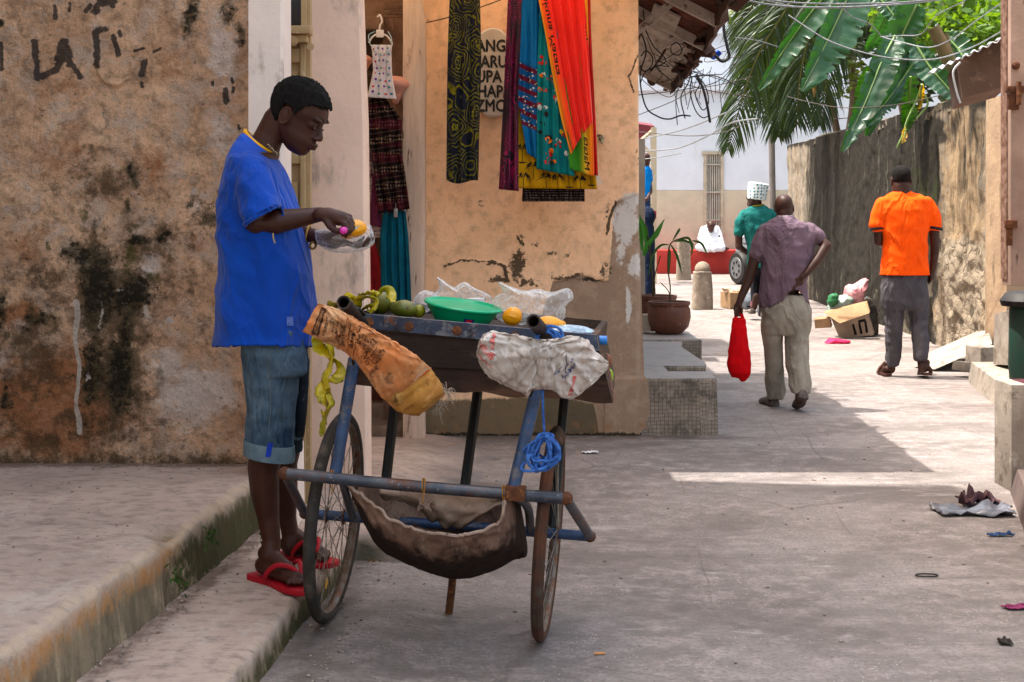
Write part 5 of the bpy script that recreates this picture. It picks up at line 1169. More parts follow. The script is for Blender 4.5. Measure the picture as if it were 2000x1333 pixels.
# stooped man in mauve shirt
Y2 = 10.0; S2 = Y2/F
m2 = thing('person', 'stooped bald man in mauve shirt and pale trousers, one hand on his back', 'person', V((1.9, 10.0, 0)))
b = MB(); T2, o2, M2, s2 = back_head(b, 1533, 377, 432, Y2-.02, 44, 90, 24)
limbp(b, Y2, [(1533, 440, 0, 17), (1533, 412, 0, 15)])
rows(b, Y2, [(440, 1514, 1556, .06), (470, 1500, 1572, .08), (560, 1500, 1560, .08), (585, 1505, 1560, .06)])
limbp(b, Y2, [(1492, 464, 0, 11), (1474, 505, 0, 11.5), (1462, 548, -.02, 9.5), (1450, 575, -.04, 8), (1443, 594, -.05, 6.5)])
b.ell(P(1441, 602, Y2-.05), (9*S2, .018, 13*S2), (0, R(10), 0))
for k in range(4): b.limb([P(1436+3.4*k, 606, Y2-.07+.02*k), P(1435+3.5*k, 614, Y2-.075+.02*k), P(1438+3*k, 618, Y2-.06+.02*k)], [.0095, .009, .008], 7)
b.limb([P(1447, 598, Y2-.07), P(1450, 607, Y2-.08), P(1449, 613, Y2-.07)], [.010, .009, .008], 7)
limbp(b, Y2, [(1588, 460, 0, 15), (1603, 470, -.02, 12), (1614, 481, -.05, 11.5), (1594, 512, -.10, 9.5), (1574, 535, -.12, 7.5), (1565, 543, -.125, 6.5)])
b.ell(P(1559, 549, Y2-.125), (12*S2, .016, 9*S2), (0, R(35), 0))
for k in range(4): b.limb([P(1562-2*k, 553+1*k, Y2-.135), P(1554-1.5*k, 559+2.4*k, Y2-.137), P(1548-1*k, 560+3.0*k, Y2-.13)], [.0095, .009, .008], 7)
b.limb([P(1556, 544, Y2-.135), P(1548, 548, Y2-.135)], [.010, .009], 7)
# ankles and feet
limbp(b, Y2, [(1512, 740, .08, 8), (1511, 765, .12, 8), (1508, 782, .13, 9)]); limbp(b, Y2, [(1560, 735, -.12, 8), (1562, 765, -.15, 8), (1562, 782, -.18, 10)])
fused('body', b, SK2, m2, voxel=.007, sm_it=3)
MV = cloth('mauve_cotton', (.20, .145, .175), (.17, .12, .15), bs=.2); ST = mat('striped_collar', (.38, .34, .36), (.22, .17, .2), 60)
b = MB(); rows(b, Y2, [(424, 1522, 1546, .055), (432, 1506, 1562, .075), (442, 1492, 1580, .10), (462, 1484, 1592, .12), (500, 1488, 1585, .135), (550, 1487, 1575, .135), (585, 1484, 1576, .13), (625, 1484, 1582, .13)], n=34)
limbp(b, Y2, [(1494, 455, 0, 15), (1482, 480, 0, 15.5), (1474, 504, 0, 13.5)]); limbp(b, Y2, [(1580, 452, 0, 15), (1592, 460, -.01, 15), (1603, 468, -.02, 13.5)])
def c2(co): s_ = co.y/F; return HY-(co.z-H)/s_ > interp([(1480, 602), (1500, 603), (1530, 588), (1550, 566), (1562, 572), (1576, 592), (1590, 596)], co.x/s_+1000)
s2o = fused('shirt', b, MV, m2, voxel=.011, sm_it=4, disp=foldfn(.015, 8, (1.3, 1, .4), 2), cut=c2, solid=.004)
obj('collar', MB().rings([ring(P(1534, y, Y2), r_*S2, r_*S2*.95, 22, slope=0) for y, r_ in ((430, 20), (421, 16.5), (420, 15), (428, 17))], cap=False), ST, s2o)
KH = cloth('pale_khaki', (.34, .31, .265), (.28, .25, .215), bs=.3)
b = MB(); rows(b, Y2, [(575, 1490, 1572, .115), (605, 1487, 1582, .13), (635, 1488, 1582, .125), (652, 1490, 1580, .11)], n=30)
b.rings([ring(P((l+r_)/2, y, Y2+dy), (r_-l)/2*S2, d, 20) for y, l, r_, d, dy in ((620, 1489, 1528, .10, 0), (670, 1492, 1526, .085, .02), (720, 1495, 1530, .08, .06), (760, 1497, 1533, .068, .10), (779, 1500, 1529, .062, .12))])
b.rings([ring(P((l+r_)/2, y, Y2+dy), (r_-l)/2*S2, d, 20) for y, l, r_, d, dy in ((620, 1531, 1581, .10, 0), (670, 1534, 1579, .09, -.02), (720, 1537, 1580, .085, -.07), (755, 1543, 1582, .075, -.12), (768, 1546, 1580, .068, -.14))])
fused('trousers', b, KH, m2, voxel=.010, sm_it=4, disp=foldfn(.012, 8, (1.4, 1, .35), 6))
SHO = mat('grey_shoe', (.16, .13, .12), (.1, .08, .075), 30, rough=.8)
def shoe(par, heel, toe, z, lift, w_=.045, mt=SHO, open_=False):
    h = V(heel); t = V(toe); d = (t-h).normalized(); up = V((0, 0, 1)); r_ = []
    q = Matrix.Rotation(lift, 3, d.cross(up).normalized()) if lift else Matrix.Identity(3)
    L_ = (t-h).length; l = V((-d.y, d.x, 0))
    def o(x, y, zz): v = d*((x-1)*L_)+l*y+up*zz; return t+q@v
    rs = [[o(x, w_*k*math.cos(a), (.0 if math.sin(a) < 0 else hh*math.sin(a))+.012*math.sin(a)*(math.sin(a) < 0)) for a in [2*math.pi*i/16 for i in range(16)]] for x, k, hh in ((-.04, .45, .03), (0, .75, .055), (.15, .85, .065), (.4, .8, .06), (.7, 1.05, .042), (.9, .95, .03), (1.02, .5, .018))]
    return obj('shoe', MB().rings(rs), mt, par)
shoe(m2, (1.87, 10.10, .012), (1.82, 10.33, .012), 0, 0)
shoe(m2, (2.005, 9.74, .012), (2.0, 9.98, .012), 0, -R(-28) if False else R(-25))
rb = thing('red_bag', 'limp bright red cloth bag hanging from the hand of the stooped man', 'bag', P(1446, 743, Y2-.05))
RC = cloth('red_cloth', (.62, .006, .022), (.52, .005, .02), bs=.15)
b = MB(); b.rings([ring(P(x, y, Y2-.05), w_*S2, d, 20) for x, y, w_, d in ((1444, 622, 12, .02), (1443, 645, 15, .035), (1443, 680, 20, .055), (1444, 712, 23, .06), (1446, 728, 21, .055), (1450, 738, 12, .03))])
b.ell(P(1452, 738, Y2-.05), (8*S2, .02, 7*S2)); b.ell(P(1434, 730, Y2-.05), (7*S2, .02, 7*S2))
fused('bag_body', b, RC, rb, voxel=.006, sm_it=2, disp=foldfn(.007, 13, (1.4, 1, .4), 8))
b = MB()
for sx_ in (-5, 5): b.tube(catmull([P(1444+sx_*1.6, 626, Y2-.05+.01*sx_/5), P(1443+sx_, 614, Y2-.05), P(1442+sx_*.4, 600, Y2-.055)], 4), .012, 8, sx=.5)
obj('bag_handles', b, RC, rb)
# man in orange T-shirt
Y3 = 11.9; S3 = Y3/F
m3 = thing('person', 'tall man in vivid orange T-shirt and grey trousers walking away along the mossy wall', 'person', V((3.28, 11.9, 0)))
b = MB(); T3, o3, M3, s3 = back_head(b, 1760, 323, 379, Y3+.01, 44, 88, 4)
limbp(b, Y3, [(1762, 390, 0, 20), (1760, 362, 0, 17.5)])
rows(b, Y3, [(385, 1735, 1795, .08), (410, 1722, 1810, .11), (500, 1732, 1805, .11), (580, 1728, 1806, .11)])
limbp(b, Y3, [(1722, 405, 0, 14), (1716, 448, 0, 10.5), (1716, 472, .03, 10), (1724, 478, .16, 8), (1735, 470, .26, 7)])
limbp(b, Y3, [(1812, 405, 0, 14), (1824, 448, 0, 10.5), (1826, 487, -.0, 9), (1823, 515, .02, 7.5), (1820, 532, .03, 6.5)])
b.ell(P(1819, 540, Y3+.03), (7*S3, .03, 10*S3))
for k in range(4): b.limb([P(1819, 544, Y3+.0+.02*k), P(1817-1*k*.5, 551, Y3+.0+.02*k), P(1813, 555-k, Y3+.0+.02*k)], [.0095, .009, .008], 7)
b.limb([P(1814, 538, Y3+.03), P(1811, 545, Y3+.03), P(1812, 551, Y3+.03)], [.010, .009, .008], 7)
foot(b, V(((1735-1000)*S3, 11.93, .03)), V(((1722-1000)*12.1/F, 12.14, .03)), 0, 1, 1, False); foot(b, V(((1803-1000)*S3, 11.78, .06)), V(((1806-1000)*11.9/F, 11.99, .03)), 0, 1, 1, False)
limbp(b, Y3, [(1743, 700, .04, 6), (1742, 712, .05, 7), (1741, 722, .05, 8)]); limbp(b, Y3, [(1797, 690, -.08, 6), (1798, 702, -.1, 7), (1801, 720, -.12, 8.5)])
fused('body', b, SK2, m3, voxel=.007, sm_it=3)
hairshell(T3, o3, M3, s3, .0022, lambda v: v.z > interp([(-.12, .07), (-.03, .08), (.0, .13), (.05, .17)], v.x), 'hair', HAIR, m3, .0008)
ORS = cloth('orange_jersey', (.90, .15, .012), (.82, .13, .010), bs=.12)
b = MB(); rows(b, Y3, [(374, 1748, 1774, .06), (381, 1732, 1796, .085), (391, 1716, 1817, .11), (410, 1716, 1818, .13), (440, 1722, 1814, .135), (480, 1726, 1811, .13), (520, 1723, 1812, .13), (543, 1720, 1814, .13)], n=34)
limbp(b, Y3, [(1724, 400, 0, 15), (1718, 420, 0, 16), (1714, 440, 0, 15)]); limbp(b, Y3, [(1810, 400, 0, 15), (1819, 420, 0, 16), (1824, 440, 0, 15)])
def c3(co): py_ = HY-(co.z-H)*F/co.y; return py_ > 539
s3o = fused('shirt', b, ORS, m3, voxel=.010, sm_it=4, disp=foldfn(.011, 7, (1.3, 1, .4), 12), cut=c3, solid=.003)
band(P(1715, 446, Y3), 14*S3, 13*S3, .022, .15, mat('black_trim', (.02, .015, .02)), 'sleeve_trim', s3o, .008); band(P(1824, 446, Y3), 14*S3, 13*S3, .022, -.15, mat('black_trim', (.02, .015, .02)), 'sleeve_trim', s3o, .008)
obj('shoulder_stripes', MB().grid(lambda u, v: P(1822+12*v+3*u, 396+44*v, Y3-.03-.02*math.sin(v*2)), 1, 8), mat('stripe_maroon', (.25, .02, .02)), s3o, solid=.003)
GT = cloth('grey_trousers', (.115, .105, .115), (.085, .078, .088), bs=.3)
b = MB(); rows(b, Y3, [(525, 1726, 1806, .11), (560, 1722, 1811, .13), (590, 1722, 1812, .125), (605, 1725, 1811, .11)], n=30)
b.rings([ring(P((l+r_)/2, y, Y3+dy), (r_-l)/2*S3, d, 20) for y, l, r_, d, dy in ((575, 1724, 1767, .10, 0), (630, 1730, 1762, .085, .0), (670, 1730, 1760, .08, .03), (700, 1731, 1757, .07, .05), (716, 1733, 1755, .062, .05))])
b.rings([ring(P((l+r_)/2, y, Y3+dy), (r_-l)/2*S3, d, 20) for y, l, r_, d, dy in ((575, 1768, 1811, .10, 0), (625, 1778, 1811, .085, .0), (660, 1782, 1813, .08, -.05), (690, 1784, 1811, .07, -.09), (704, 1786, 1809, .062, -.10))])
fused('trousers', b, GT, m3, voxel=.010, sm_it=4, disp=foldfn(.011, 9, (1.4, 1, .4), 22))
SD = mat('brown_sandal', (.12, .055, .04), (.08, .035, .03), 30, rough=.7)
def sandal(par, heel, toe):
    h, t = V(heel), V(toe); d = (t-h).normalized(); l = V((-d.y, d.x, 0)); L_ = (t-h).length; m = MB()
    m.rings([[h+d*(x*L_)+l*(w_*k)+V((0, 0, z)) for k, z in ((-1, .0), (1, .0), (1, .02), (-1, .02))] for x, w_ in ((-.08, .02), (0, .036), (.3, .034), (.7, .046), (.95, .04), (1.05, .02))])
    m.tube([h+d*(.55*L_)+l*(.047*math.cos(a))+V((0, 0, .02+.055*math.sin(a))) for a in [math.pi*i/8 for i in range(9)]], .012, 6, sx=1.6)
    m.tube([h+d*(.12*L_)+l*(.040*math.cos(a))+V((0, 0, .02+.06*math.sin(a))) for a in [math.pi*i/8 for i in range(9)]], .006, 6)
    return obj('sandal', m, SD, par)
sandal(m3, ((1735-1000)*S3, 11.92, .008), ((1722-1000)*12.1/F, 12.13, .008)); sandal(m3, ((1803-1000)*S3, 11.76, .03), ((1806-1000)*11.9/F, 11.99, .008))
# man in teal shirt and round cap on a bicycle
Y4 = 18.0; S4 = Y4/F
m4 = thing('person', 'man in teal shirt and white embroidered round cap riding a bicycle', 'person', V((3.1, 18, 0)))
b = MB(); M4 = Matrix.Rotation(R(140), 3, 'Z')@Matrix.Rotation(R(8), 3, 'Y'); T4 = head(b, P(1476, 408, Y4), M4, 1.08)
limbp(b, Y4, [(1480, 414, 0, 10), (1479, 395, 0, 9)])
rows(b, Y4, [(415, 1462, 1500, .08), (440, 1456, 1512, .1), (520, 1462, 1510, .11)])
limbp(b, Y4, [(1449, 425, 0, 9), (1443, 458, 0, 8), (1443, 482, .0, 7.5), (1456, 492, .12, 6), (1466, 496, .22, 5)]); b.ell(P(1469, 497, Y4+.25), (.035, .045, .03))
for k in range(4): b.limb([P(1468, 495+2*k, Y4+.28), P(1471, 496+2*k, Y4+.31), P(1470, 499+2*k, Y4+.32)], [.010, .009, .008], 6)
limbp(b, Y4, [(1478, 580, .0, 8), (1472, 603, 0, 6)])
fused('body', b, SK2, m4, voxel=.012, sm_it=3)
TEAL = cloth('teal_jersey', (.03, .17, .155), (.02, .12, .115), bs=.15)
b = MB(); rows(b, Y4, [(401, 1470, 1492, .06), (408, 1458, 1504, .09), (418, 1449, 1512, .12), (445, 1452, 1516, .14), (480, 1460, 1516, .15), (522, 1460, 1514, .16)], n=28)
limbp(b, Y4, [(1455, 418, 0, 10), (1446, 436, 0, 11), (1443, 455, 0, 10.5)]); limbp(b, Y4, [(1508, 418, 0, 10), (1516, 450, 0, 11)])
s4 = fused('shirt', b, TEAL, m4, voxel=.014, sm_it=4, disp=foldfn(.012, 7, (1, 1, .6), 3))
obj('collar', MB().tube([P(1480, 402, Y4)+V((.075*math.cos(a), .07*math.sin(a), .01*math.cos(a))) for a in [2*math.pi*i/20 for i in range(20)]], .012, 8, close=True), mat('olive_collar', (.25, .24, .03)), s4)
kp = NT('embroidered_cap'); vd = kp.voro(24, rnd=.35); KP = kp.fin(kp.mix(kp.rng(vd, .30, .36), (.10, .25, .30), kp.mix(kp.rng(kp.voro(70), .25, .3), (.35, .5, .5), (.72, .76, .74))), .8)
cm = Matrix.Rotation(R(-10), 3, 'Y')
cc = P(1478, 385, Y4); m = MB().lathe([(.112, -.035), (.121, 0), (.126, .10), (.131, .165), (.112, .178), (.02, .172)], (0, 0, 0), 32); m.v = [tuple(cc+Matrix.Rotation(R(8), 3, 'Y')@V(v)) for v in m.v]
obj('cap', m, KP, m4, sharp=30)
b = MB(); limbp(b, Y4, [(1486, 516, 0, 14), (1476, 540, .2, 12), (1474, 575, .1, 8.5), (1474, 590, .05, 7.5)]); limbp(b, Y4, [(1500, 516, 0, 14), (1505, 545, .25, 12), (1500, 590, .15, 8)])
fused('trousers', b, cloth('black_trousers', (.018, .018, .024)), m4, voxel=.014, sm_it=3)
obj('pink_sock', MB().cyl(P(1473, 590, Y4+.04), P(1473, 600, Y4+.04), .045), mat('sock_pink', (.5, .2, .25)), m4)
shoe(m4, P(1470, 612, Y4-.04), P(1468, 612, Y4+.2), 0, 0, .05, mat('dark_shoe', (.12, .1, .09)))
bk = thing('bicycle', 'bicycle ridden by the man in teal shirt, rear wheel showing beside the mauve shirt', 'bicycle', V((3.15, 18.2, 0)))
BKM = mat('bike_black', (.03, .03, .035), rough=.5)
def bwheel(c, d): return obj('wheel', MB().tube([V(c)+d*(.33*math.cos(a))+V((0, 0, .33*math.sin(a))) for a in [2*math.pi*i/40 for i in range(40)]], .018, 8, close=True), BKM, bk)
bd = V((.12, 1, 0)).normalized(); c0_ = V((3.14, 17.75, .345)); c1_ = c0_+bd*1.05; bwheel(c0_, bd); bwheel(c1_, bd)
m = MB(); sp_ = c0_+bd*.38+V((0, 0, .45)); bb = c0_+bd*.45+V((0, 0, -.05)); hd = c1_-bd*.16+V((0, 0, .5))
for a, q in ((c0_, sp_), (c0_, bb), (bb, sp_), (bb, hd), (sp_, hd), (hd, c1_)): m.cyl(a, q, .016, 8)
obj('bike_frame', m, BKM, bk); obj('saddle', MB().ell(sp_+V((0, 0, .05)), (.07, .13, .035)), BKM, bk)
obj('handlebar', MB().tube(catmull([hd+V((-.28, -.05, .12)), hd+V((-.1, .05, .10)), hd+V((.1, .05, .10)), hd+V((.28, -.05, .12))], 5), .013, 8), mat('chrome', (.5, .5, .5), metallic=.9, rough=.3), bk)
obj('pedals', MB().cyl(bb+V((-.14, -.02, -.12)), bb+V((-.06, 0, 0)), .01, 8).b2(bb+V((-.2, -.07, -.14)), bb+V((-.1, .03, -.115))).cyl(bb+V((.06, 0, 0)), bb+V((.12, .02, .14)), .01, 8).b2(bb+V((.1, -.03, .13)), bb+V((.2, .07, .155))), BKM, bk)
# seated man in white on the red bench
Y5 = 31.3; S5 = Y5/F
m5 = thing('person', 'man in a white robe sitting cross-legged with bowed head on the far red bench', 'person', P(1390, 490, Y5))
b = MB(); head(b, P(1388, 452, Y5-.12), Matrix.Rotation(R(-90), 3, 'Z')@Matrix.Rotation(R(32), 3, 'Y'), 1.1)
limbp(b, Y5, [(1387, 446, 0, 6), (1387, 438, 0, 6)]); limbp(b, Y5, [(1400, 450, 0, 5), (1408, 472, -.1, 4), (1413, 482, -.3, 3.5)]); b.ell(P(1415, 484, Y5-.34), (.05, .06, .03)); limbp(b, Y5, [(1374, 455, 0, 5), (1372, 476, -.1, 4), (1388, 482, -.3, 3.5)]); b.ell(P(1391, 482, Y5-.34), (.05, .06, .03))
b.limb([P(1412, 487, Y5-.3), P(1422, 486, Y5-.36)], [.045, .03])
fused('body', b, SK2, m5, voxel=.014, sm_it=2)
b = MB(); rows(b, Y5, [(440, 1380, 1395, .07), (446, 1372, 1402, .11), (462, 1368, 1405, .15), (480, 1367, 1404, .2), (489, 1364, 1410, .28, -.1)], n=24)
limbp(b, Y5, [(1374, 448, 0, 6), (1369, 466, -.05, 6), (1376, 478, -.2, 5.5)]); limbp(b, Y5, [(1400, 448, 0, 6), (1406, 466, -.05, 6), (1409, 477, -.2, 5.5)])
b.limb([P(1370, 484, Y5-.1), P(1366, 484, Y5-.35), P(1395, 487, Y5-.5)], [.09, .085, .07]); b.limb([P(1400, 484, Y5-.1), P(1410, 484, Y5-.35), P(1382, 487, Y5-.5)], [.09, .085, .07])
fused('robe', b, cloth('white_robe', (.72, .72, .74), (.62, .62, .66)), m5, voxel=.016, sm_it=3, disp=foldfn(.014, 8, (1, 1, .6), 5))
# slivers of two people at the far left corner
Y6 = 26.5
m6 = thing('person', 'person in bright blue shirt half hidden behind the veranda post', 'person', P(1264, 500, Y6))
b = MB(); head(b, P(1262, 324, Y6), Matrix.Rotation(R(60), 3, 'Z'), 1.05); limbp(b, Y6, [(1262, 330, 0, 7), (1262, 318, 0, 6)]); limbp(b, Y6, [(1268, 352, 0, 4.5), (1271, 375, -.05, 4), (1264, 388, -.2, 3.5)])
b.ell(P(1262, 390, Y6-.22), (.05, .05, .04))
limbp(b, Y6, [(1256, 430, 0, 6), (1256, 500, 0, 4)]); limbp(b, Y6, [(1266, 430, 0, 6), (1266, 500, 0, 4)])
fused('body', b, SK2, m6, voxel=.014, sm_it=2)
b = MB(); rows(b, Y6, [(325, 1256, 1268, .07), (331, 1248, 1272, .1), (360, 1250, 1272, .12), (385, 1250, 1271, .12)], n=22); limbp(b, Y6, [(1268, 335, 0, 6), (1270, 352, 0, 5.5)])
fused('shirt', b, cloth('bright_blue', (.01, .22, .55)), m6, voxel=.014, sm_it=3)
b = MB(); rows(b, Y6, [(382, 1251, 1271, .11), (430, 1251, 1271, .1)], n=20); limbp(b, Y6, [(1256, 425, 0, 6.5), (1256, 495, 0, 5)]); limbp(b, Y6, [(1266, 425, 0, 6.5), (1266, 495, 0, 5)])
fused('trousers', b, cloth('blue_jeans', (.03, .06, .13)), m6, voxel=.014, sm_it=3)
Y7 = 22.8
m7 = thing('person', 'woman in long dark navy veil and robe standing beside the potted palms', 'person', P(1265, 584, Y7))
b = MB(); head(b, P(1263, 440, Y7-.02), Matrix.Rotation(R(100), 3, 'Z'), 1.0); limbp(b, Y7, [(1263, 445, 0, 7), (1263, 430, 0, 6)]); rows(b, Y7, [(445, 1256, 1272, .08), (500, 1254, 1274, .1), (570, 1257, 1272, .06)])
fused('body', b, SK2, m7, voxel=.014, sm_it=2)
b = MB(); b.ell(P(1264, 424, Y7), (.135, .15, .16)); rows(b, Y7, [(425, 1257, 1272, .10), (448, 1247, 1278, .14), (500, 1250, 1278, .18), (545, 1252, 1278, .2), (583, 1248, 1280, .22)], n=24)
fused('robe', b, cloth('navy_robe', (.012, .022, .05)), m7, voxel=.014, sm_it=3, disp=foldfn(.012, 7, (1, 1, .3), 4))
# ---------------------------------------------------------------- hanging cloths
def cloth_strip(name, left, right, Y, folds, amp, m, label, cat, ns=40, nv=70, seed=0, parent=None, bot=None, th=.004, flutter=.01, attrs=None):
    """left/right: [(py, px)] outlines; bot(u) -> extra py of the hem"""
    y0, y1 = left[0][0], left[-1][0]
    Lf = [(a, b) for a, b in left]; Rf = [(a, b) for a, b in right]; yr0, yr1 = right[0][0], right[-1][0]
    def f(u, v, off=0):
        py_ = lerp(lerp(y0, y1, v), lerp(yr0, yr1, v), u)+(bot(u)*v if bot else 0)
        px_ = lerp(interp(Lf, lerp(y0, y1, v)), interp(Rf, lerp(yr0, yr1, v)), u)
        p = P(px_, py_, Y); ph = u*folds*2*math.pi+seed+1.2*mn.noise(V((u*2, v*1.5, seed)))
        p.y += amp*(.55+.45*v)*(math.sin(ph)+.5*math.sin(ph*2.3+1))+flutter*mn.noise(V((u*6, v*6, seed)))-off
        return p
    o = obj(name, MB().grid(f, ns, nv), m, parent, label=label, cat=cat, sharp=180, solid=th)
    return o, f
def paisley(name, base, ink, ink2):
    s = NT(name); wv = s.mix(.10, s.pos, s.noise(7, 2, .5, 0, out='Color')); vv = s.vec(wv, (1, .0, .62))
    d = s.voro(12, vv, 'F1'); r_ = s.mth('SINE', s.mth('MULTIPLY', d, 46)); a = s.rng(r_, .35, .85)
    sp = s.voro(70, s.vec(s.pos, (1, 0, 1))); a2 = s.mth('MULTIPLY', s.rng(sp, .34, .26), s.rng(d, .42, .36))
    c = s.mix(a, base, ink); c = s.mix(a2, c, ink2); c = s.mix(s.rng(s.noise(9, 3), .5, .6), c, s.mix(.6, c, base))
    return s.fin(c, .8, s.bump(s.noise(300, 2), .1, .001), 0, .2)
S8 = 8.34
cloth_strip('scarf', [(-60, 880), (120, 874), (345, 872), (352, 872)], [(-60, 936), (120, 940), (345, 934), (358, 933)], S8, 3.0, .014, paisley('olive_paisley', (.010, .012, .028), (.16, .15, .012), (.22, .2, .03)),
            'narrow dark navy scarf with olive paisley, hanging alone left of the painted sign', 'scarf', bot=lambda u: 5*math.sin(u*5), seed=1)
def velvet():
    s = NT('magenta_velvet'); v = s.vec(s.mix(.06, s.pos, s.noise(9, 2, out='Color')), (1, 0, .7)); d = s.voro(16, v); a = s.rng(s.mth('SINE', s.mth('MULTIPLY', d, 50)), .0, .5)
    c = s.mix(s.mth('MULTIPLY', a, s.rng(s.noise(14, 4, .6, 0, s.vec(s.pos, (1, 0, .15))), .40, .58)), (.020, .003, .012), (.26, .004, .085)); return s.fin(c, .55, s.bump(s.noise(200, 3), .2, .002), 0, .3)
cloth_strip('scarf', [(-60, 1000), (0, 992), (200, 983), (370, 974)], [(-60, 1030), (0, 1020), (200, 1012), (374, 1013)], S8-.02, 1.6, .012, velvet(), 'dark magenta patterned velvet scarf at the left edge of the bunch', 'scarf', seed=2)
def stripes_dark():
    s = NT('dark_woven'); x = s.n('ShaderNodeSeparateXYZ'); s.put(x.inputs[0], s.pos); a = s.rng(s.mth('SINE', s.mth('MULTIPLY', x.outputs[2], 420)), .2, .7)
    k = s.rng(s.noise(90, 3, .6, 0, s.vec(s.pos, (1, 0, .2))), .45, .6); c = s.mix(s.mth('MULTIPLY', a, k), (.018, .012, .012), (.20, .15, .13)); return s.fin(c, .9, s.bump(s.noise(260, 2), .3, .001), 0, .1)
cloth_strip('scarf', [(300, 1024), (391, 1020), (394, 1020)], [(300, 1140), (391, 1142), (394, 1142)], S8+.05, 3.3, .006, stripes_dark(), 'dark brown striped woven cloth peeping out lowest under the palm print', 'scarf', seed=3, nv=24)
YP = mat('mustard_cotton', (.50, .30, .02), (.42, .24, .015), 12, rough=.85, spec=.15)
oy, fy = cloth_strip('scarf', [(-60, 1040), (100, 1015), (300, 1008), (368, 1006)], [(-60, 1130), (100, 1150), (300, 1160), (370, 1166)], S8+.01, 4.0, .012, YP, 'mustard yellow cloth printed with black palm trees, low in the bunch', 'scarf', seed=4)
PB = mat('print_ink_black', (.015, .012, .010), rough=.8)
rp = random.Random(3)
def decal(f, u, v, shape, mt, name, par, su, sv, off=.0045):
    m = MB()
    for poly in shape:
        c_ = [f(min(1, max(0, u+a*su)), min(1, max(0, v+b_*sv)), off) for a, b_ in poly]; o_ = len(m.v); m.v += [tuple(p) for p in c_]; m.f.append(tuple(o_+i for i in range(len(c_))))
    return obj(name, m, mt, par, smooth=False, recalc=False)
def palm_shape():
    sh_ = [[(-.03, .0), (.03, .0), (.06, 1), (-.0, 1)]]
    for k in range(9):
        a = math.pi*(-.15+1.3*k/8); c, s_ = math.cos(a), math.sin(a); sh_.append([(-.05*s_, .05*c*-1), (c*.5, -s_*.42-.06), (c*.95, -s_*.5+.25), (c*.4, -s_*.2+.02)])
    sh_.append([(-.4, 1), (.5, 1), (.3, 1.1), (-.2, 1.1)]); return sh_
for u, v in ((.10, .52), (.12, .62), (.2, .74), (.08, .82), (.22, .9), (.38, .95), (.34, .87), (.52, .955), (.66, .93), (.8, .96), (.93, .92), (.1, .95)): decal(fy, u, v, palm_shape(), PB, 'printed_palm', oy, .115, .060)
def kanga():
    s = NT('blue_maroon_print'); x = s.n('ShaderNodeSeparateXYZ'); s.put(x.inputs[0], s.pos)
    z = s.mth('ADD', x.outputs[2], s.mth('MULTIPLY', x.outputs[0], .45)); st_ = s.rng(s.mth('SINE', s.mth('MULTIPLY', z, 95)), .0, .4)
    ck = s.n('ShaderNodeTexChecker'); s.put(ck.inputs['Vector'], s.vec(s.pos, (1, 0, 1), rot=(0, R(-24), 0))); ck.inputs['Scale'].default_value = 60
    zone = s.rng(z, 2.30, 2.28, 0, 1); zone2 = s.rng(z, 1.92, 1.93, 0, 1)
    c = s.mix(st_, (.006, .09, .22), (.12, .008, .03)); c = s.mix(s.mth('MULTIPLY', ck.outputs['Fac'], s.rng(s.voro(45), .3, .25)), c, (.55, .5, .42))
    return s.fin(s.mix(s.mth('MULTIPLY', zone, zone2), (.005, .14, .30), c), .75, None, 0, .2)
cloth_strip('scarf', [(-60, 1022), (60, 1018), (200, 1012), (300, 1030)], [(-60, 1060), (60, 1054), (200, 1060), (318, 1060)], S8-.03, 1.5, .012, kanga(), 'blue cloth with maroon checked border between velvet and rainbow scarves', 'scarf', seed=5)
TQ = mat('teal_cotton', (.005, .20, .20), (.004, .15, .16), 9, rough=.75, spec=.2)
ot_, ft_ = cloth_strip('scarf', [(-60, 1060), (120, 1050), (330, 1048)], [(-60, 1110), (120, 1110), (345, 1122)], S8-.045, 3.2, .013, TQ, 'teal cloth printed with little drummers and birds, left of the orange scarf', 'scarf', seed=6)
cols_ = {'w': mat('print_white', (.62, .6, .56)), 'r': mat('print_red', (.55, .03, .02)), 'o': mat('print_orange_dye', (.75, .22, .02)), 'k': PB, 'y': mat('print_yellow', (.6, .4, .02))}
def blob_shape(r_, k=7, sq=1): return [[(math.cos(2*math.pi*i/k)*(1+r_.uniform(-.3, .3)), math.sin(2*math.pi*i/k)*sq*(1+r_.uniform(-.3, .3))) for i in range(k)]]
for i in range(58):
    u, v = rp.uniform(.05, .95), rp.uniform(.42, .97); c_ = rp.choice('wrokwkwroy')
    if c_ == 'w' and rp.random() < .6:
        a = rp.uniform(0, 3); decal(ft_, u, v, [[(math.cos(a+q)*l_, math.sin(a+q)*l_) for q, l_ in ((0, 2.4), (.3, 1), (2.2, 1.8), (3.1, .9), (3.6, 2.2), (4.6, .8))]], cols_['w'], 'printed_figure', ot_, .045, .009)
    else: decal(ft_, u, v, blob_shape(rp), cols_[c_], 'printed_figure', ot_, rp.uniform(.05, .11), rp.uniform(.008, .016))
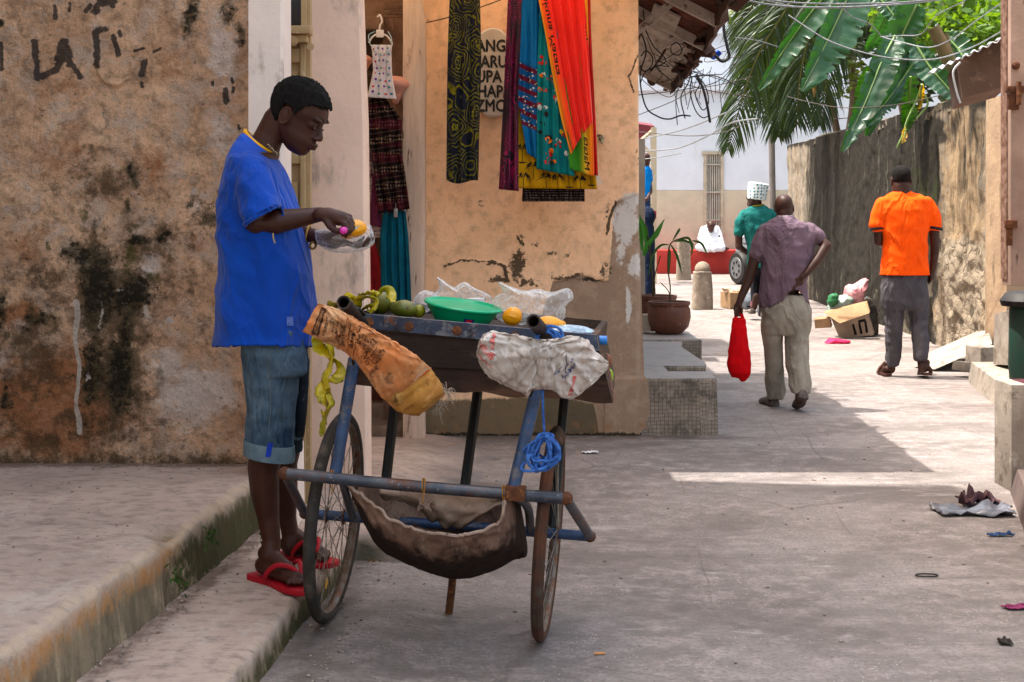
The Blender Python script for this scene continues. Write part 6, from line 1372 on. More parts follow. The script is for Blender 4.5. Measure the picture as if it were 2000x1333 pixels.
def rainbow(name, stops, x0, x1, sl):
    s = NT(name); x = s.n('ShaderNodeSeparateXYZ'); s.put(x.inputs[0], s.pos)
    t = s.mth('SUBTRACT', x.outputs[0], s.mth('MULTIPLY', s.mth('SUBTRACT', 2.2, x.outputs[2]), sl)); t = s.mth('ADD', t, s.mth('MULTIPLY', s.mth('SUBTRACT', s.noise(9, 4, .6, 0, s.vec(s.pos, (1, 0, .25))), .5), .025))
    r_ = s.n('ShaderNodeValToRGB'); s.put(r_.inputs[0], s.rng(t, x0, x1)); e = r_.color_ramp.elements
    e[0].position, e[0].color = stops[0][0], col4(stops[0][1]); e[1].position, e[1].color = stops[-1][0], col4(stops[-1][1])
    for p, c in stops[1:-1]: q = e.new(p); q.color = col4(c)
    return s.fin(r_.outputs[0], .7, s.bump(s.noise(30, 4, .6, 0, s.vec(s.pos, (1, 0, .1))), .3, .004), 0, .2, Sheen_Weight=.2)
Xs = lambda px_: (px_-1000)*S8/F
ROR = (.72, .035, .004); ORG = (.80, .12, .004); YLW = (.70, .36, .008); GRN = (.05, .22, .015)
RB = rainbow('rainbow_dye', [(0, GRN), (.14, (.2, .3, .01)), (.26, YLW), (.4, ORG), (.6, ROR), (1, ROR)], Xs(1052), Xs(1132), .20)
cloth_strip('scarf', [(-60, 1138), (60, 1140), (250, 1148), (338, 1150)], [(-60, 1152), (60, 1154), (250, 1164), (344, 1168)], S8-.02, 1.2, .008, mat('red_silk', (.55, .02, .006), (.45, .015, .005), 8, rough=.6), 'narrow scarlet strip of cloth at the right edge of the bunch', 'scarf', seed=9, ns=14)
RB2 = rainbow('green_yellow_dye', [(0, GRN), (.3, GRN), (.5, (.35, .33, .01)), (.7, YLW), (1, ORG)], Xs(1105), Xs(1165), .02)
oc_, fc_ = cloth_strip('scarf', [(-60, 1100), (120, 1100), (250, 1108), (330, 1112)], [(-60, 1146), (120, 1150), (250, 1158), (345, 1160)], S8-.06, 2.0, .008, RB2, 'green and yellow tie-dyed corner with black script, right of the teal cloth', 'scarf', seed=10)
ob_, fb_ = cloth_strip('scarf', [(-60, 1058), (0, 1052), (70, 1066), (150, 1080), (240, 1098), (302, 1115)], [(-60, 1138), (0, 1142), (100, 1150), (180, 1154), (238, 1158)], S8-.08, 4.2, .016, RB, 'blazing orange red scarf fading to yellow and green on its left edge', 'scarf', seed=7, bot=lambda u: -4*math.sin(u*3))
obj('printed_script', textmesh('Hakuna Matata', 1.0, lambda x, y: fb_(min(1, max(0, .13-y*.17)), min(1, max(0, .34+x*.083)), .004), sub=1, bold=.015, sx=1.0), PB, ob_, smooth=False, recalc=False)
obj('printed_script', textmesh('Matata', 1.0, lambda x, y: fc_(min(1, max(0, .72+y*.3)), min(1, max(0, .90-x*.06)), .004), sub=1, bold=.015), PB, oc_, smooth=False, recalc=False)
obj('printed_script', textmesh('Hakuna', 1.0, lambda x, y: fc_(min(1, max(0, .9+y*.22)), min(1, max(0, .32-x*.07)), .004), sub=1, bold=.015), PB, oc_, smooth=False, recalc=False)
obj('thin_wire', MB().tube(catmull([P(826, 46, 8.74), P(870, 36, 8.72), P(940, 14, 8.72), P(1000, -8, 8.74)], 5), .0035, 5), mat('wire_black', (.02, .02, .02)), label='thin black wire stapled across the peach wall behind the scarves', cat='wire')

# clothes in the doorway
S9 = 8.42
PNK = mat('pink_mannequin', (.50, .27, .22), (.45, .24, .19), 6, rough=.4, spec=.4)
mq = thing('hip_mannequin', 'pink plastic hip form behind the white spotted dress in the doorway', 'mannequin', P(778, 200, 8.5))
b = MB(); b.rings([ring(P(x, y, 8.52), w_*8.5/F, d, 24) for x, y, w_, d in ((762, 150, 24, .07), (770, 160, 30, .09), (778, 168, 26, .09), (776, 182, 14, .06), (772, 205, 5, .03))]); fused('form', b, PNK, mq, voxel=.012, sm_it=3)
mq2 = thing('hip_mannequin', 'pink plastic hip form cut off by the whitewashed pillar in the doorway', 'mannequin', P(705, 160, 8.5))
b = MB(); b.rings([ring(P(x, y, 8.5), w_*8.5/F, d, 24) for x, y, w_, d in ((702, 108, 18, .07), (704, 118, 26, .09), (703, 130, 18, .08), (702, 150, 8, .05))]); fused('form', b, PNK, mq2, voxel=.012, sm_it=3)
dress = thing('spotted_dress', 'tiny white strappy dress with red and blue spots on a white hanger', 'dress', P(745, 195, 8.3))
DW = mat('dress_white', (.56, .53, .56), (.50, .47, .50), 8, rough=.85, spec=.15)
_, fd = cloth_strip('dress_cloth', [(88, 724), (100, 727), (138, 729), (150, 727), (190, 717)], [(88, 766), (100, 764), (138, 765), (150, 766), (194, 774)], 8.30, 2.5, .006, DW, None, None, parent=dress, seed=3, ns=30, nv=40)
rp = random.Random(8)
dcs = [mat('dot_red', (.45, .03, .05)), mat('dot_teal', (.05, .25, .30)), mat('dot_purple', (.18, .05, .25)), mat('dot_blue', (.04, .18, .35))]
for j in range(8):
    for i in range(4):
        decal(fd, (i+.5+.3*(j % 2)+rp.uniform(-.12, .12))/4.4, (j+.6+rp.uniform(-.15, .15))/8.4, blob_shape(rp, 6), dcs[(i*3+j*2) % 4], 'printed_spot', dress, .055, .024)
m = MB()
for a, q in (((724, 90), (720, 70)), ((766, 90), (764, 74))): m.tube(catmull([P(*a, 8.29), P(*q, 8.30), P(a[0]+(8 if a[0] < 740 else -8), 62, 8.31)], 4), .003, 6)
m.tube(catmull([P(727, 97, 8.29), P(744, 108, 8.28), P(764, 97, 8.29)], 5), .003, 6); obj('straps', m, mat('strap_blue', (.35, .45, .5)), dress)
hg = thing('hanger', 'white plastic clothes hanger hooked above the spotted dress', 'hanger', P(742, 74, 8.31))
HW = mat('hanger_white', (.66, .62, .60), rough=.4)
obj('hook', MB().tube(catmull([P(741, 62, 8.31), P(742, 50, 8.31), P(746, 42, 8.31), P(742, 30, 8.31), P(737, 34, 8.31)], 6), .005, 8), HW, hg)
obj('hanger_body', MB().box(P(742, 66, 8.31), (.045, .012, .045), bev=.008).tube(catmull([P(720, 84, 8.31), P(728, 72, 8.31), P(742, 66, 8.31), P(757, 72, 8.31), P(766, 86, 8.31)], 5), .0055, 8), HW, hg)
def tribal(name, base, ink, ink2):
    s = NT(name); x = s.n('ShaderNodeSeparateXYZ'); s.put(x.inputs[0], s.vec(s.pos, (1, 0, 1), rot=(0, R(9), 0)))
    rw = s.rng(s.mth('SINE', s.mth('MULTIPLY', x.outputs[2], 70)), -.2, .3); ck = s.voro(60, s.vec(s.pos, (1, 0, .8)), 'F1', rnd=.25); cm = s.rng(ck, .33, .25)
    ln = s.rng(s.mth('SINE', s.mth('MULTIPLY', x.outputs[2], 210)), .75, .95)
    c = s.mix(s.mth('MULTIPLY', rw, cm), base, ink); c = s.mix(s.mth('MULTIPLY', ln, .6), c, ink2)
    c = s.mix(s.rng(s.noise(5, 3, .5, 0, s.vec(s.pos, (.3, 0, 3))), .5, .56, 0, .6), c, (.10, .012, .03)); return s.fin(c, .85, None, 0, .1)
TB = tribal('brown_tribal_print', (.018, .009, .011), (.26, .19, .14), (.15, .11, .08))
cloth_strip('printed_dress', [(190, 722), (250, 716), (300, 726), (420, 742)], [(190, 752), (235, 785), (300, 784), (330, 790), (408, 801)], 8.38, 3.0, .02, TB, 'dark maroon and cream patterned tiered dress hanging in the doorway', 'dress', seed=11)
cloth_strip('printed_trousers', [(110, 700), (200, 706), (330, 708), (470, 712)], [(110, 714), (200, 712), (330, 730), (462, 752)], 8.44, 1.2, .012, tribal('white_tribal_print', (.33, .26, .24), (.06, .03, .04), (.10, .02, .06)), 'pale cloth with dark purple print tucked against the pillar in the doorway', 'clothing', seed=12)
cloth_strip('purple_cloth', [(340, 728), (400, 724), (440, 722)], [(340, 730), (400, 742), (445, 746)], 8.42, 1, .008, mat('plum_cloth', (.13, .02, .06), (.1, .015, .05), 9, rough=.85), 'small plum coloured cloth between patterned dress and pale printed cloth', 'clothing', seed=13, ns=12, nv=20)
TL_ = mat('teal_crepe', (.008, .115, .17), (.006, .09, .135), 12, rough=.8, bump=(60, .5, .004, (1, 1, .08)), spec=.15)
cloth_strip('teal_skirt', [(412, 748), (470, 742), (588, 744)], [(412, 792), (470, 798), (588, 804)], 8.40, 3.6, .016, TL_, 'long teal pleated skirt clipped to a hanger in the doorway', 'skirt', seed=14)
cloth_strip('crimson_skirt', [(455, 712), (520, 712), (586, 712)], [(455, 724), (520, 748), (586, 760)], 8.46, 1.6, .012, mat('crimson_crepe', (.26, .008, .018), (.2, .006, .014), 12, rough=.8), 'deep crimson skirt hanging beside the teal skirt', 'skirt', seed=15, ns=20)
obj('clip', MB().b2(P(769, 425, 8.35), P(777, 408, 8.37), bev=.002).cyl(P(773, 408, 8.36), P(773, 398, 8.36), .002), mat('clip_steel', (.4, .4, .4), metallic=.8, rough=.3), label='steel hanger clip gripping the top of the teal skirt', cat='clip')

# ---------------------------------------------------------------- tiled bench and pots
def tilemat():
    s = NT('mosaic_tile'); br = s.n('ShaderNodeTexBrick'); br.offset = 0; sep = s.n('ShaderNodeSeparateXYZ'); s.put(sep.inputs[0], s.pos)
    nn = s.n('ShaderNodeNewGeometry').outputs['Normal']; ns_ = s.n('ShaderNodeSeparateXYZ'); s.put(ns_.inputs[0], nn)
    cmb = s.n('ShaderNodeCombineXYZ'); s.put(cmb.inputs[0], s.mth('ADD', sep.outputs[0], s.mth('MULTIPLY', sep.outputs[1], s.mth('ABSOLUTE', ns_.outputs[0])))); s.put(cmb.inputs[1], s.mth('ADD', sep.outputs[2], s.mth('MULTIPLY', sep.outputs[1], s.mth('ABSOLUTE', ns_.outputs[2]))))
    s.put(br.inputs['Vector'], cmb.outputs[0]); br.inputs['Scale'].default_value = 1; br.inputs['Brick Width'].default_value = .0245; br.inputs['Row Height'].default_value = .0245; br.inputs['Mortar Size'].default_value = .0021
    br.inputs['Color1'].default_value = (.30, .25, .20, 1); br.inputs['Color2'].default_value = (.22, .18, .145, 1); br.inputs['Mortar'].default_value = (.12, .095, .075, 1)
    c = s.mix(s.rng(s.noise(5, 8, .75), .46, .62, 0, .8), br.outputs['Color'], (.075, .062, .05)); c = s.mix(s.rng(s.noise(8, 8, .75, 0, s.vec(s.pos, loc=(3, 3, 3))), .52, .66, 0, .7), c, (.38, .33, .29))
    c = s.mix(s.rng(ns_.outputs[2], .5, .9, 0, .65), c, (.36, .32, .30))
    return s.fin(c, .6, s.bump(s.mth('ADD', s.mth('MULTIPLY', br.outputs['Fac'], -1), s.noise(40, 5)), .4, .004), 0, .4)
TM = tilemat()
bn = thing('tiled_bench', 'low stone bench faced with small grey mosaic tiles running back from the peach wall corner', 'bench', V((1.05, 9.5, 0)))
def slab(poly, z0, z1, bat=.0, name='bench_block', mt=TM):
    c = sum((V((x, y, 0)) for x, y in poly), V())/len(poly)
    rs = [[V((x, y, 0))+(V((x, y, 0))-c).normalized()*bat*(1 if z == z0 else 0)+V((0, 0, z)) for x, y in poly] for z in (z0, z1-.012, z1)]
    rs[2] = [p-(p-c-V((0, 0, p.z))).normalized()*.008 for p in rs[2]]
    return obj(name, MB().rings(rs), mt, bn, smooth=False)
slab([(.80, 8.84), (1.165, 8.83), (1.275, 8.86), (1.285, 9.22), (.80, 9.24)], -.01, .352, .012)
slab([(.79, 9.243), (1.02, 9.243), (1.02, 9.56), (.79, 9.56)], -.01, .350)
slab([(.79, 9.563), (1.30, 9.563), (1.33, 9.75), (1.32, 10.4), (1.30, 10.9), (1.36, 11.36), (.79, 11.36)], -.01, .349)
slab([(.79, 11.363), (1.515, 11.363), (1.50, 11.46), (1.50, 12.15), (.79, 12.15)], -.01, .362)
slab([(1.023, 9.243), (1.27, 9.243), (1.28, 9.56), (1.023, 9.56)], -.01, .26)
obj('side_pier', MB().b2((.95, 13.2, 0), (1.235, 13.6, 2.06)), mat('pier_grey', (.34, .30, .26), (.28, .24, .2), 4, bump=(12, .5, .02)), label='grey plastered pier behind the potted palms', cat='pier')
obj('wall_block', MB().b2((1.10, 11.9, .38), (1.165, 12.05, .52), bev=.01), mat('block_cream', (.5, .44, .38), rough=.85), label='small cream stone block standing beside the terracotta pot', cat='block')
POTM = mat('terracotta_glaze', (.17, .075, .05), (.13, .055, .038), 8, [((.40, .26, .20), 16, .60, .70), ((.07, .04, .03), 6, .56, .7)], .55, (30, .3, .006), spec=.4)
LEAFM = mat('palm_leaf_green', (.035, .10, .015), (.05, .13, .02), 10, rough=.45, spec=.4)
def blade(pts, wid, mt, name, par=None, n=10, fold=.25, curl=0, nz=0, **kw):
    C_ = catmull(pts, n); N = len(C_)-1
    def f(u, v):
        i = int(round(u*N)); p = C_[i]; t = (C_[min(N, i+1)]-C_[max(0, i-1)]).normalized(); sd = t.cross(V((0, 1, .25))).normalized(); nn = t.cross(sd)
        w_ = wid*math.sin(math.pi*min(.98, max(.02, u*.92+.06)))**.7; k = (v-.5)
        return p+sd*w_*k*2+nn*(abs(k)*w_*fold*2+nz*mn.noise(V((u*8, v*3, wid*50))))
    return obj(name, MB().grid(f, N, 4), mt, par, sharp=180, **kw)
def pot(cx, r_, top, botm, Yq, label, plants):
    t = thing('plant_pot', label, 'plant pot', P(cx, botm, Yq)); s_ = Yq/F; h = (botm-top)*s_; R_ = r_*s_
    obj('pot', MB().lathe([(R_*.62, 0), (R_*.9, h*.2), (R_*1.0, h*.5), (R_*.98, h*.75), (R_*.90, h*.86), (R_*.97, h*.9), (R_*.98, h), (R_*.88, h), (R_*.85, h*.9), (.01, h*.88)], P(cx, botm, Yq), 36), POTM, t)
    obj('soil', MB().lathe([(R_*.84, 0), (.001, .012)], P(cx, top+.06*(botm-top), Yq), 24, cap=False), mat('soil', (.05, .035, .025)), t)
    return t
pt1 = pot(1307, 42, 589, 650, 11.9, 'round terracotta pot in front with two tall thin palm seedlings on the bench', 0)
pt2 = pot(1282, 41, 577, 646, 12.5, 'second terracotta pot half behind the front pot', 0)
STM = mat('stem_brown', (.10, .08, .035), (.07, .05, .025), 20)
pp = thing('potted_palm', 'spindly palm seedling with drooping leaves in the front pot', 'plant', P(1308, 592, 11.9))
obj('stem', MB().tube(catmull([P(1308, 592, 11.9), P(1309, 560, 11.9), P(1304, 520, 11.9), P(1308, 480, 11.88), P(1322, 468, 11.88)], 5), .0055, 6), STM, pp)
obj('stem', MB().tube(catmull([P(1308, 590, 11.92), P(1306, 570, 11.92), P(1290, 552, 11.9)], 5), .004, 6), STM, pp)
for i, pts in enumerate([[(1306, 478), (1290, 480), (1275, 500), (1267, 540)], [(1306, 482), (1308, 500), (1306, 540)], [(1310, 478), (1322, 500), (1332, 536)], [(1314, 470), (1326, 450), (1328, 448)], [(1322, 468), (1345, 466), (1352, 490)], [(1352, 470), (1370, 476), (1382, 498)], [(1344, 464), (1352, 480), (1350, 500)], [(1318, 472), (1335, 470), (1356, 478)]]):
    blade([P(a, c, 11.88+.02*(i % 3)) for a, c in pts], .011, LEAFM, 'leaf', pp)
pq = thing('potted_palm', 'brighter green palm shoots rising from the rear pot at the wall corner', 'plant', P(1272, 580, 12.5))
obj('stem', MB().tube(catmull([P(1275, 580, 12.5), P(1274, 540, 12.5), P(1270, 500, 12.5), P(1262, 440, 12.5)], 5), .007, 6).tube(catmull([P(1277, 580, 12.5), P(1279, 540, 12.5), P(1290, 500, 12.5)], 5), .005, 6), STM, pq)
LEAFB = mat('fresh_leaf_green', (.05, .20, .02), (.07, .26, .03), 10, rough=.4, spec=.4)
for i, pts in enumerate([[(1258, 500), (1272, 470), (1298, 428)], [(1254, 490), (1252, 460), (1250, 420)], [(1262, 480), (1258, 450), (1254, 430)], [(1262, 470), (1280, 462), (1296, 432)], [(1256, 500), (1262, 480), (1272, 468)], [(1266, 460), (1256, 440), (1250, 424)]]):
    blade([P(a, c, 12.5-.04*(i % 3)) for a, c in pts], .018, LEAFB, 'leaf', pq)

# ---------------------------------------------------------------- far white house, red bench, veranda
FWH = mat('far_white_wall', (.60, .62, .66), (.55, .57, .61), 1.5, [((.5, .5, .52), 3, .60, .75, (1, 1, .3))], .85)
CRM = mat('cream_dado', (.50, .45, .36), (.43, .39, .32), 1.5, [((.4, .36, .3), 3, .56, .72)], .85)
Yf = 32.0
fh = thing('white_house', 'white two tone house with barred window closing the far end of the lane', 'house', P(1400, 530, Yf))
zx = lambda y: Z_(y, Yf)
m = MB(); xl, xr = X_(1215, Yf), X_(1600, Yf); wx0, wx1 = X_(1374, Yf), X_(1413, Yf); zt = zx(372)
m.b2((xl, Yf, zt+.004), (wx0, Yf+.3, zx(165))); m.b2((wx1, Yf, zt+.004), (xr, Yf+.3, zx(165))); m.b2((wx0+.001, Yf, zx(297)), (wx1-.001, Yf+.3, zx(165)))
m.b2((xl-3, Yf+.6, zx(172)), (xr+9, Yf+.9, zx(20))); m.b2((xr, Yf+.31, 0), (xr+9, Yf+.6, zx(170)))
obj('wall', m, FWH, fh)
m = MB(); m.b2((xl, Yf-.01, 0), (wx0, Yf+.3, zt)); m.b2((wx1, Yf-.01, 0), (xr, Yf+.3, zt)); m.b2((wx0+.001, Yf-.01, 0), (wx1-.001, Yf+.3, zx(458))); obj('dado', m, CRM, fh)
m = MB(); m.b2((xl, Yf-.12, zx(178)), (xr, Yf-.002, zx(166))); m.b2((xl-3, Yf+.45, zx(60)), (xr+9, Yf+.598, zx(52))); obj('cornice', m, FWH, fh)
wn = obj('window', MB().b2((wx0, Yf-.03, zx(302)), (wx0+.07, Yf+.2, zx(452))).b2((wx1-.07, Yf-.03, zx(302)), (wx1, Yf+.2, zx(452))).b2((wx0-.04, Yf-.05, zx(302)), (wx1+.02, Yf+.2, zx(296))).b2((wx0-.03, Yf-.06, zx(458)), (wx1+.02, Yf+.2, zx(452))), mat('window_cream', (.45, .40, .32)), fh)
obj('pane', MB().b2((wx0+.07, Yf+.1, zx(452)), (wx1-.07, Yf+.13, zx(302))), mat('shutter_dark', (.16, .12, .085), (.12, .09, .06), 9), wn)
m = MB()
for i in range(6): x = lerp(wx0+.1, wx1-.1, i/5); m.b2((x-.016, Yf+.0, zx(452)), (x+.016, Yf+.03, zx(302)))
for y in (322, 376, 430): m.b2((wx0+.06, Yf-.035, zx(y)-.015), (wx1-.06, Yf-.003, zx(y)+.02))
obj('bars', m, mat('bar_grey', (.42, .39, .34), rough=.6), wn)
obj('red_bench', MB().b2((X_(1235, 31.4), 31.0, 0), (X_(1500, 31.4), Yf-.02, Z_(489, 31.0)), bev=.02), mat('brick_red_paint', (.36, .055, .045), (.30, .045, .038), 3, [((.2, .04, .035), 9, .56, .7)], .8), label='long brick red masonry bench along the far white house', cat='bench')
obj('far_pole', MB().cyl(P(1512, 545, 26), P(1507, 262, 26), .058, 10), mat('pole_grey', (.20, .18, .17), (.15, .13, .12), 5, bump=(30, .4, .01)), label='grey wooden utility pole before the far white house', cat='pole')
VW = mat('veranda_cream', (.52, .45, .34), (.46, .4, .3), 4, rough=.7)
va = thing('veranda', 'cream timber veranda with maroon tin roof at the left end of the far wall', 'veranda', P(1262, 540, 27))
Yv2 = 27.0
obj('roof', MB().prism([P(1230, 240, Yv2), P(1279, 247, Yv2), P(1250, 274, Yv2), P(1230, 276, Yv2)], (0, .8, .1)), mat('maroon_tin', (.20, .05, .06), (.16, .04, .05), 8, rough=.6), va, smooth=False)
obj('post', MB().b2(P(1272, 249, Yv2-.05), V((X_(1282, Yv2), Yv2+.1, 0))), VW, va); obj('post', MB().b2(P(1247, 270, Yv2+1), V((X_(1254, Yv2+1), Yv2+1.1, 0))), VW, va)
for a_, b_, r_ in ((P(1279, 252, Yv2), P(1240, 284, Yv2), .035), (P(1252, 282, Yv2), P(1276, 305, Yv2), .035), (P(1250, 408, Yv2-.02), P(1276, 397, Yv2-.02), .03), (P(1250, 318, Yv2), P(1277, 312, Yv2), .02)): obj('brace', MB().cyl(a_, b_, r_, 8), VW, va)
obj('back_room', MB().b2(P(1225, 270, Yv2+2), V((X_(1276, Yv2), Yv2+2.1, 0))), mat('room_shade', (.14, .13, .15)), va)
obj('red_crate', MB().b2(P(1272, 428, 26.5), P(1279, 412, 26.8), bev=.02), mat('crate_red', (.4, .05, .05)), label='small red crate on the veranda edge', cat='crate')
# bollards
BLM = mat('weathered_stone', (.30, .25, .20), (.22, .18, .145), 9, [((.4, .36, .31), 14, .54, .68), ((.1, .08, .06), 6, .56, .7, (1, 1, .4))], .9, (25, .6, .015))
def bollard(cx, top, bot_, w_, Yq, label, dome=True):
    t = thing('bollard', label, 'bollard', P(cx, bot_, Yq), 'stone bollards across the lane'); s_ = Yq/F; h = (bot_-top)*s_; r_ = w_/2*s_; c = P(cx, bot_, Yq)
    k = .80 if dome else 1
    obj('shaft', MB().rings([ring(c+V((0, 0, z)), q, q*.95, 28, e=3.2) for z, q in ((0, r_*1.08), (h*k*.5, r_*1.0), (h*k*.93, r_*.92), (h*k*.985, r_*.93), (h*k, r_*.78))]).jit(.012, 9), BLM, t)
    if dome: obj('dome', MB().ell(c+V((0, 0, h*.84)), (r_*.80, r_*.78, h*.17), n=24, m=14), BLM, t)
bollard(1372, 512, 604, 38, 20.0, 'domed stone bollard standing in the sun, nearer of two')
bollard(1335, 470, 547, 27, 28.4, 'square topped stone bollard in front of the red bench', False)
# parked car (only a corner shows)
cr = thing('parked_car', 'white car parked far down the lane, mostly hidden by the cyclist', 'car', V((5.75, 27.5, 0)))
CW = mat('car_white', (.62, .64, .68), rough=.3, spec=.5)
bd_ = [(1438, 528), (1437, 484), (1444, 476), (1462, 446), (1500, 442), (1545, 446), (1552, 478), (1558, 500), (1556, 528)]
obj('body', MB().prism([P(a, c, 26.9) for a, c in bd_], (.6, 3.6, 0)), CW, cr)
obj('rear_window', MB().prism([P(a, c, 26.89) for a, c in [(1464, 472), (1468, 450), (1538, 450), (1546, 474)]], (0, .004, 0)), mat('car_glass', (.02, .025, .03), rough=.1), cr)
ax_ = V((-.93, -.36, 0))
for cx, yq in ((1447, 26.6), (1547, 27.3)):
    c_ = P(cx, 512, yq); c_.z = .31; w_ = obj('wheel', along([(.2, 0), (.29, .01), (.31, .04), (.31, .16), (.28, .2)], c_-ax_*.1, ax_, 28), BLK, cr)
    obj('rim', along([(.02, 0), (.20, .004), (.21, -.02)], c_+ax_*.104, ax_, 24), mat('alloy', (.22, .22, .23), metallic=.5, rough=.5), w_)
    m = MB(); u_ = ax_.cross(V((0, 0, 1))).normalized()
    for k in range(7): q_ = k*2*math.pi/7; m.ell(c_+ax_*.110+u_*(.12*math.cos(q_))+V((0, 0, .12*math.sin(q_))), (.014, .034, .034), n=8, m=5)
    obj('rim_holes', m, BLK, w_)
# cardboard box full of rubbish by the cyclist
CB = mat('cardboard', (.34, .23, .14), (.27, .18, .11), 9, rough=.85)
bx_ = thing('cardboard_box', 'open cardboard box of crumpled paper standing in the sun behind the stooped man', 'box', P(1437, 600, 20))
obj('box', MB().box(P(1437, 586, 20.2), (.32, .34, .22), (0, 0, R(15))), CB, bx_, smooth=False)
m = MB(); rp = random.Random(4)
for i in range(16): m.ell(P(1437+rp.uniform(-22, 22), 570+rp.uniform(-5, 5), 20.2+rp.uniform(-.1, .1)), (rp.uniform(.04, .08), .05, rp.uniform(.03, .05)), (rp.random(), rp.random(), 0), 7, 5)
obj('crumpled_paper', m.jit(.02, 20), mat('crumpled_paper', (.5, .36, .24), (.6, .5, .4), 9), bx_, smooth=False)
obj('dark_sack', MB().ell(P(1460, 588, 19.6), (.11, .12, .12)).jit(.03, 12), mat('grey_bag', (.2, .22, .25)), label='small grey rubbish bag beside the sunlit cardboard box', cat='rubbish bag')

# ---------------------------------------------------------------- mossy compound wall on the right
def cw_mat():
    s = NT('mossy_rubble_wall'); st_ = s.vec(s.pos, (1, 1, .10)); n1 = s.noise(3, 8, .65)
    c = s.mix(s.rng(s.noise(4, 8, .7), .38, .62), (.33, .285, .24), (.22, .19, .155))
    c = s.mix(s.rng(s.noise(7, 7, .7, 0, st_), .48, .62, 0, .7), c, (.42, .35, .27))
    c = stain(s, c, 'tan', (.42, .31, .20), 5, .7, .4, .8, .8)
    c = stain(s, c, 'stone', (.40, .34, .27), 9, 1.0, .5, .62, .9)
    hole = s.mth('MULTIPLY', s.attr('stone'), s.rng(s.voro(9, s.mix(.08, s.pos, s.noise(9, 4, out='Color')), 'DISTANCE_TO_EDGE'), .10, .03)); c = s.mix(s.mth('MULTIPLY', hole, .35), c, (.14, .105, .08))
    c = stain(s, c, 'mould_shade', (.034, .029, .023), 5, 1.2, .16, .82, .96, 7, st_)
    c = s.mix(s.mth('MULTIPLY', s.rng(s.noise(11, 6, .7, 0, s.vec(s.pos, (1, 1, .06), (3, 0, 0))), .60, .70, 0, .6), s.attr('mould_shade')), c, (.26, .24, .20))
    c = stain(s, c, 'green', (.06, .07, .02), 6, 1.0, .4, .8, .7)
    nr = s.bump(s.mth('ADD', s.mth('SUBTRACT', n1, s.mth('MULTIPLY', hole, .5)), s.mth('MULTIPLY', s.noise(14, 8, .85), 1.2)), .9, .06)
    return s.fin(c, .9, nr, 0, .15)
cw = thing('compound_wall', 'tall rubble wall on the right, mouldy and darkened by painted shade, banana leaves over it', 'wall', V((4.6, 18, 0)))
T_, Z0 = np.meshgrid(np.linspace(0, 1, 420), np.linspace(-.02, 1, 130))
Yc = 12.9+11.4*T_; tpz = 2.50+.07*(fbm(Yc, Yc*0, .8, 4, 51)-.5)-.12*np.clip((14.2-Yc)/1.3, 0, 1)**2; Zc = Z0*tpz
Xc = 4.35+.35*T_; pxc = Xc*F/Yc+1000; pyc = HY-(Zc-H)*F/Yc
rel = .10*(fbm(Yc, Zc, 1.2, 5, 52)-.5)+.05*(fbm(Yc, Zc, 5, 4, 53)-.5)
lowz = np.clip((1.3-Zc)/.8, 0, 1)
stn = np.clip(np.exp(-((pxc-1880)/70)**2)*np.clip((pyc-430)/60, 0, 1), 0, 1)+np.exp(-((pxc-1690)/60)**2)*np.clip((pyc-520)/60, 0, 1)*.5
rel = rel+.12*stn*(fbm(Yc, Zc, 7, 3, 54)-.5)
A = {'stone': stn, 'tan': np.exp(-((pxc-1880)/60)**2)*.9+.5*np.exp(-((pxc-1555)/18)**2)+.5*np.exp(-((pyc-590)/60)**2),
     'mould_shade': np.clip((1836-pxc+40*(fbm(pxc, pyc, .02, 4, 61)-.5))/16, 0, 1)*np.clip((pxc-1566)/30, 0, 1)*(.85+.42*fbm(pxc, pyc*.1, .04, 4, 55)+.25*np.exp(-((pyc-300)/150)**2))+.62*fbm(pxc, pyc*.25, .05, 3, 66)*1.5*np.exp(-((pxc-1885)/60)**2)*np.clip((560-pyc)/260, 0, 1)+.9*np.exp(-((Zc-tpz)/.07)**2),  # mould, plus the shade under palms and leaves painted into the wall colour
     'green': .7*np.exp(-((pxc-1800)/60)**2)*np.exp(-((pyc-420)/160)**2)}
Xw = Xc-rel-.05*np.clip((1832-pxc)/5, 0, 1)*0
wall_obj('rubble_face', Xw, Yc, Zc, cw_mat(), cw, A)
cwp = mat('coping', (.16, .13, .10), (.10, .085, .06), 5, [((.30, .26, .21), 12, .54, .68)], .9, (20, .7, .03))
obj('wall_core', MB().add([(4.37, 12.9, 0), (4.72, 24.3, 0), (5.1, 24.3, 0), (4.75, 12.9, 0), (4.40, 12.9, 2.30), (4.75, 24.3, 2.40), (5.1, 24.3, 2.40), (4.75, 12.9, 2.3)], [(3, 2, 1, 0), (4, 5, 6, 7), (0, 1, 5, 4), (1, 2, 6, 5), (2, 3, 7, 6), (3, 0, 4, 7)]), cwp, cw)
m = MB(); rs = []
for i in range(120): t = i/119; y = 12.9+11.4*t; z = 2.44+.03*mn.noise(V((y, 0, 0)))-.12*max(0, (14.2-y)/1.3)**2; x = 4.40+.35*t; rs.append([V((x-.03, y, z-.05)), V((x-.02, y, z+.03)), V((x+.12, y, z+.09)), V((x+.38, y, z+.05)), V((x+.38, y, z-.1))])
obj('coping', m.rings(rs).jit(.05, 3.3).jit(.02, 14), cwp, cw)
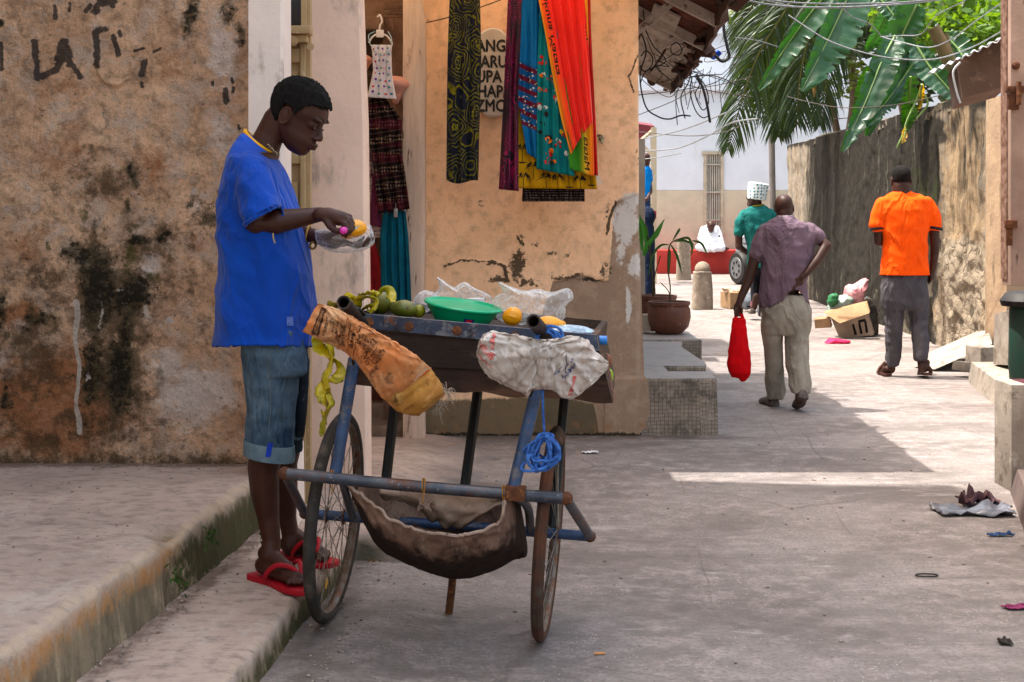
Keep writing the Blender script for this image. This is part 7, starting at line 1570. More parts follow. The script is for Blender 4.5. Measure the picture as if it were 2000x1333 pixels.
obj('end_pilaster', MB().add([P(1924, 700, 12.85), P(1966, 700, 12.5), P(1966, 190, 12.5), P(1926, 190, 12.85)]+[P(1924, 700, 12.85)+V((.5, .1, 0)), P(1966, 700, 12.5)+V((.5, .1, 0)), P(1966, 190, 12.5)+V((.5, .1, 0)), P(1926, 190, 12.85)+V((.5, .1, 0))], [(0, 1, 2, 3), (7, 6, 5, 4), (0, 4, 5, 1), (1, 5, 6, 2), (2, 6, 7, 3), (3, 7, 4, 0)]), mat('tan_plaster', (.40, .30, .21), (.32, .24, .17), 4, [((.15, .12, .08), 9, .52, .68, (1, 1, .2))], .85, (14, .5, .02)), label='tan plastered pilaster at the near end of the mossy wall', cat='pilaster', smooth=False)
# right edge: door post, awning, steps, blocks
DP = mat('pinkish_post', (.40, .29, .24), (.32, .23, .19), 5, [((.12, .075, .05), 24, .60, .68, (1, 1, .2))], .8, (30, .4, .006))
dp = thing('shop_post', 'pinkish shop door post with rusty hinge along the right edge', 'post', P(1985, 560, 6.6))
Yr = 6.6
obj('post', MB().b2(P(1974, -40, Yr), P(2060, 556, Yr+.12), bev=.006), DP, dp)
obj('post_edge', MB().b2(P(1966, -40, Yr+.04), P(1973, 545, Yr+.12)), mat('rust_edge', (.14, .07, .045), (.3, .2, .16), 26), dp)
m = MB(); m.b2(P(1966, 168, Yr-.03), P(2000, 182, Yr-.004), bev=.004); m.b2(P(1970, 182, Yr-.025), P(1988, 215, Yr-.004), bev=.004); m.cyl(P(1990, 205, Yr-.04), P(1990, 160, Yr-.04), .012, 10)
obj('hinge', m, RUST, dp); m = MB(); m.b2(P(1964, 430, Yr-.03), P(1984, 446, Yr-.004), bev=.004); m.b2(P(1966, 436, Yr-.02), P(1976, 480, Yr-.006), bev=.003); obj('bolt_lock', m, RUST, dp)
obj('knob', MB().ell(P(1984, 128, Yr-.015), (.02, .015, .02)), RUST, dp)
aw2 = thing('side_awning', 'corrugated tin sheet on a thick brown beam jutting out at the upper right', 'awning', P(1900, 150, 10.5))
ya = 10.5
obj('beam', MB().add([P(1868, 118, ya), P(1972, 66, ya), P(1972, 166, ya), P(1880, 192, ya)]+[p+V((.3, 1.2, 0)) for p in (P(1868, 118, ya), P(1972, 66, ya), P(1972, 166, ya), P(1880, 192, ya))], [(0, 1, 2, 3), (7, 6, 5, 4), (0, 4, 5, 1), (1, 5, 6, 2), (2, 6, 7, 3), (3, 7, 4, 0)]), mat('brown_beam', (.16, .10, .075), (.12, .075, .055), 5, [((.25, .17, .12), 10, .54, .68)], .9, (20, .5, .01)), aw2, smooth=False)
def corr(u, v):
    a = P(1812, 146, ya+.2).lerp(P(1980, 66, ya-.3), u); p = a+V((.45, 1.4, .165))*v; p.z += .010*math.sin(u*60); return p
obj('tin_sheet', MB().grid(corr, 120, 6), mat('pale_tin', (.42, .42, .44), (.34, .33, .34), 6, [((.25, .15, .1), 12, .58, .7)], .5, metallic=.3), aw2, solid=.008)
obj('cable_loop', MB().tube(catmull([P(1876, 122, ya-.1), P(1864, 135, ya-.1), P(1862, 150, ya-.1), P(1870, 185, ya-.1), P(1876, 202, ya-.1)], 6), .008, 6), mat('cable_white', (.5, .5, .5)), aw2)
KC = mat('pale_concrete', (.34, .30, .26), (.27, .235, .205), 5, [((.16, .13, .105), 8, .50, .66), ((.42, .38, .34), 14, .56, .7)], .85, (20, .5, .012))
def pr(name, pts, off, mt, label, cat, **kw): return obj(name, MB().prism(pts, off), mt, label=label, cat=cat, smooth=False, **kw)
kz = .10
obj('right_step', MB().add([(3.72, 11.6, 0), (3.35, 9.65, 0), (6, 9.5, 0), (6, 11.7, 0), (3.74, 11.58, .16), (3.39, 9.67, .16), (6, 9.5, .16), (6, 11.7, .16)], [(3, 2, 1, 0), (4, 5, 6, 7), (0, 1, 5, 4), (1, 2, 6, 5), (2, 3, 7, 6), (3, 0, 4, 7)]), KC, label='pale concrete step jutting into the lane on the right', cat='step', smooth=False)
obj('concrete_block', MB().add([P(1940, 712, 11.3), P(2010, 716, 10.6), P(2010, 600, 10.6), P(1942, 613, 11.3)]+[p+V((.35, .5, 0)) for p in (P(1940, 712, 11.3), P(2010, 716, 10.6), P(2010, 600, 10.6), P(1942, 613, 11.3))], [(0, 1, 2, 3), (7, 6, 5, 4), (0, 4, 5, 1), (1, 5, 6, 2), (2, 6, 7, 3), (3, 7, 4, 0)]), KC, label='upright grey concrete block on the right hand step', cat='block', smooth=False)
obj('concrete_slab', MB().add([P(1786, 716, 12.6), P(1826, 722, 12.3), P(1938, 672, 12.2), P(1932, 655, 12.6)]+[p+V((.15, .5, .03)) for p in (P(1800, 712, 12.9), P(1830, 716, 12.8), P(1942, 668, 12.6), P(1936, 652, 12.9))], [(0, 1, 2, 3), (7, 6, 5, 4), (0, 4, 5, 1), (1, 5, 6, 2), (2, 6, 7, 3), (3, 7, 4, 0)]), KC, label='broken concrete slab leaning against the foot of the mossy wall', cat='slab', smooth=False)
obj('stone_block', MB().box(P(1922, 698, 12.1), (.22, .25, .2), (0, 0, .2), bev=.015).jit(.01, 6), KC, label='squarish stone block between slab and upright block', cat='block')
obj('stone_block', MB().box(P(1882, 716, 11.9), (.12, .15, .08), (0, .1, .5), bev=.012).jit(.01, 6), KC, label='small loose stone at the corner of the concrete step', cat='block')
sw = thing('shop_wall', 'low pale wall end with maroon painted side at the right edge', 'wall', P(1985, 955, 7.1))
obj('wall_end', MB().b2((2.475, 7.05, 0), (2.56, 7.3, Z_(752, 7.05)), bev=.006), KC, sw)
obj('maroon_side', MB().b2((2.562, 7.04, Z_(905, 7.04)), (3.2, 7.3, Z_(752, 7.05))), mat('maroon_paint', (.10, .02, .03), (.075, .015, .022), 8, [((.2, .1, .1), 14, .6, .7)], .6), sw)
obj('ledge', MB().add([(2.47, 7.05, 0), (1.95, 5.2, 0), (1.90, 4.6, 0), (3.2, 4.6, 0), (3.2, 7.04, 0), (2.50, 7.04, .115), (1.99, 5.2, .115), (1.94, 4.6, .115), (3.2, 4.6, .115), (3.2, 7.04, .115)], [(4, 3, 2, 1, 0), (5, 6, 7, 8, 9), (0, 1, 6, 5), (1, 2, 7, 6), (2, 3, 8, 7), (3, 4, 9, 8), (4, 0, 5, 9)]), mat('dark_ledge', (.17, .13, .12), (.12, .09, .085), 5, rough=.8, bump=(20, .5, .01)), sw, smooth=False)
obj('shop_body', MB().b2((2.72, 6.9, 0), (6, 7.02, 4.2)).b2((2.85, 5.2, 0), (2.97, 6.88, 4.2)), PLAIN, sw)
gb = thing('green_drum', 'dark green metal drum with black lid at the right edge', 'drum', P(2008, 780, 7.8))
obj('drum', MB().lathe([(.10, 0), (.115, .2), (.11, .5), (.10, .52)], P(2012, 782, 7.8), 24), mat('drum_green', (.02, .06, .045), (.03, .05, .04), 10, rough=.5), gb)
obj('lid', MB().lathe([(.14, 0), (.15, .03), (.12, .07), (.08, .08)], P(2008, 598, 7.8), 24), BLK, gb)
obj('pink_board', MB().prism([P(1966, 768, 7.5), P(2010, 735, 7.5), P(2010, 752, 7.5), P(1980, 772, 7.5)], (.2, .12, 0)), mat('salmon_board', (.42, .12, .09)), label='salmon pink board resting on the low maroon wall', cat='board')
# rubbish heap by the mossy wall
hb = thing('crushed_carton', 'torn cardboard carton with black print on the rubbish heap by the mossy wall', 'box', P(1660, 662, 16))
yb = 15.6
obj('carton_side', MB().prism([P(1622, 620, yb), P(1690, 600, yb), P(1706, 655, yb), P(1640, 662, yb)], (.1, .3, .02)), mat('pale_carton', (.42, .35, .29), (.34, .28, .23), 8), hb, smooth=False)
obj('carton_flap', MB().prism([P(1610, 612, yb-.1), P(1692, 592, yb-.1), P(1698, 612, yb-.25), P(1640, 632, yb-.25)], (.02, .05, .02)), CB, hb, smooth=False); obj('carton_flap', MB().prism([P(1590, 625, yb-.1), P(1620, 622, yb-.1), P(1624, 640, yb-.1), P(1592, 642, yb-.1)], (.02, .05, .02)), CB, hb, smooth=False)
m = MB()
for a in (0, 1, 2): m.prism([P(1664+a*12, 634-a*3, yb-.003), P(1668+a*12, 633-a*3, yb-.003), P(1674+a*11, 654-a*2, yb-.003), P(1669+a*11, 655-a*2, yb-.003)], (0, .002, 0))
m.prism([P(1676, 626, yb-.003), P(1690, 623, yb-.003), P(1691, 628, yb-.003), P(1677, 631, yb-.003)], (0, .002, 0)); obj('black_print', m, PB, hb, smooth=False)
bag('rubbish_bag', [(1650, 590), (1655, 562), (1672, 556), (1690, 545), (1692, 560), (1682, 585), (1680, 600), (1660, 602)], yb+.15, .12, mat('pink_plastic_bag', (.45, .22, .24), (.5, .3, .3), 9, rough=.5), 'faded pink plastic bag on top of the rubbish heap', 'rubbish bag', 3, .03, 20)
bag('rubbish_bag', [(1618, 610), (1626, 590), (1650, 578), (1664, 580), (1660, 600), (1640, 612), (1624, 618)], yb+.1, .12, mat('grey_green_bag', (.22, .27, .24), (.3, .34, .31), 9, rough=.4), 'grey green plastic bag on the rubbish heap', 'rubbish bag', 8, .03, 20)
bag('rubbish_bag', [(1618, 590), (1622, 578), (1634, 576), (1634, 590), (1624, 598)], yb, .06, mat('bright_green_bag', (.04, .16, .07), rough=.4), 'scrap of bright green plastic at the left of the rubbish heap', 'rubbish bag', 9, .02, 14)
bag('rubbish_bag', [(1612, 670), (1622, 662), (1640, 664), (1658, 666), (1654, 671), (1630, 673)], 14.9, .08, mat('hot_pink_rag', (.65, .03, .12), rough=.7), 'hot pink rag lying before the rubbish heap', 'rag', 12, .015, 16)
bag('rubbish_bag', [(1680, 600), (1690, 585), (1704, 592), (1712, 640), (1706, 662), (1694, 640)], yb+.3, .12, mat('dark_rubbish', (.04, .035, .03), (.09, .08, .07), 9, rough=.7), 'dark rubbish bag against the foot of the mossy wall', 'rubbish bag', 15, .03, 20)

# ---------------------------------------------------------------- litter on the paving
def scrap(name, cx, cy, w_, h_, mt, label, cat, seed=0, z0=0, amp=.01):
    c = G(cx, cy, z0)
    def f(u, v): return c+V(((u-.5)*w_+.2*w_*mn.noise(V((u*2, v*2, seed))), (v-.5)*h_+.2*h_*mn.noise(V((u*2, v*2, seed+5))), .005+amp*abs(mn.noise(V((u*4, v*4, seed+9)))*2+.25)))
    return obj(name, MB().grid(f, 14, 14), mt, label=label, cat=cat, sharp=60, solid=.002)
scrap('plastic_scrap', 1900, 1002, .34, .20, mat('grey_film', (.17, .17, .19), (.10, .10, .115), 30, rough=.3, spec=.5), 'crumpled grey plastic sheet lying in the shade on the right', 'plastic sheet', 1, 0, .03)
scrap('dark_rag', 1908, 984, .16, .16, mat('purple_rag', (.06, .03, .045), (.1, .05, .05), 20), 'dark purple rag on the crumpled plastic sheet', 'rag', 2, .012, .05)
scrap('paper_scrap', 1452, 1, .1, .1, CB, 'x', 'y') if False else None
scrap('plastic_scrap', 1152, 886, .09, .05, mat('white_scrap', (.7, .7, .7)), 'white paper scrap on the paving right of the cart wheel', 'paper', 4, 0, .008)
scrap('dry_leaf', 735, 1113, .085, .05, mat('dry_leaf_brown', (.12, .075, .04), (.2, .13, .07), 30), 'curled dry brown leaf at the kerb behind the left wheel', 'leaf', 5, 0, .03)
scrap('plastic_scrap', 1955, 1048, .10, .03, mat('blue_scrap', (.04, .09, .2)), 'blue plastic strip on the shaded paving at right', 'plastic strip', 6, 0, .01)
scrap('pink_scrap', 1990, 1190, .10, .04, mat('pink_scrap', (.28, .06, .14)), 'pink plastic scrap at the right edge of the paving', 'plastic strip', 7, 0, .01)
scrap('dark_leaf', 1963, 1258, .04, .05, mat('dark_leaf', (.05, .04, .035)), 'small dark leaf at lower right of the paving', 'leaf', 8, 0, .01)
scrap('blue_bottle_top', 395, 1106, .016, .016, mat('blue_bit', (.02, .12, .35)), 'tiny blue bottle top on the pavement under the mossy step', 'bottle top', 9, .13, .008)
ob = G(1172, 1280); obj('cigarette_butt', MB().cyl(ob+V((-.018, 0, .005)), ob+V((.016, .004, .005)), .0042, 10), mat('butt_orange', (.55, .22, .07), (.6, .4, .25), 60), label='orange cigarette butt on the paving below the right wheel', cat='cigarette butt')
obj('hair_band', MB().tube([G(1810, 1127)+V((.042*math.cos(a), .022*math.sin(a), .006)) for a in [2*math.pi*i/24 for i in range(24)]], .003, 6, close=True), BLK, label='black elastic band on the shaded paving', cat='band')
rp = random.Random(11); m = MB()
for i in range(260):
    x, y = rp.uniform(-.55, 2.4), rp.uniform(3.6, 9)
    if rp.random() < .35: x = rp.gauss(-.55, .06); y = rp.uniform(4, 5.5)
    r_ = rp.uniform(.0015, .0045)*(1+y*.1); m.ell((x, y, float(gz(np.array(x), np.array(y)))+r_*.4), (r_*1.6, r_, r_*.6), (0, 0, rp.uniform(0, 3)), 6, 4)
for i in range(160):
    x, y = rp.uniform(-2.0, -1.15), rp.uniform(4.2, 5.98); y = y if rp.random() < .4 else 5.97-abs(rp.gauss(0, .06)); r_ = rp.uniform(.0015, .0045); m.ell((x, y, .335+r_*.4), (r_*1.8, r_, r_*.6), (0, 0, rp.uniform(0, 3)), 6, 4)
for i in range(160):
    y = rp.uniform(3.6, 5.6); x = float(edge_plat(np.array(y)))+abs(rp.gauss(.02, .05)); r_ = rp.uniform(.0015, .005); m.ell((x, y, .135+r_*.4), (r_*1.6, r_, r_*.6), (0, 0, rp.uniform(0, 3)), 6, 4)
obj('grit', m, mat('grit', (.13, .10, .08), (.4, .34, .3), 90), kind='stuff', smooth=False)
# weeds on the mossy step
WG = mat('weed_green', (.035, .075, .012), (.055, .11, .018), 20, rough=.6)
for nm, cx, cy, k in (('weed tuft low on the mossy step face', 335, 1130, 26), ('weed tuft high on the mossy step face', 400, 1050, 34), ('small weed at the foot of the mossy step near the heel', 497, 1045, 14)):
    m = MB(); D_ = 1.12*F/(cy-HY); c = V(((cx-1000)*D_/F+.01, D_, H-(cy-HY)*D_/F))
    for i in range(k):
        d = V((rp.gauss(.012, .012), rp.gauss(-.01, .02), rp.gauss(-.002, .02))); p = c+d; q = V((rp.uniform(-.01, .012), rp.uniform(-.012, .0), rp.uniform(-.006, .01)))
        n_ = V((rp.uniform(-.008, .008), 0, .008)); m.add([p, p+q+n_*.6, p+q*2, p+q-n_*.6], [(0, 1, 2, 3)])
    obj('weed', m, WG, label=nm, cat='weed', smooth=False, recalc=False)

nh = thing('hidden_shade_house', 'hidden plastered house left of the lane, added to cast shade beyond the tiled bench', 'house', V((-2, 14.5, 0)))  # added out of sight so its roof shades a band of the lane
obj('wall', MB().b2((-6, 14.1, 0), (.6, 17.5, 3.3)), PLAIN, nh); obj('roof', MB().b2((-6.2, 13.75, 3.31), (1.12, 15.6, 3.42)), mat('hidden_shade_tin', (.3, .16, .12)), nh)
# ---------------------------------------------------------------- leaves over the wall
def leafmat(name, a, b, trans, rough=.35, wave=0, tf=.35):
    s = NT(name); c = s.mix(s.rng(s.noise(5, 5), .35, .65), a, b); nr = None
    if wave: nr = s.bump(s.noise(70, 2, .5, 0, s.vec(s.pos, (.3, 1, 1), rot=(.3, .6, 0))), .3, .006)
    s.fin(c, rough, nr, 0, .5)
    t = s.n('ShaderNodeBsdfTranslucent'); t.inputs[0].default_value = col4(trans); mx = s.n('ShaderNodeMixShader'); mx.inputs[0].default_value = tf
    s.nt.links.new(s.b.outputs[0], mx.inputs[1]); s.nt.links.new(t.outputs[0], mx.inputs[2]); s.nt.links.new(mx.outputs[0], s.nt.nodes['Material Output'].inputs[0]); return s.m
BN = leafmat('banana_leaf', (.022, .070, .036), (.038, .095, .045), (.06, .20, .015), .38, 1, .22); BNY = leafmat('yellow_banana_leaf', (.45, .30, .02), (.35, .2, .02), (.7, .45, .02), .5, 1, .4); BND = leafmat('dark_banana_leaf', (.02, .065, .018), (.025, .08, .02), (.06, .16, .01), .4, 1, .25)
RIB = mat('banana_midrib', (.22, .30, .12), (.18, .25, .1), 8, rough=.5); DRY = leafmat('dry_leaf_sheath', (.22, .12, .05), (.30, .18, .08), (.4, .22, .08), .8, 0, .2)
def banana_leaf(par, pts, wl_, wr_, Y, mt=BN, seed=0, tears=5, dY=0, rib=True, twist=0):
    """wl_/wr_: half widths (px) of the two blades"""
    N = 80; base = [P(a, c, Y+dY*i/(len(pts)-1)) for i, (a, c) in enumerate(pts)]; C_ = catmull(base, N//(len(pts)-1)); N = len(C_)-1; s_ = Y/F; r_ = random.Random(seed)
    tl = [r_.uniform(.12, .94) for _ in range(tears*2)]; tr_ = [r_.uniform(.12, .94) for _ in range(tears*2+1)]
    def wid(u, T_): 
        w_ = math.sin(math.pi*min(.985, .06+.94*u)**.8)**.55
        for t in T_:
            d = (u-t)/.012
            if abs(d) < 1: w_ *= .30+.5*(t*7 % 1)+(.70-.5*(t*7 % 1))*abs(d)
        return w_*(1+.04*math.sin(u*60+seed))
    def f(u, v):
        i = min(N, int(round(u*N))); p = C_[i]; t = (C_[min(N, i+1)]-C_[max(0, i-1)]).normalized(); sd = t.cross(V((math.sin(twist), math.cos(twist), 0))).normalized(); nn = t.cross(sd)
        k = (v-.5)*2; w_ = (wl_ if k < 0 else wr_)*s_*wid(u, tl if k < 0 else tr_)
        droop = .35*abs(k)**1.4*w_
        return p+sd*k*w_+nn*(droop+.005*math.sin(u*75+k*2)*abs(k)+.02*mn.noise(V((u*14, k*3, seed)))*abs(k)+.03*mn.noise(V((u*5, k*1.5, seed))))
    lf = obj('leaf', MB().grid(f, N, 12), mt, par, sharp=180, recalc=False)
    if rib: obj('midrib', MB().tube([p+V((0, -.006, 0)) for p in C_], [.014, .011, .007, .003], 6), RIB, lf)
    return lf
bp = thing('banana_plant', 'banana plant with big drooping green leaves hanging over the mossy wall', 'banana plant', V((5.0, 15.5, 0)))
Yb = 15.0
for pts, a, c, Yq, mt, sd_, tr_ in (
    ([(1640, -40), (1580, 30), (1530, 100), (1481, 176)], 13, 34, 15.2, BN, 1, 2),
    ([(1672, -45), (1640, 30), (1606, 100), (1565, 178)], 26, 50, 14.8, BN, 2, 2),
    ([(1748, 0), (1730, 35), (1712, 70), (1692, 100)], 24, 22, 16.0, BN, 3, 3),
    ([(1748, 70), (1722, 120), (1690, 200), (1644, 296)], 20, 34, 14.9, BN, 4, 5),
    ([(1790, 10), (1762, 70), (1735, 150), (1694, 266)], 34, 34, 15.4, BN, 5, 6),
    ([(1800, 95), (1766, 150), (1730, 200), (1680, 252)], 28, 24, 15.6, BN, 6, 4),
    ([(1778, 150), (1776, 190), (1772, 225), (1768, 260)], 20, 22, 15.1, BND, 7, 3),
    ([(1790, 90), (1815, 130), (1845, 165), (1876, 202)], 28, 22, 15.3, BN, 8, 4),
    ([(1720, 20), (1745, 10), (1775, 20), (1800, 60)], 30, 30, 16.2, BN, 9, 4),
    ([(1846, 70), (1870, 95), (1880, 110), (1895, 130)], 30, 30, 16.4, BND, 10, 4),
    ([(1700, 130), (1690, 170), (1680, 210), (1672, 240)], 20, 18, 16.0, BND, 11, 3),
    ([(1830, 130), (1850, 150), (1862, 170), (1868, 190)], 22, 20, 15.7, BND, 12, 3),
    ([(1800, 165), (1797, 190), (1794, 205), (1792, 218)], 4, 7, 15.0, BNY, 13, 1), ([(1768, 252), (1766, 262), (1764, 272), (1762, 280)], 7, 6, 15.0, BNY, 14, 1),
    ([(1612, 60), (1600, 110), (1592, 150), (1590, 190)], 7, 6, 15.5, DRY, 15, 2), ([(1700, -20), (1720, 0), (1745, 30), (1760, 60)], 18, 16, 15.8, BN, 16, 3)):
    banana_leaf(bp, pts, a, c, Yq, mt, sd_, tr_, dY=.35 if sd_ % 2 else -.3, twist=.35*math.sin(sd_*1.7))
m = MB()
for a, c, q in ((4.62, 5.3, 15.6), (4.9, 5.5, 16.2)): m.tube([V((5.2, q, 0)), V((5.1, q, 2.4)), V((a, q, 3.4))], [.13, .11, .07], 12)
obj('stem', m, mat('banana_stem', (.12, .11, .05), (.2, .13, .07), 8, bump=(20, .5, .02)), bp)
m = MB(); 
for pts in ([(1800, 170), (1786, 205), (1772, 235), (1764, 262), (1752, 290)], [(1800, 175), (1812, 200), (1806, 214), (1790, 232)]): m.tube(catmull([P(a, c, 15.1) for a, c in pts], 5), .012, 6)
obj('withered_stalk', m, RIB, bp)
PALM = leafmat('coconut_leaflet', (.020, .045, .012), (.035, .060, .015), (.10, .15, .015), .45, 0, .22)
cp = thing('coconut_palm', 'coconut palm with long feathery fronds drooping at the top of the lane', 'palm tree', V((6.2, 21.5, 0)))
obj('trunk', MB().tube(catmull([V((6.2, 21.5, 0)), V((6.1, 21.4, 2)), V((5.6, 21, 4)), V((5.1, 20.6, 5.6))], 8), [.16, .13, .12, .14], 14), mat('palm_bark', (.2, .16, .12), (.14, .11, .08), 8, bump=(20, .5, .02)), cp)
def frond(pts, Y, nl, ll, seed, dy=.6, spread=1.0, side=(1, 1)):
    r_ = random.Random(seed); C_ = catmull([P(a, c, Y+dy*i/(len(pts)-1)) for i, (a, c) in enumerate(pts)], 14); N = len(C_)-1; m = MB()
    fr_ = obj('frond', MB().tube(C_, [.022, .018, .012, .005], 7), mat('frond_rib', (.12, .13, .04), (.16, .15, .05), 6), cp)
    for i in range(nl):
        u = .04+.95*(i+r_.uniform(-.3, .3))/nl; u = max(.02, min(.99, u)); k = u*N; a = int(min(k, N-1)); p = C_[a].lerp(C_[a+1], k-a); t = (C_[a+1]-C_[a]).normalized()
        for sg_ in (-1, 1):
            if r_.random() > side[0 if sg_ < 0 else 1]: continue
            l_ = ll*math.sin(math.pi*min(.97, u*.8+.18))**.8*r_.uniform(.8, 1.1)
            sd = t.cross(V((0, 1, 0))).normalized()*sg_; d = (sd*.62*spread+t*.62+V((0, r_.uniform(-.35, .35), 0))).normalized()
            q = [p]; n_ = 5
            for j in range(1, n_+1):
                d = (d+V((r_.uniform(-.05, .05), 0, -.22))).normalized(); q.append(q[-1]+d*l_/n_)
            w0 = .0140*r_.uniform(.8, 1.15); wv = V((r_.uniform(.5, 1), r_.uniform(-.7, .7), 0)).normalized(); vs = []
            for j, pp_ in enumerate(q):
                tt = (q[min(n_, j+1)]-q[max(0, j-1)]).normalized(); w_ = (wv-tt*wv.dot(tt)).normalized()*w0*(1 if j < n_-1 else (.6 if j < n_ else .05))*(.6 if j == 0 else 1); vs += [pp_-w_, pp_, pp_+w_]
                vs[-2] = vs[-2]+tt.cross(w_).normalized()*w0*.35
            m.add(vs, [(3*j+x, 3*j+x+1, 3*j+x+4, 3*j+x+3) for j in range(n_) for x in (0, 1)])
    return obj('leaflets', m, PALM, fr_, recalc=False, smooth=False)
frond([(1590, -60), (1535, 20), (1480, 110), (1445, 210), (1420, 300)], 20.0, 66, .85, 1, .5, 1.0)
frond([(1600, -60), (1560, 10), (1520, 70), (1490, 150), (1500, 240)], 20.8, 60, 1.0, 2, .6, 1.1)
frond([(1640, -60), (1600, 10), (1575, 90), (1560, 170), (1556, 250)], 19.6, 60, .95, 3, .6, .9)
frond([(1690, -50), (1650, 20), (1625, 90), (1610, 180), (1600, 250)], 20.4, 56, .8, 4, .4, .8)
frond([(1560, -80), (1500, -30), (1460, 30), (1440, 90)], 21.6, 60, .7, 5, .4, 1.0)
frond([(1640, -30), (1590, 60), (1530, 130), (1478, 200)], 21.2, 54, 1.1, 6, .4, 1.0)
frond([(1660, -60), (1610, 20), (1560, 110), (1530, 200), (1520, 270)], 20.3, 62, .9, 11, .5, .8)
frond([(1600, -70), (1540, -10), (1490, 60), (1455, 150)], 20.6, 60, .95, 12, .5, 1.0)
# leafy trees
def tree(name, label, base, boxes, n, size, m_, seed, limbs):
    t = thing(name, label, 'tree', base); r_ = random.Random(seed); m = MB()
    for i in range(n):
        cx, cy, rx, ry, Yq, dY = boxes[r_.randrange(len(boxes))]
        a = r_.uniform(0, 2*math.pi); q = r_.random()**.5; x, y = cx+rx*q*math.cos(a), cy+ry*q*math.sin(a); p = P(x, y, Yq+r_.uniform(-dY, dY))
        if mn.noise(p*1.6+V((seed, 0, 0))) < -.08: continue
        u = V((r_.gauss(0, 1), r_.gauss(0, 1), r_.gauss(0, .5))).normalized(); w_ = u.cross(V((r_.gauss(0, 1), r_.gauss(0, 1), r_.gauss(0, 1)))).normalized(); s_ = size*r_.uniform(.6, 1.3)
        m.add([p, p+u*s_*.5+w_*s_*.32, p+u*s_*1.1, p+u*s_*.5-w_*s_*.32], [(0, 1, 2, 3)])
    obj('crown', m, m_, t, smooth=False, recalc=False)
    m = MB()
    for pts in limbs: C_ = catmull(pts, 6); m.tube(C_, [.14, .09, .05, .025], 9)
    obj('trunk', m, mat('tree_bark', (.15, .11, .08), (.1, .075, .055), 9, bump=(20, .6, .02)), t); return t
LF1 = leafmat('bright_leaf', (.05, .10, .014), (.08, .15, .018), (.26, .40, .025), .45, 0, .32); LF2 = leafmat('olive_leaf', (.05, .085, .02), (.07, .11, .02), (.25, .30, .04), .5, 0, .35); LF3 = leafmat('deep_leaf', (.015, .035, .010), (.03, .05, .012), (.08, .12, .015), .5, 0, .25)
tree('leafy_tree', 'bright green leafy tree beyond the mossy wall at the upper right', V((7.5, 21, 0)), [(1900, 20, 80, 60, 21, 1.5), (1830, -20, 100, 70, 22, 1.5), (1760, 20, 60, 50, 22, 1.5), (1930, 80, 50, 50, 20.5, 1.2), (1850, 60, 70, 40, 22, 1.2)], 4200, .16, LF1, 3, [[V((7.5, 21, 0)), V((7.3, 21.2, 2)), V((6.9, 21.4, 4)), V((6.3, 21.8, 5.2))], [V((7.3, 21.1, 2)), V((7.4, 21.0, 3.4)), V((7.2, 20.8, 4.5)), V((7, 20.5, 5))]])
tree('dark_tree', 'darker dense tree filling the gaps behind the banana leaves', V((8.5, 26, 0)), [(1900, 60, 120, 90, 26, 2), (1780, 60, 90, 100, 25, 2), (1700, 20, 80, 70, 25, 1.5), (1960, 10, 70, 70, 26, 2), (1800, 130, 80, 60, 24.5, 1.5), (1900, 130, 60, 40, 24.5, 1), (1640, 40, 80, 80, 25, 1.5), (1600, 0, 70, 60, 26, 1.5)], 7600, .2, LF3, 5, [[V((8.5, 26, 0)), V((8.3, 26, 2)), V((7.6, 25.6, 4)), V((7, 25, 5.4))], [V((8.3, 26, 2)), V((8.6, 25.9, 3.6)), V((8.4, 26, 4.6)), V((8.5, 26, 5.6))]])
tree('olive_tree', 'sparse olive green tree behind the palm near the tiled roof', V((6.4, 28, 0)), [(1470, 20, 50, 50, 28, 1), (1520, 40, 50, 50, 27.5, 1), (1640, 120, 50, 70, 26, 1), (1600, 60, 50, 60, 26, 1), (1470, 60, 26, 30, 28, 1)], 2600, .15, LF2, 9, [[V((6.4, 27, 0)), V((6.3, 27, 2)), V((5.9, 27, 4)), V((5.3, 27.5, 5.3))], [V((6.3, 27, 2)), V((6.4, 26.6, 3.4)), V((6.2, 26.3, 4.4)), V((6.0, 26, 5))]])

# ---------------------------------------------------------------- overhead wires
CG = mat('cable_grey', (.27, .27, .28), (.17, .17, .18), 20, rough=.5); CK = mat('cable_black', (.03, .028, .03), rough=.6); CN = mat('cable_brown', (.10, .08, .07), (.06, .05, .045), 20, rough=.7)
def wire(pts, Y0, Y1, r_, mt, label):
    n_ = len(pts)-1; return obj('overhead_wire', MB().tube(catmull([P(a, c, Y0+(Y1-Y0)*i/n_) for i, (a, c) in enumerate(pts)], 9), r_*.78, 6), mt, label=label, cat='wire', group='overhead cables slung across the lane')
wire([(1425, -8), (1500, 9), (1600, 15), (1740, 10), (1880, -6)], 10, 11, .009, CG, 'thick pale cable, lowest of the three near the top edge')
wire([(1440, -14), (1530, 4), (1660, 8), (1800, 2), (1990, -22)], 10, 10.6, .008, CG, 'thick pale cable, topmost of the three near the top edge')
wire([(1470, -4), (1560, 14), (1640, 16), (1700, 12), (1780, -6)], 11, 12, .006, CG, 'pale cable, middle one of the three near the top edge')
wire([(1540, 30), (1615, 78), (1690, 104), (1760, 116), (1830, 115), (1900, 92), (1966, 56)], 12, 11, .007, CG, 'grey cable sagging across the banana leaves to the tin awning')
wire([(1720, 72), (1765, 84), (1815, 93), (1860, 76), (1905, 42), (1962, 2)], 13, 11, .007, CG, 'grey cable curving up to the upper right corner over the leafy tree')
wire([(1722, 72), (1760, 70), (1800, 66), (1830, 30), (1880, 4), (1900, -10)], 13, 12, .006, CG, 'pale cable rising steeply above the banana crown')
wire([(1538, 189), (1590, 202), (1653, 211), (1750, 205), (1861, 181)], 14, 12, .005, CN, 'thin dark cable crossing in front of the long banana leaf tips')
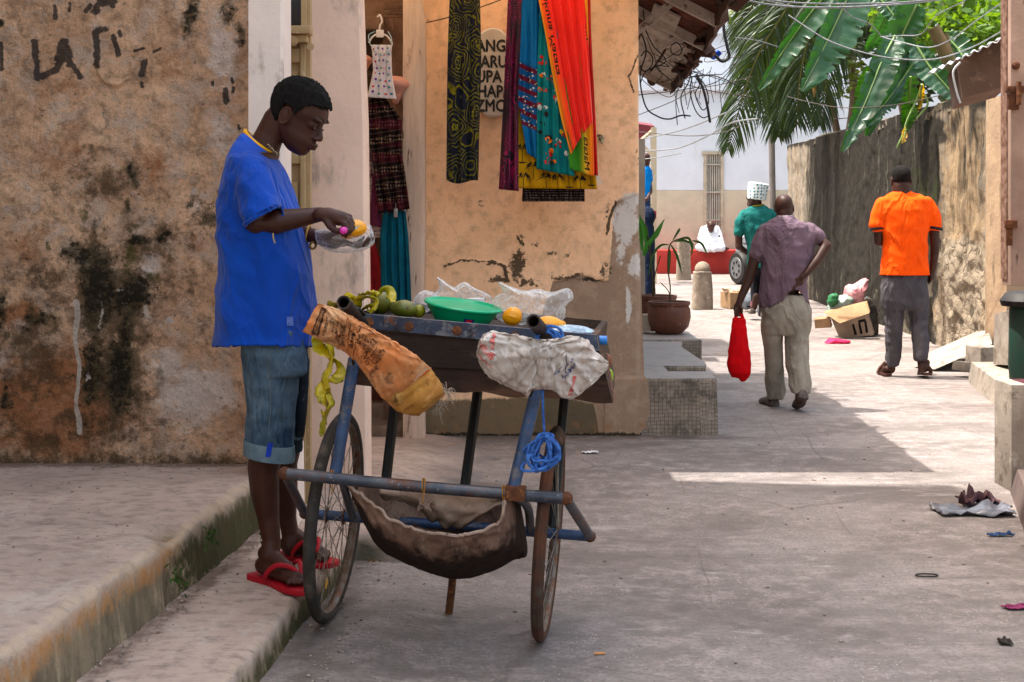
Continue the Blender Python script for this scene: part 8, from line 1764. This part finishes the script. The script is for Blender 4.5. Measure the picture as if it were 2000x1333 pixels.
wire([(1626, -8), (1660, 30), (1700, 48), (1722, 72)], 12, 13, .007, CG, 'short pale cable dropping from the top edge onto the banana leaves')
wire([(1247, 274), (1300, 262), (1345, 250), (1422, 219)], 20, 16, .012, CG, 'pale cable rising right over the maroon veranda roof')
wire([(1247, 296), (1310, 292), (1345, 283), (1390, 262), (1430, 240), (1480, 232)], 20, 16, .012, CG, 'pale cable, lower one over the maroon veranda roof')
wire([(1247, 258), (1345, 266), (1415, 258), (1470, 236)], 22, 18, .008, CN, 'thin brown cable between the two pale ones before the white house')
wire([(1247, 312), (1285, 308), (1330, 300)], 24, 22, .01, CG, 'short pale cable end on the veranda post')
wire([(1560, 235), (1640, 232), (1700, 225)], 22, 20, .008, CN, 'thin cable passing behind the palm fronds')
wire([(1247, 186), (1330, 176), (1400, 160), (1440, 120), (1480, 70)], 14, 13, .006, CK, 'black cable running from the eave up behind the palm')
wire([(1247, 225), (1310, 200), (1360, 175), (1410, 165), (1470, 150)], 16, 15, .006, CN, 'brown cable slanting up past the hanging coil')
wire([(1436, 74), (1480, 80), (1520, 92)], 13, 14, .006, CG, 'short pale cable stub by the first palm frond')
wt_ = thing('wire_tangle', 'tangle of loose black wires dangling from the broken eave', 'wires', P(1330, 240, 11))
rp = random.Random(21)
def dang(pts, Y, r_, mt=CK): obj('loose_wire', MB().tube(catmull([P(a, c, Y) for a, c in pts], 8), r_, 6), mt, wt_)
dang([(1251, 60), (1262, 100), (1250, 150), (1261, 208), (1285, 228), (1307, 233), (1330, 226), (1349, 227)], 10.4, .0055)
dang([(1256, 20), (1262, 60), (1276, 90), (1300, 120), (1262, 140), (1250, 165)], 9.6, .004)
dang([(1290, 60), (1330, 84), (1350, 120), (1345, 160), (1330, 190), (1338, 232)], 11.4, .005); dang([(1318, 110), (1325, 160), (1320, 200), (1323, 245)], 11.6, .0035)
dang([(1352, 150), (1348, 180), (1358, 215), (1372, 230), (1386, 226)], 11.8, .005); dang([(1360, 145), (1372, 170), (1380, 200), (1387, 240)], 11.8, .011); dang([(1356, 148), (1366, 165), (1358, 185), (1372, 215), (1384, 200), (1378, 170), (1364, 150)], 11.9, .005)
dang([(1340, 140), (1352, 150), (1376, 148), (1400, 150), (1440, 165)], 12, .005, CN); dang([(1300, 150), (1340, 165), (1400, 180), (1470, 190)], 12.5, .004, CN)
dang([(1413, 22), (1414, 60), (1420, 90), (1424, 112), (1410, 120), (1396, 108)], 10.8, .012); dang([(1310, 90), (1322, 84), (1332, 96), (1326, 108), (1312, 104), (1310, 92)], 10.4, .0045); dang([(1252, 110), (1262, 100), (1274, 112), (1272, 130), (1258, 140), (1250, 128)], 10.2, .0045)
for i in range(14):
    x, y = rp.uniform(1255, 1400), rp.uniform(60, 150); dang([(x, y), (x+rp.uniform(-30, 40), y+rp.uniform(10, 40)), (x+rp.uniform(-10, 70), y+rp.uniform(0, 50)), (x+rp.uniform(20, 110), y+rp.uniform(-30, 60))], rp.uniform(10.5, 12.5), rp.uniform(.0025, .004), rp.choice([CK, CN]))
for i in range(8):
    x, y = rp.uniform(1300, 1420), rp.uniform(120, 165); dang([(x, y), (x+rp.uniform(-6, 6), y+25), (x+rp.uniform(-10, 10), y+rp.uniform(40, 70))], rp.uniform(11, 12.5), .003)
obj('blue_rag', MB().ell(P(1394, 106, 11), (.05, .02, .03)).jit(.03, 30), mat('blue_rag_dye', (.02, .10, .45)), label='scrap of blue plastic caught in the wires under the eave', cat='rag')
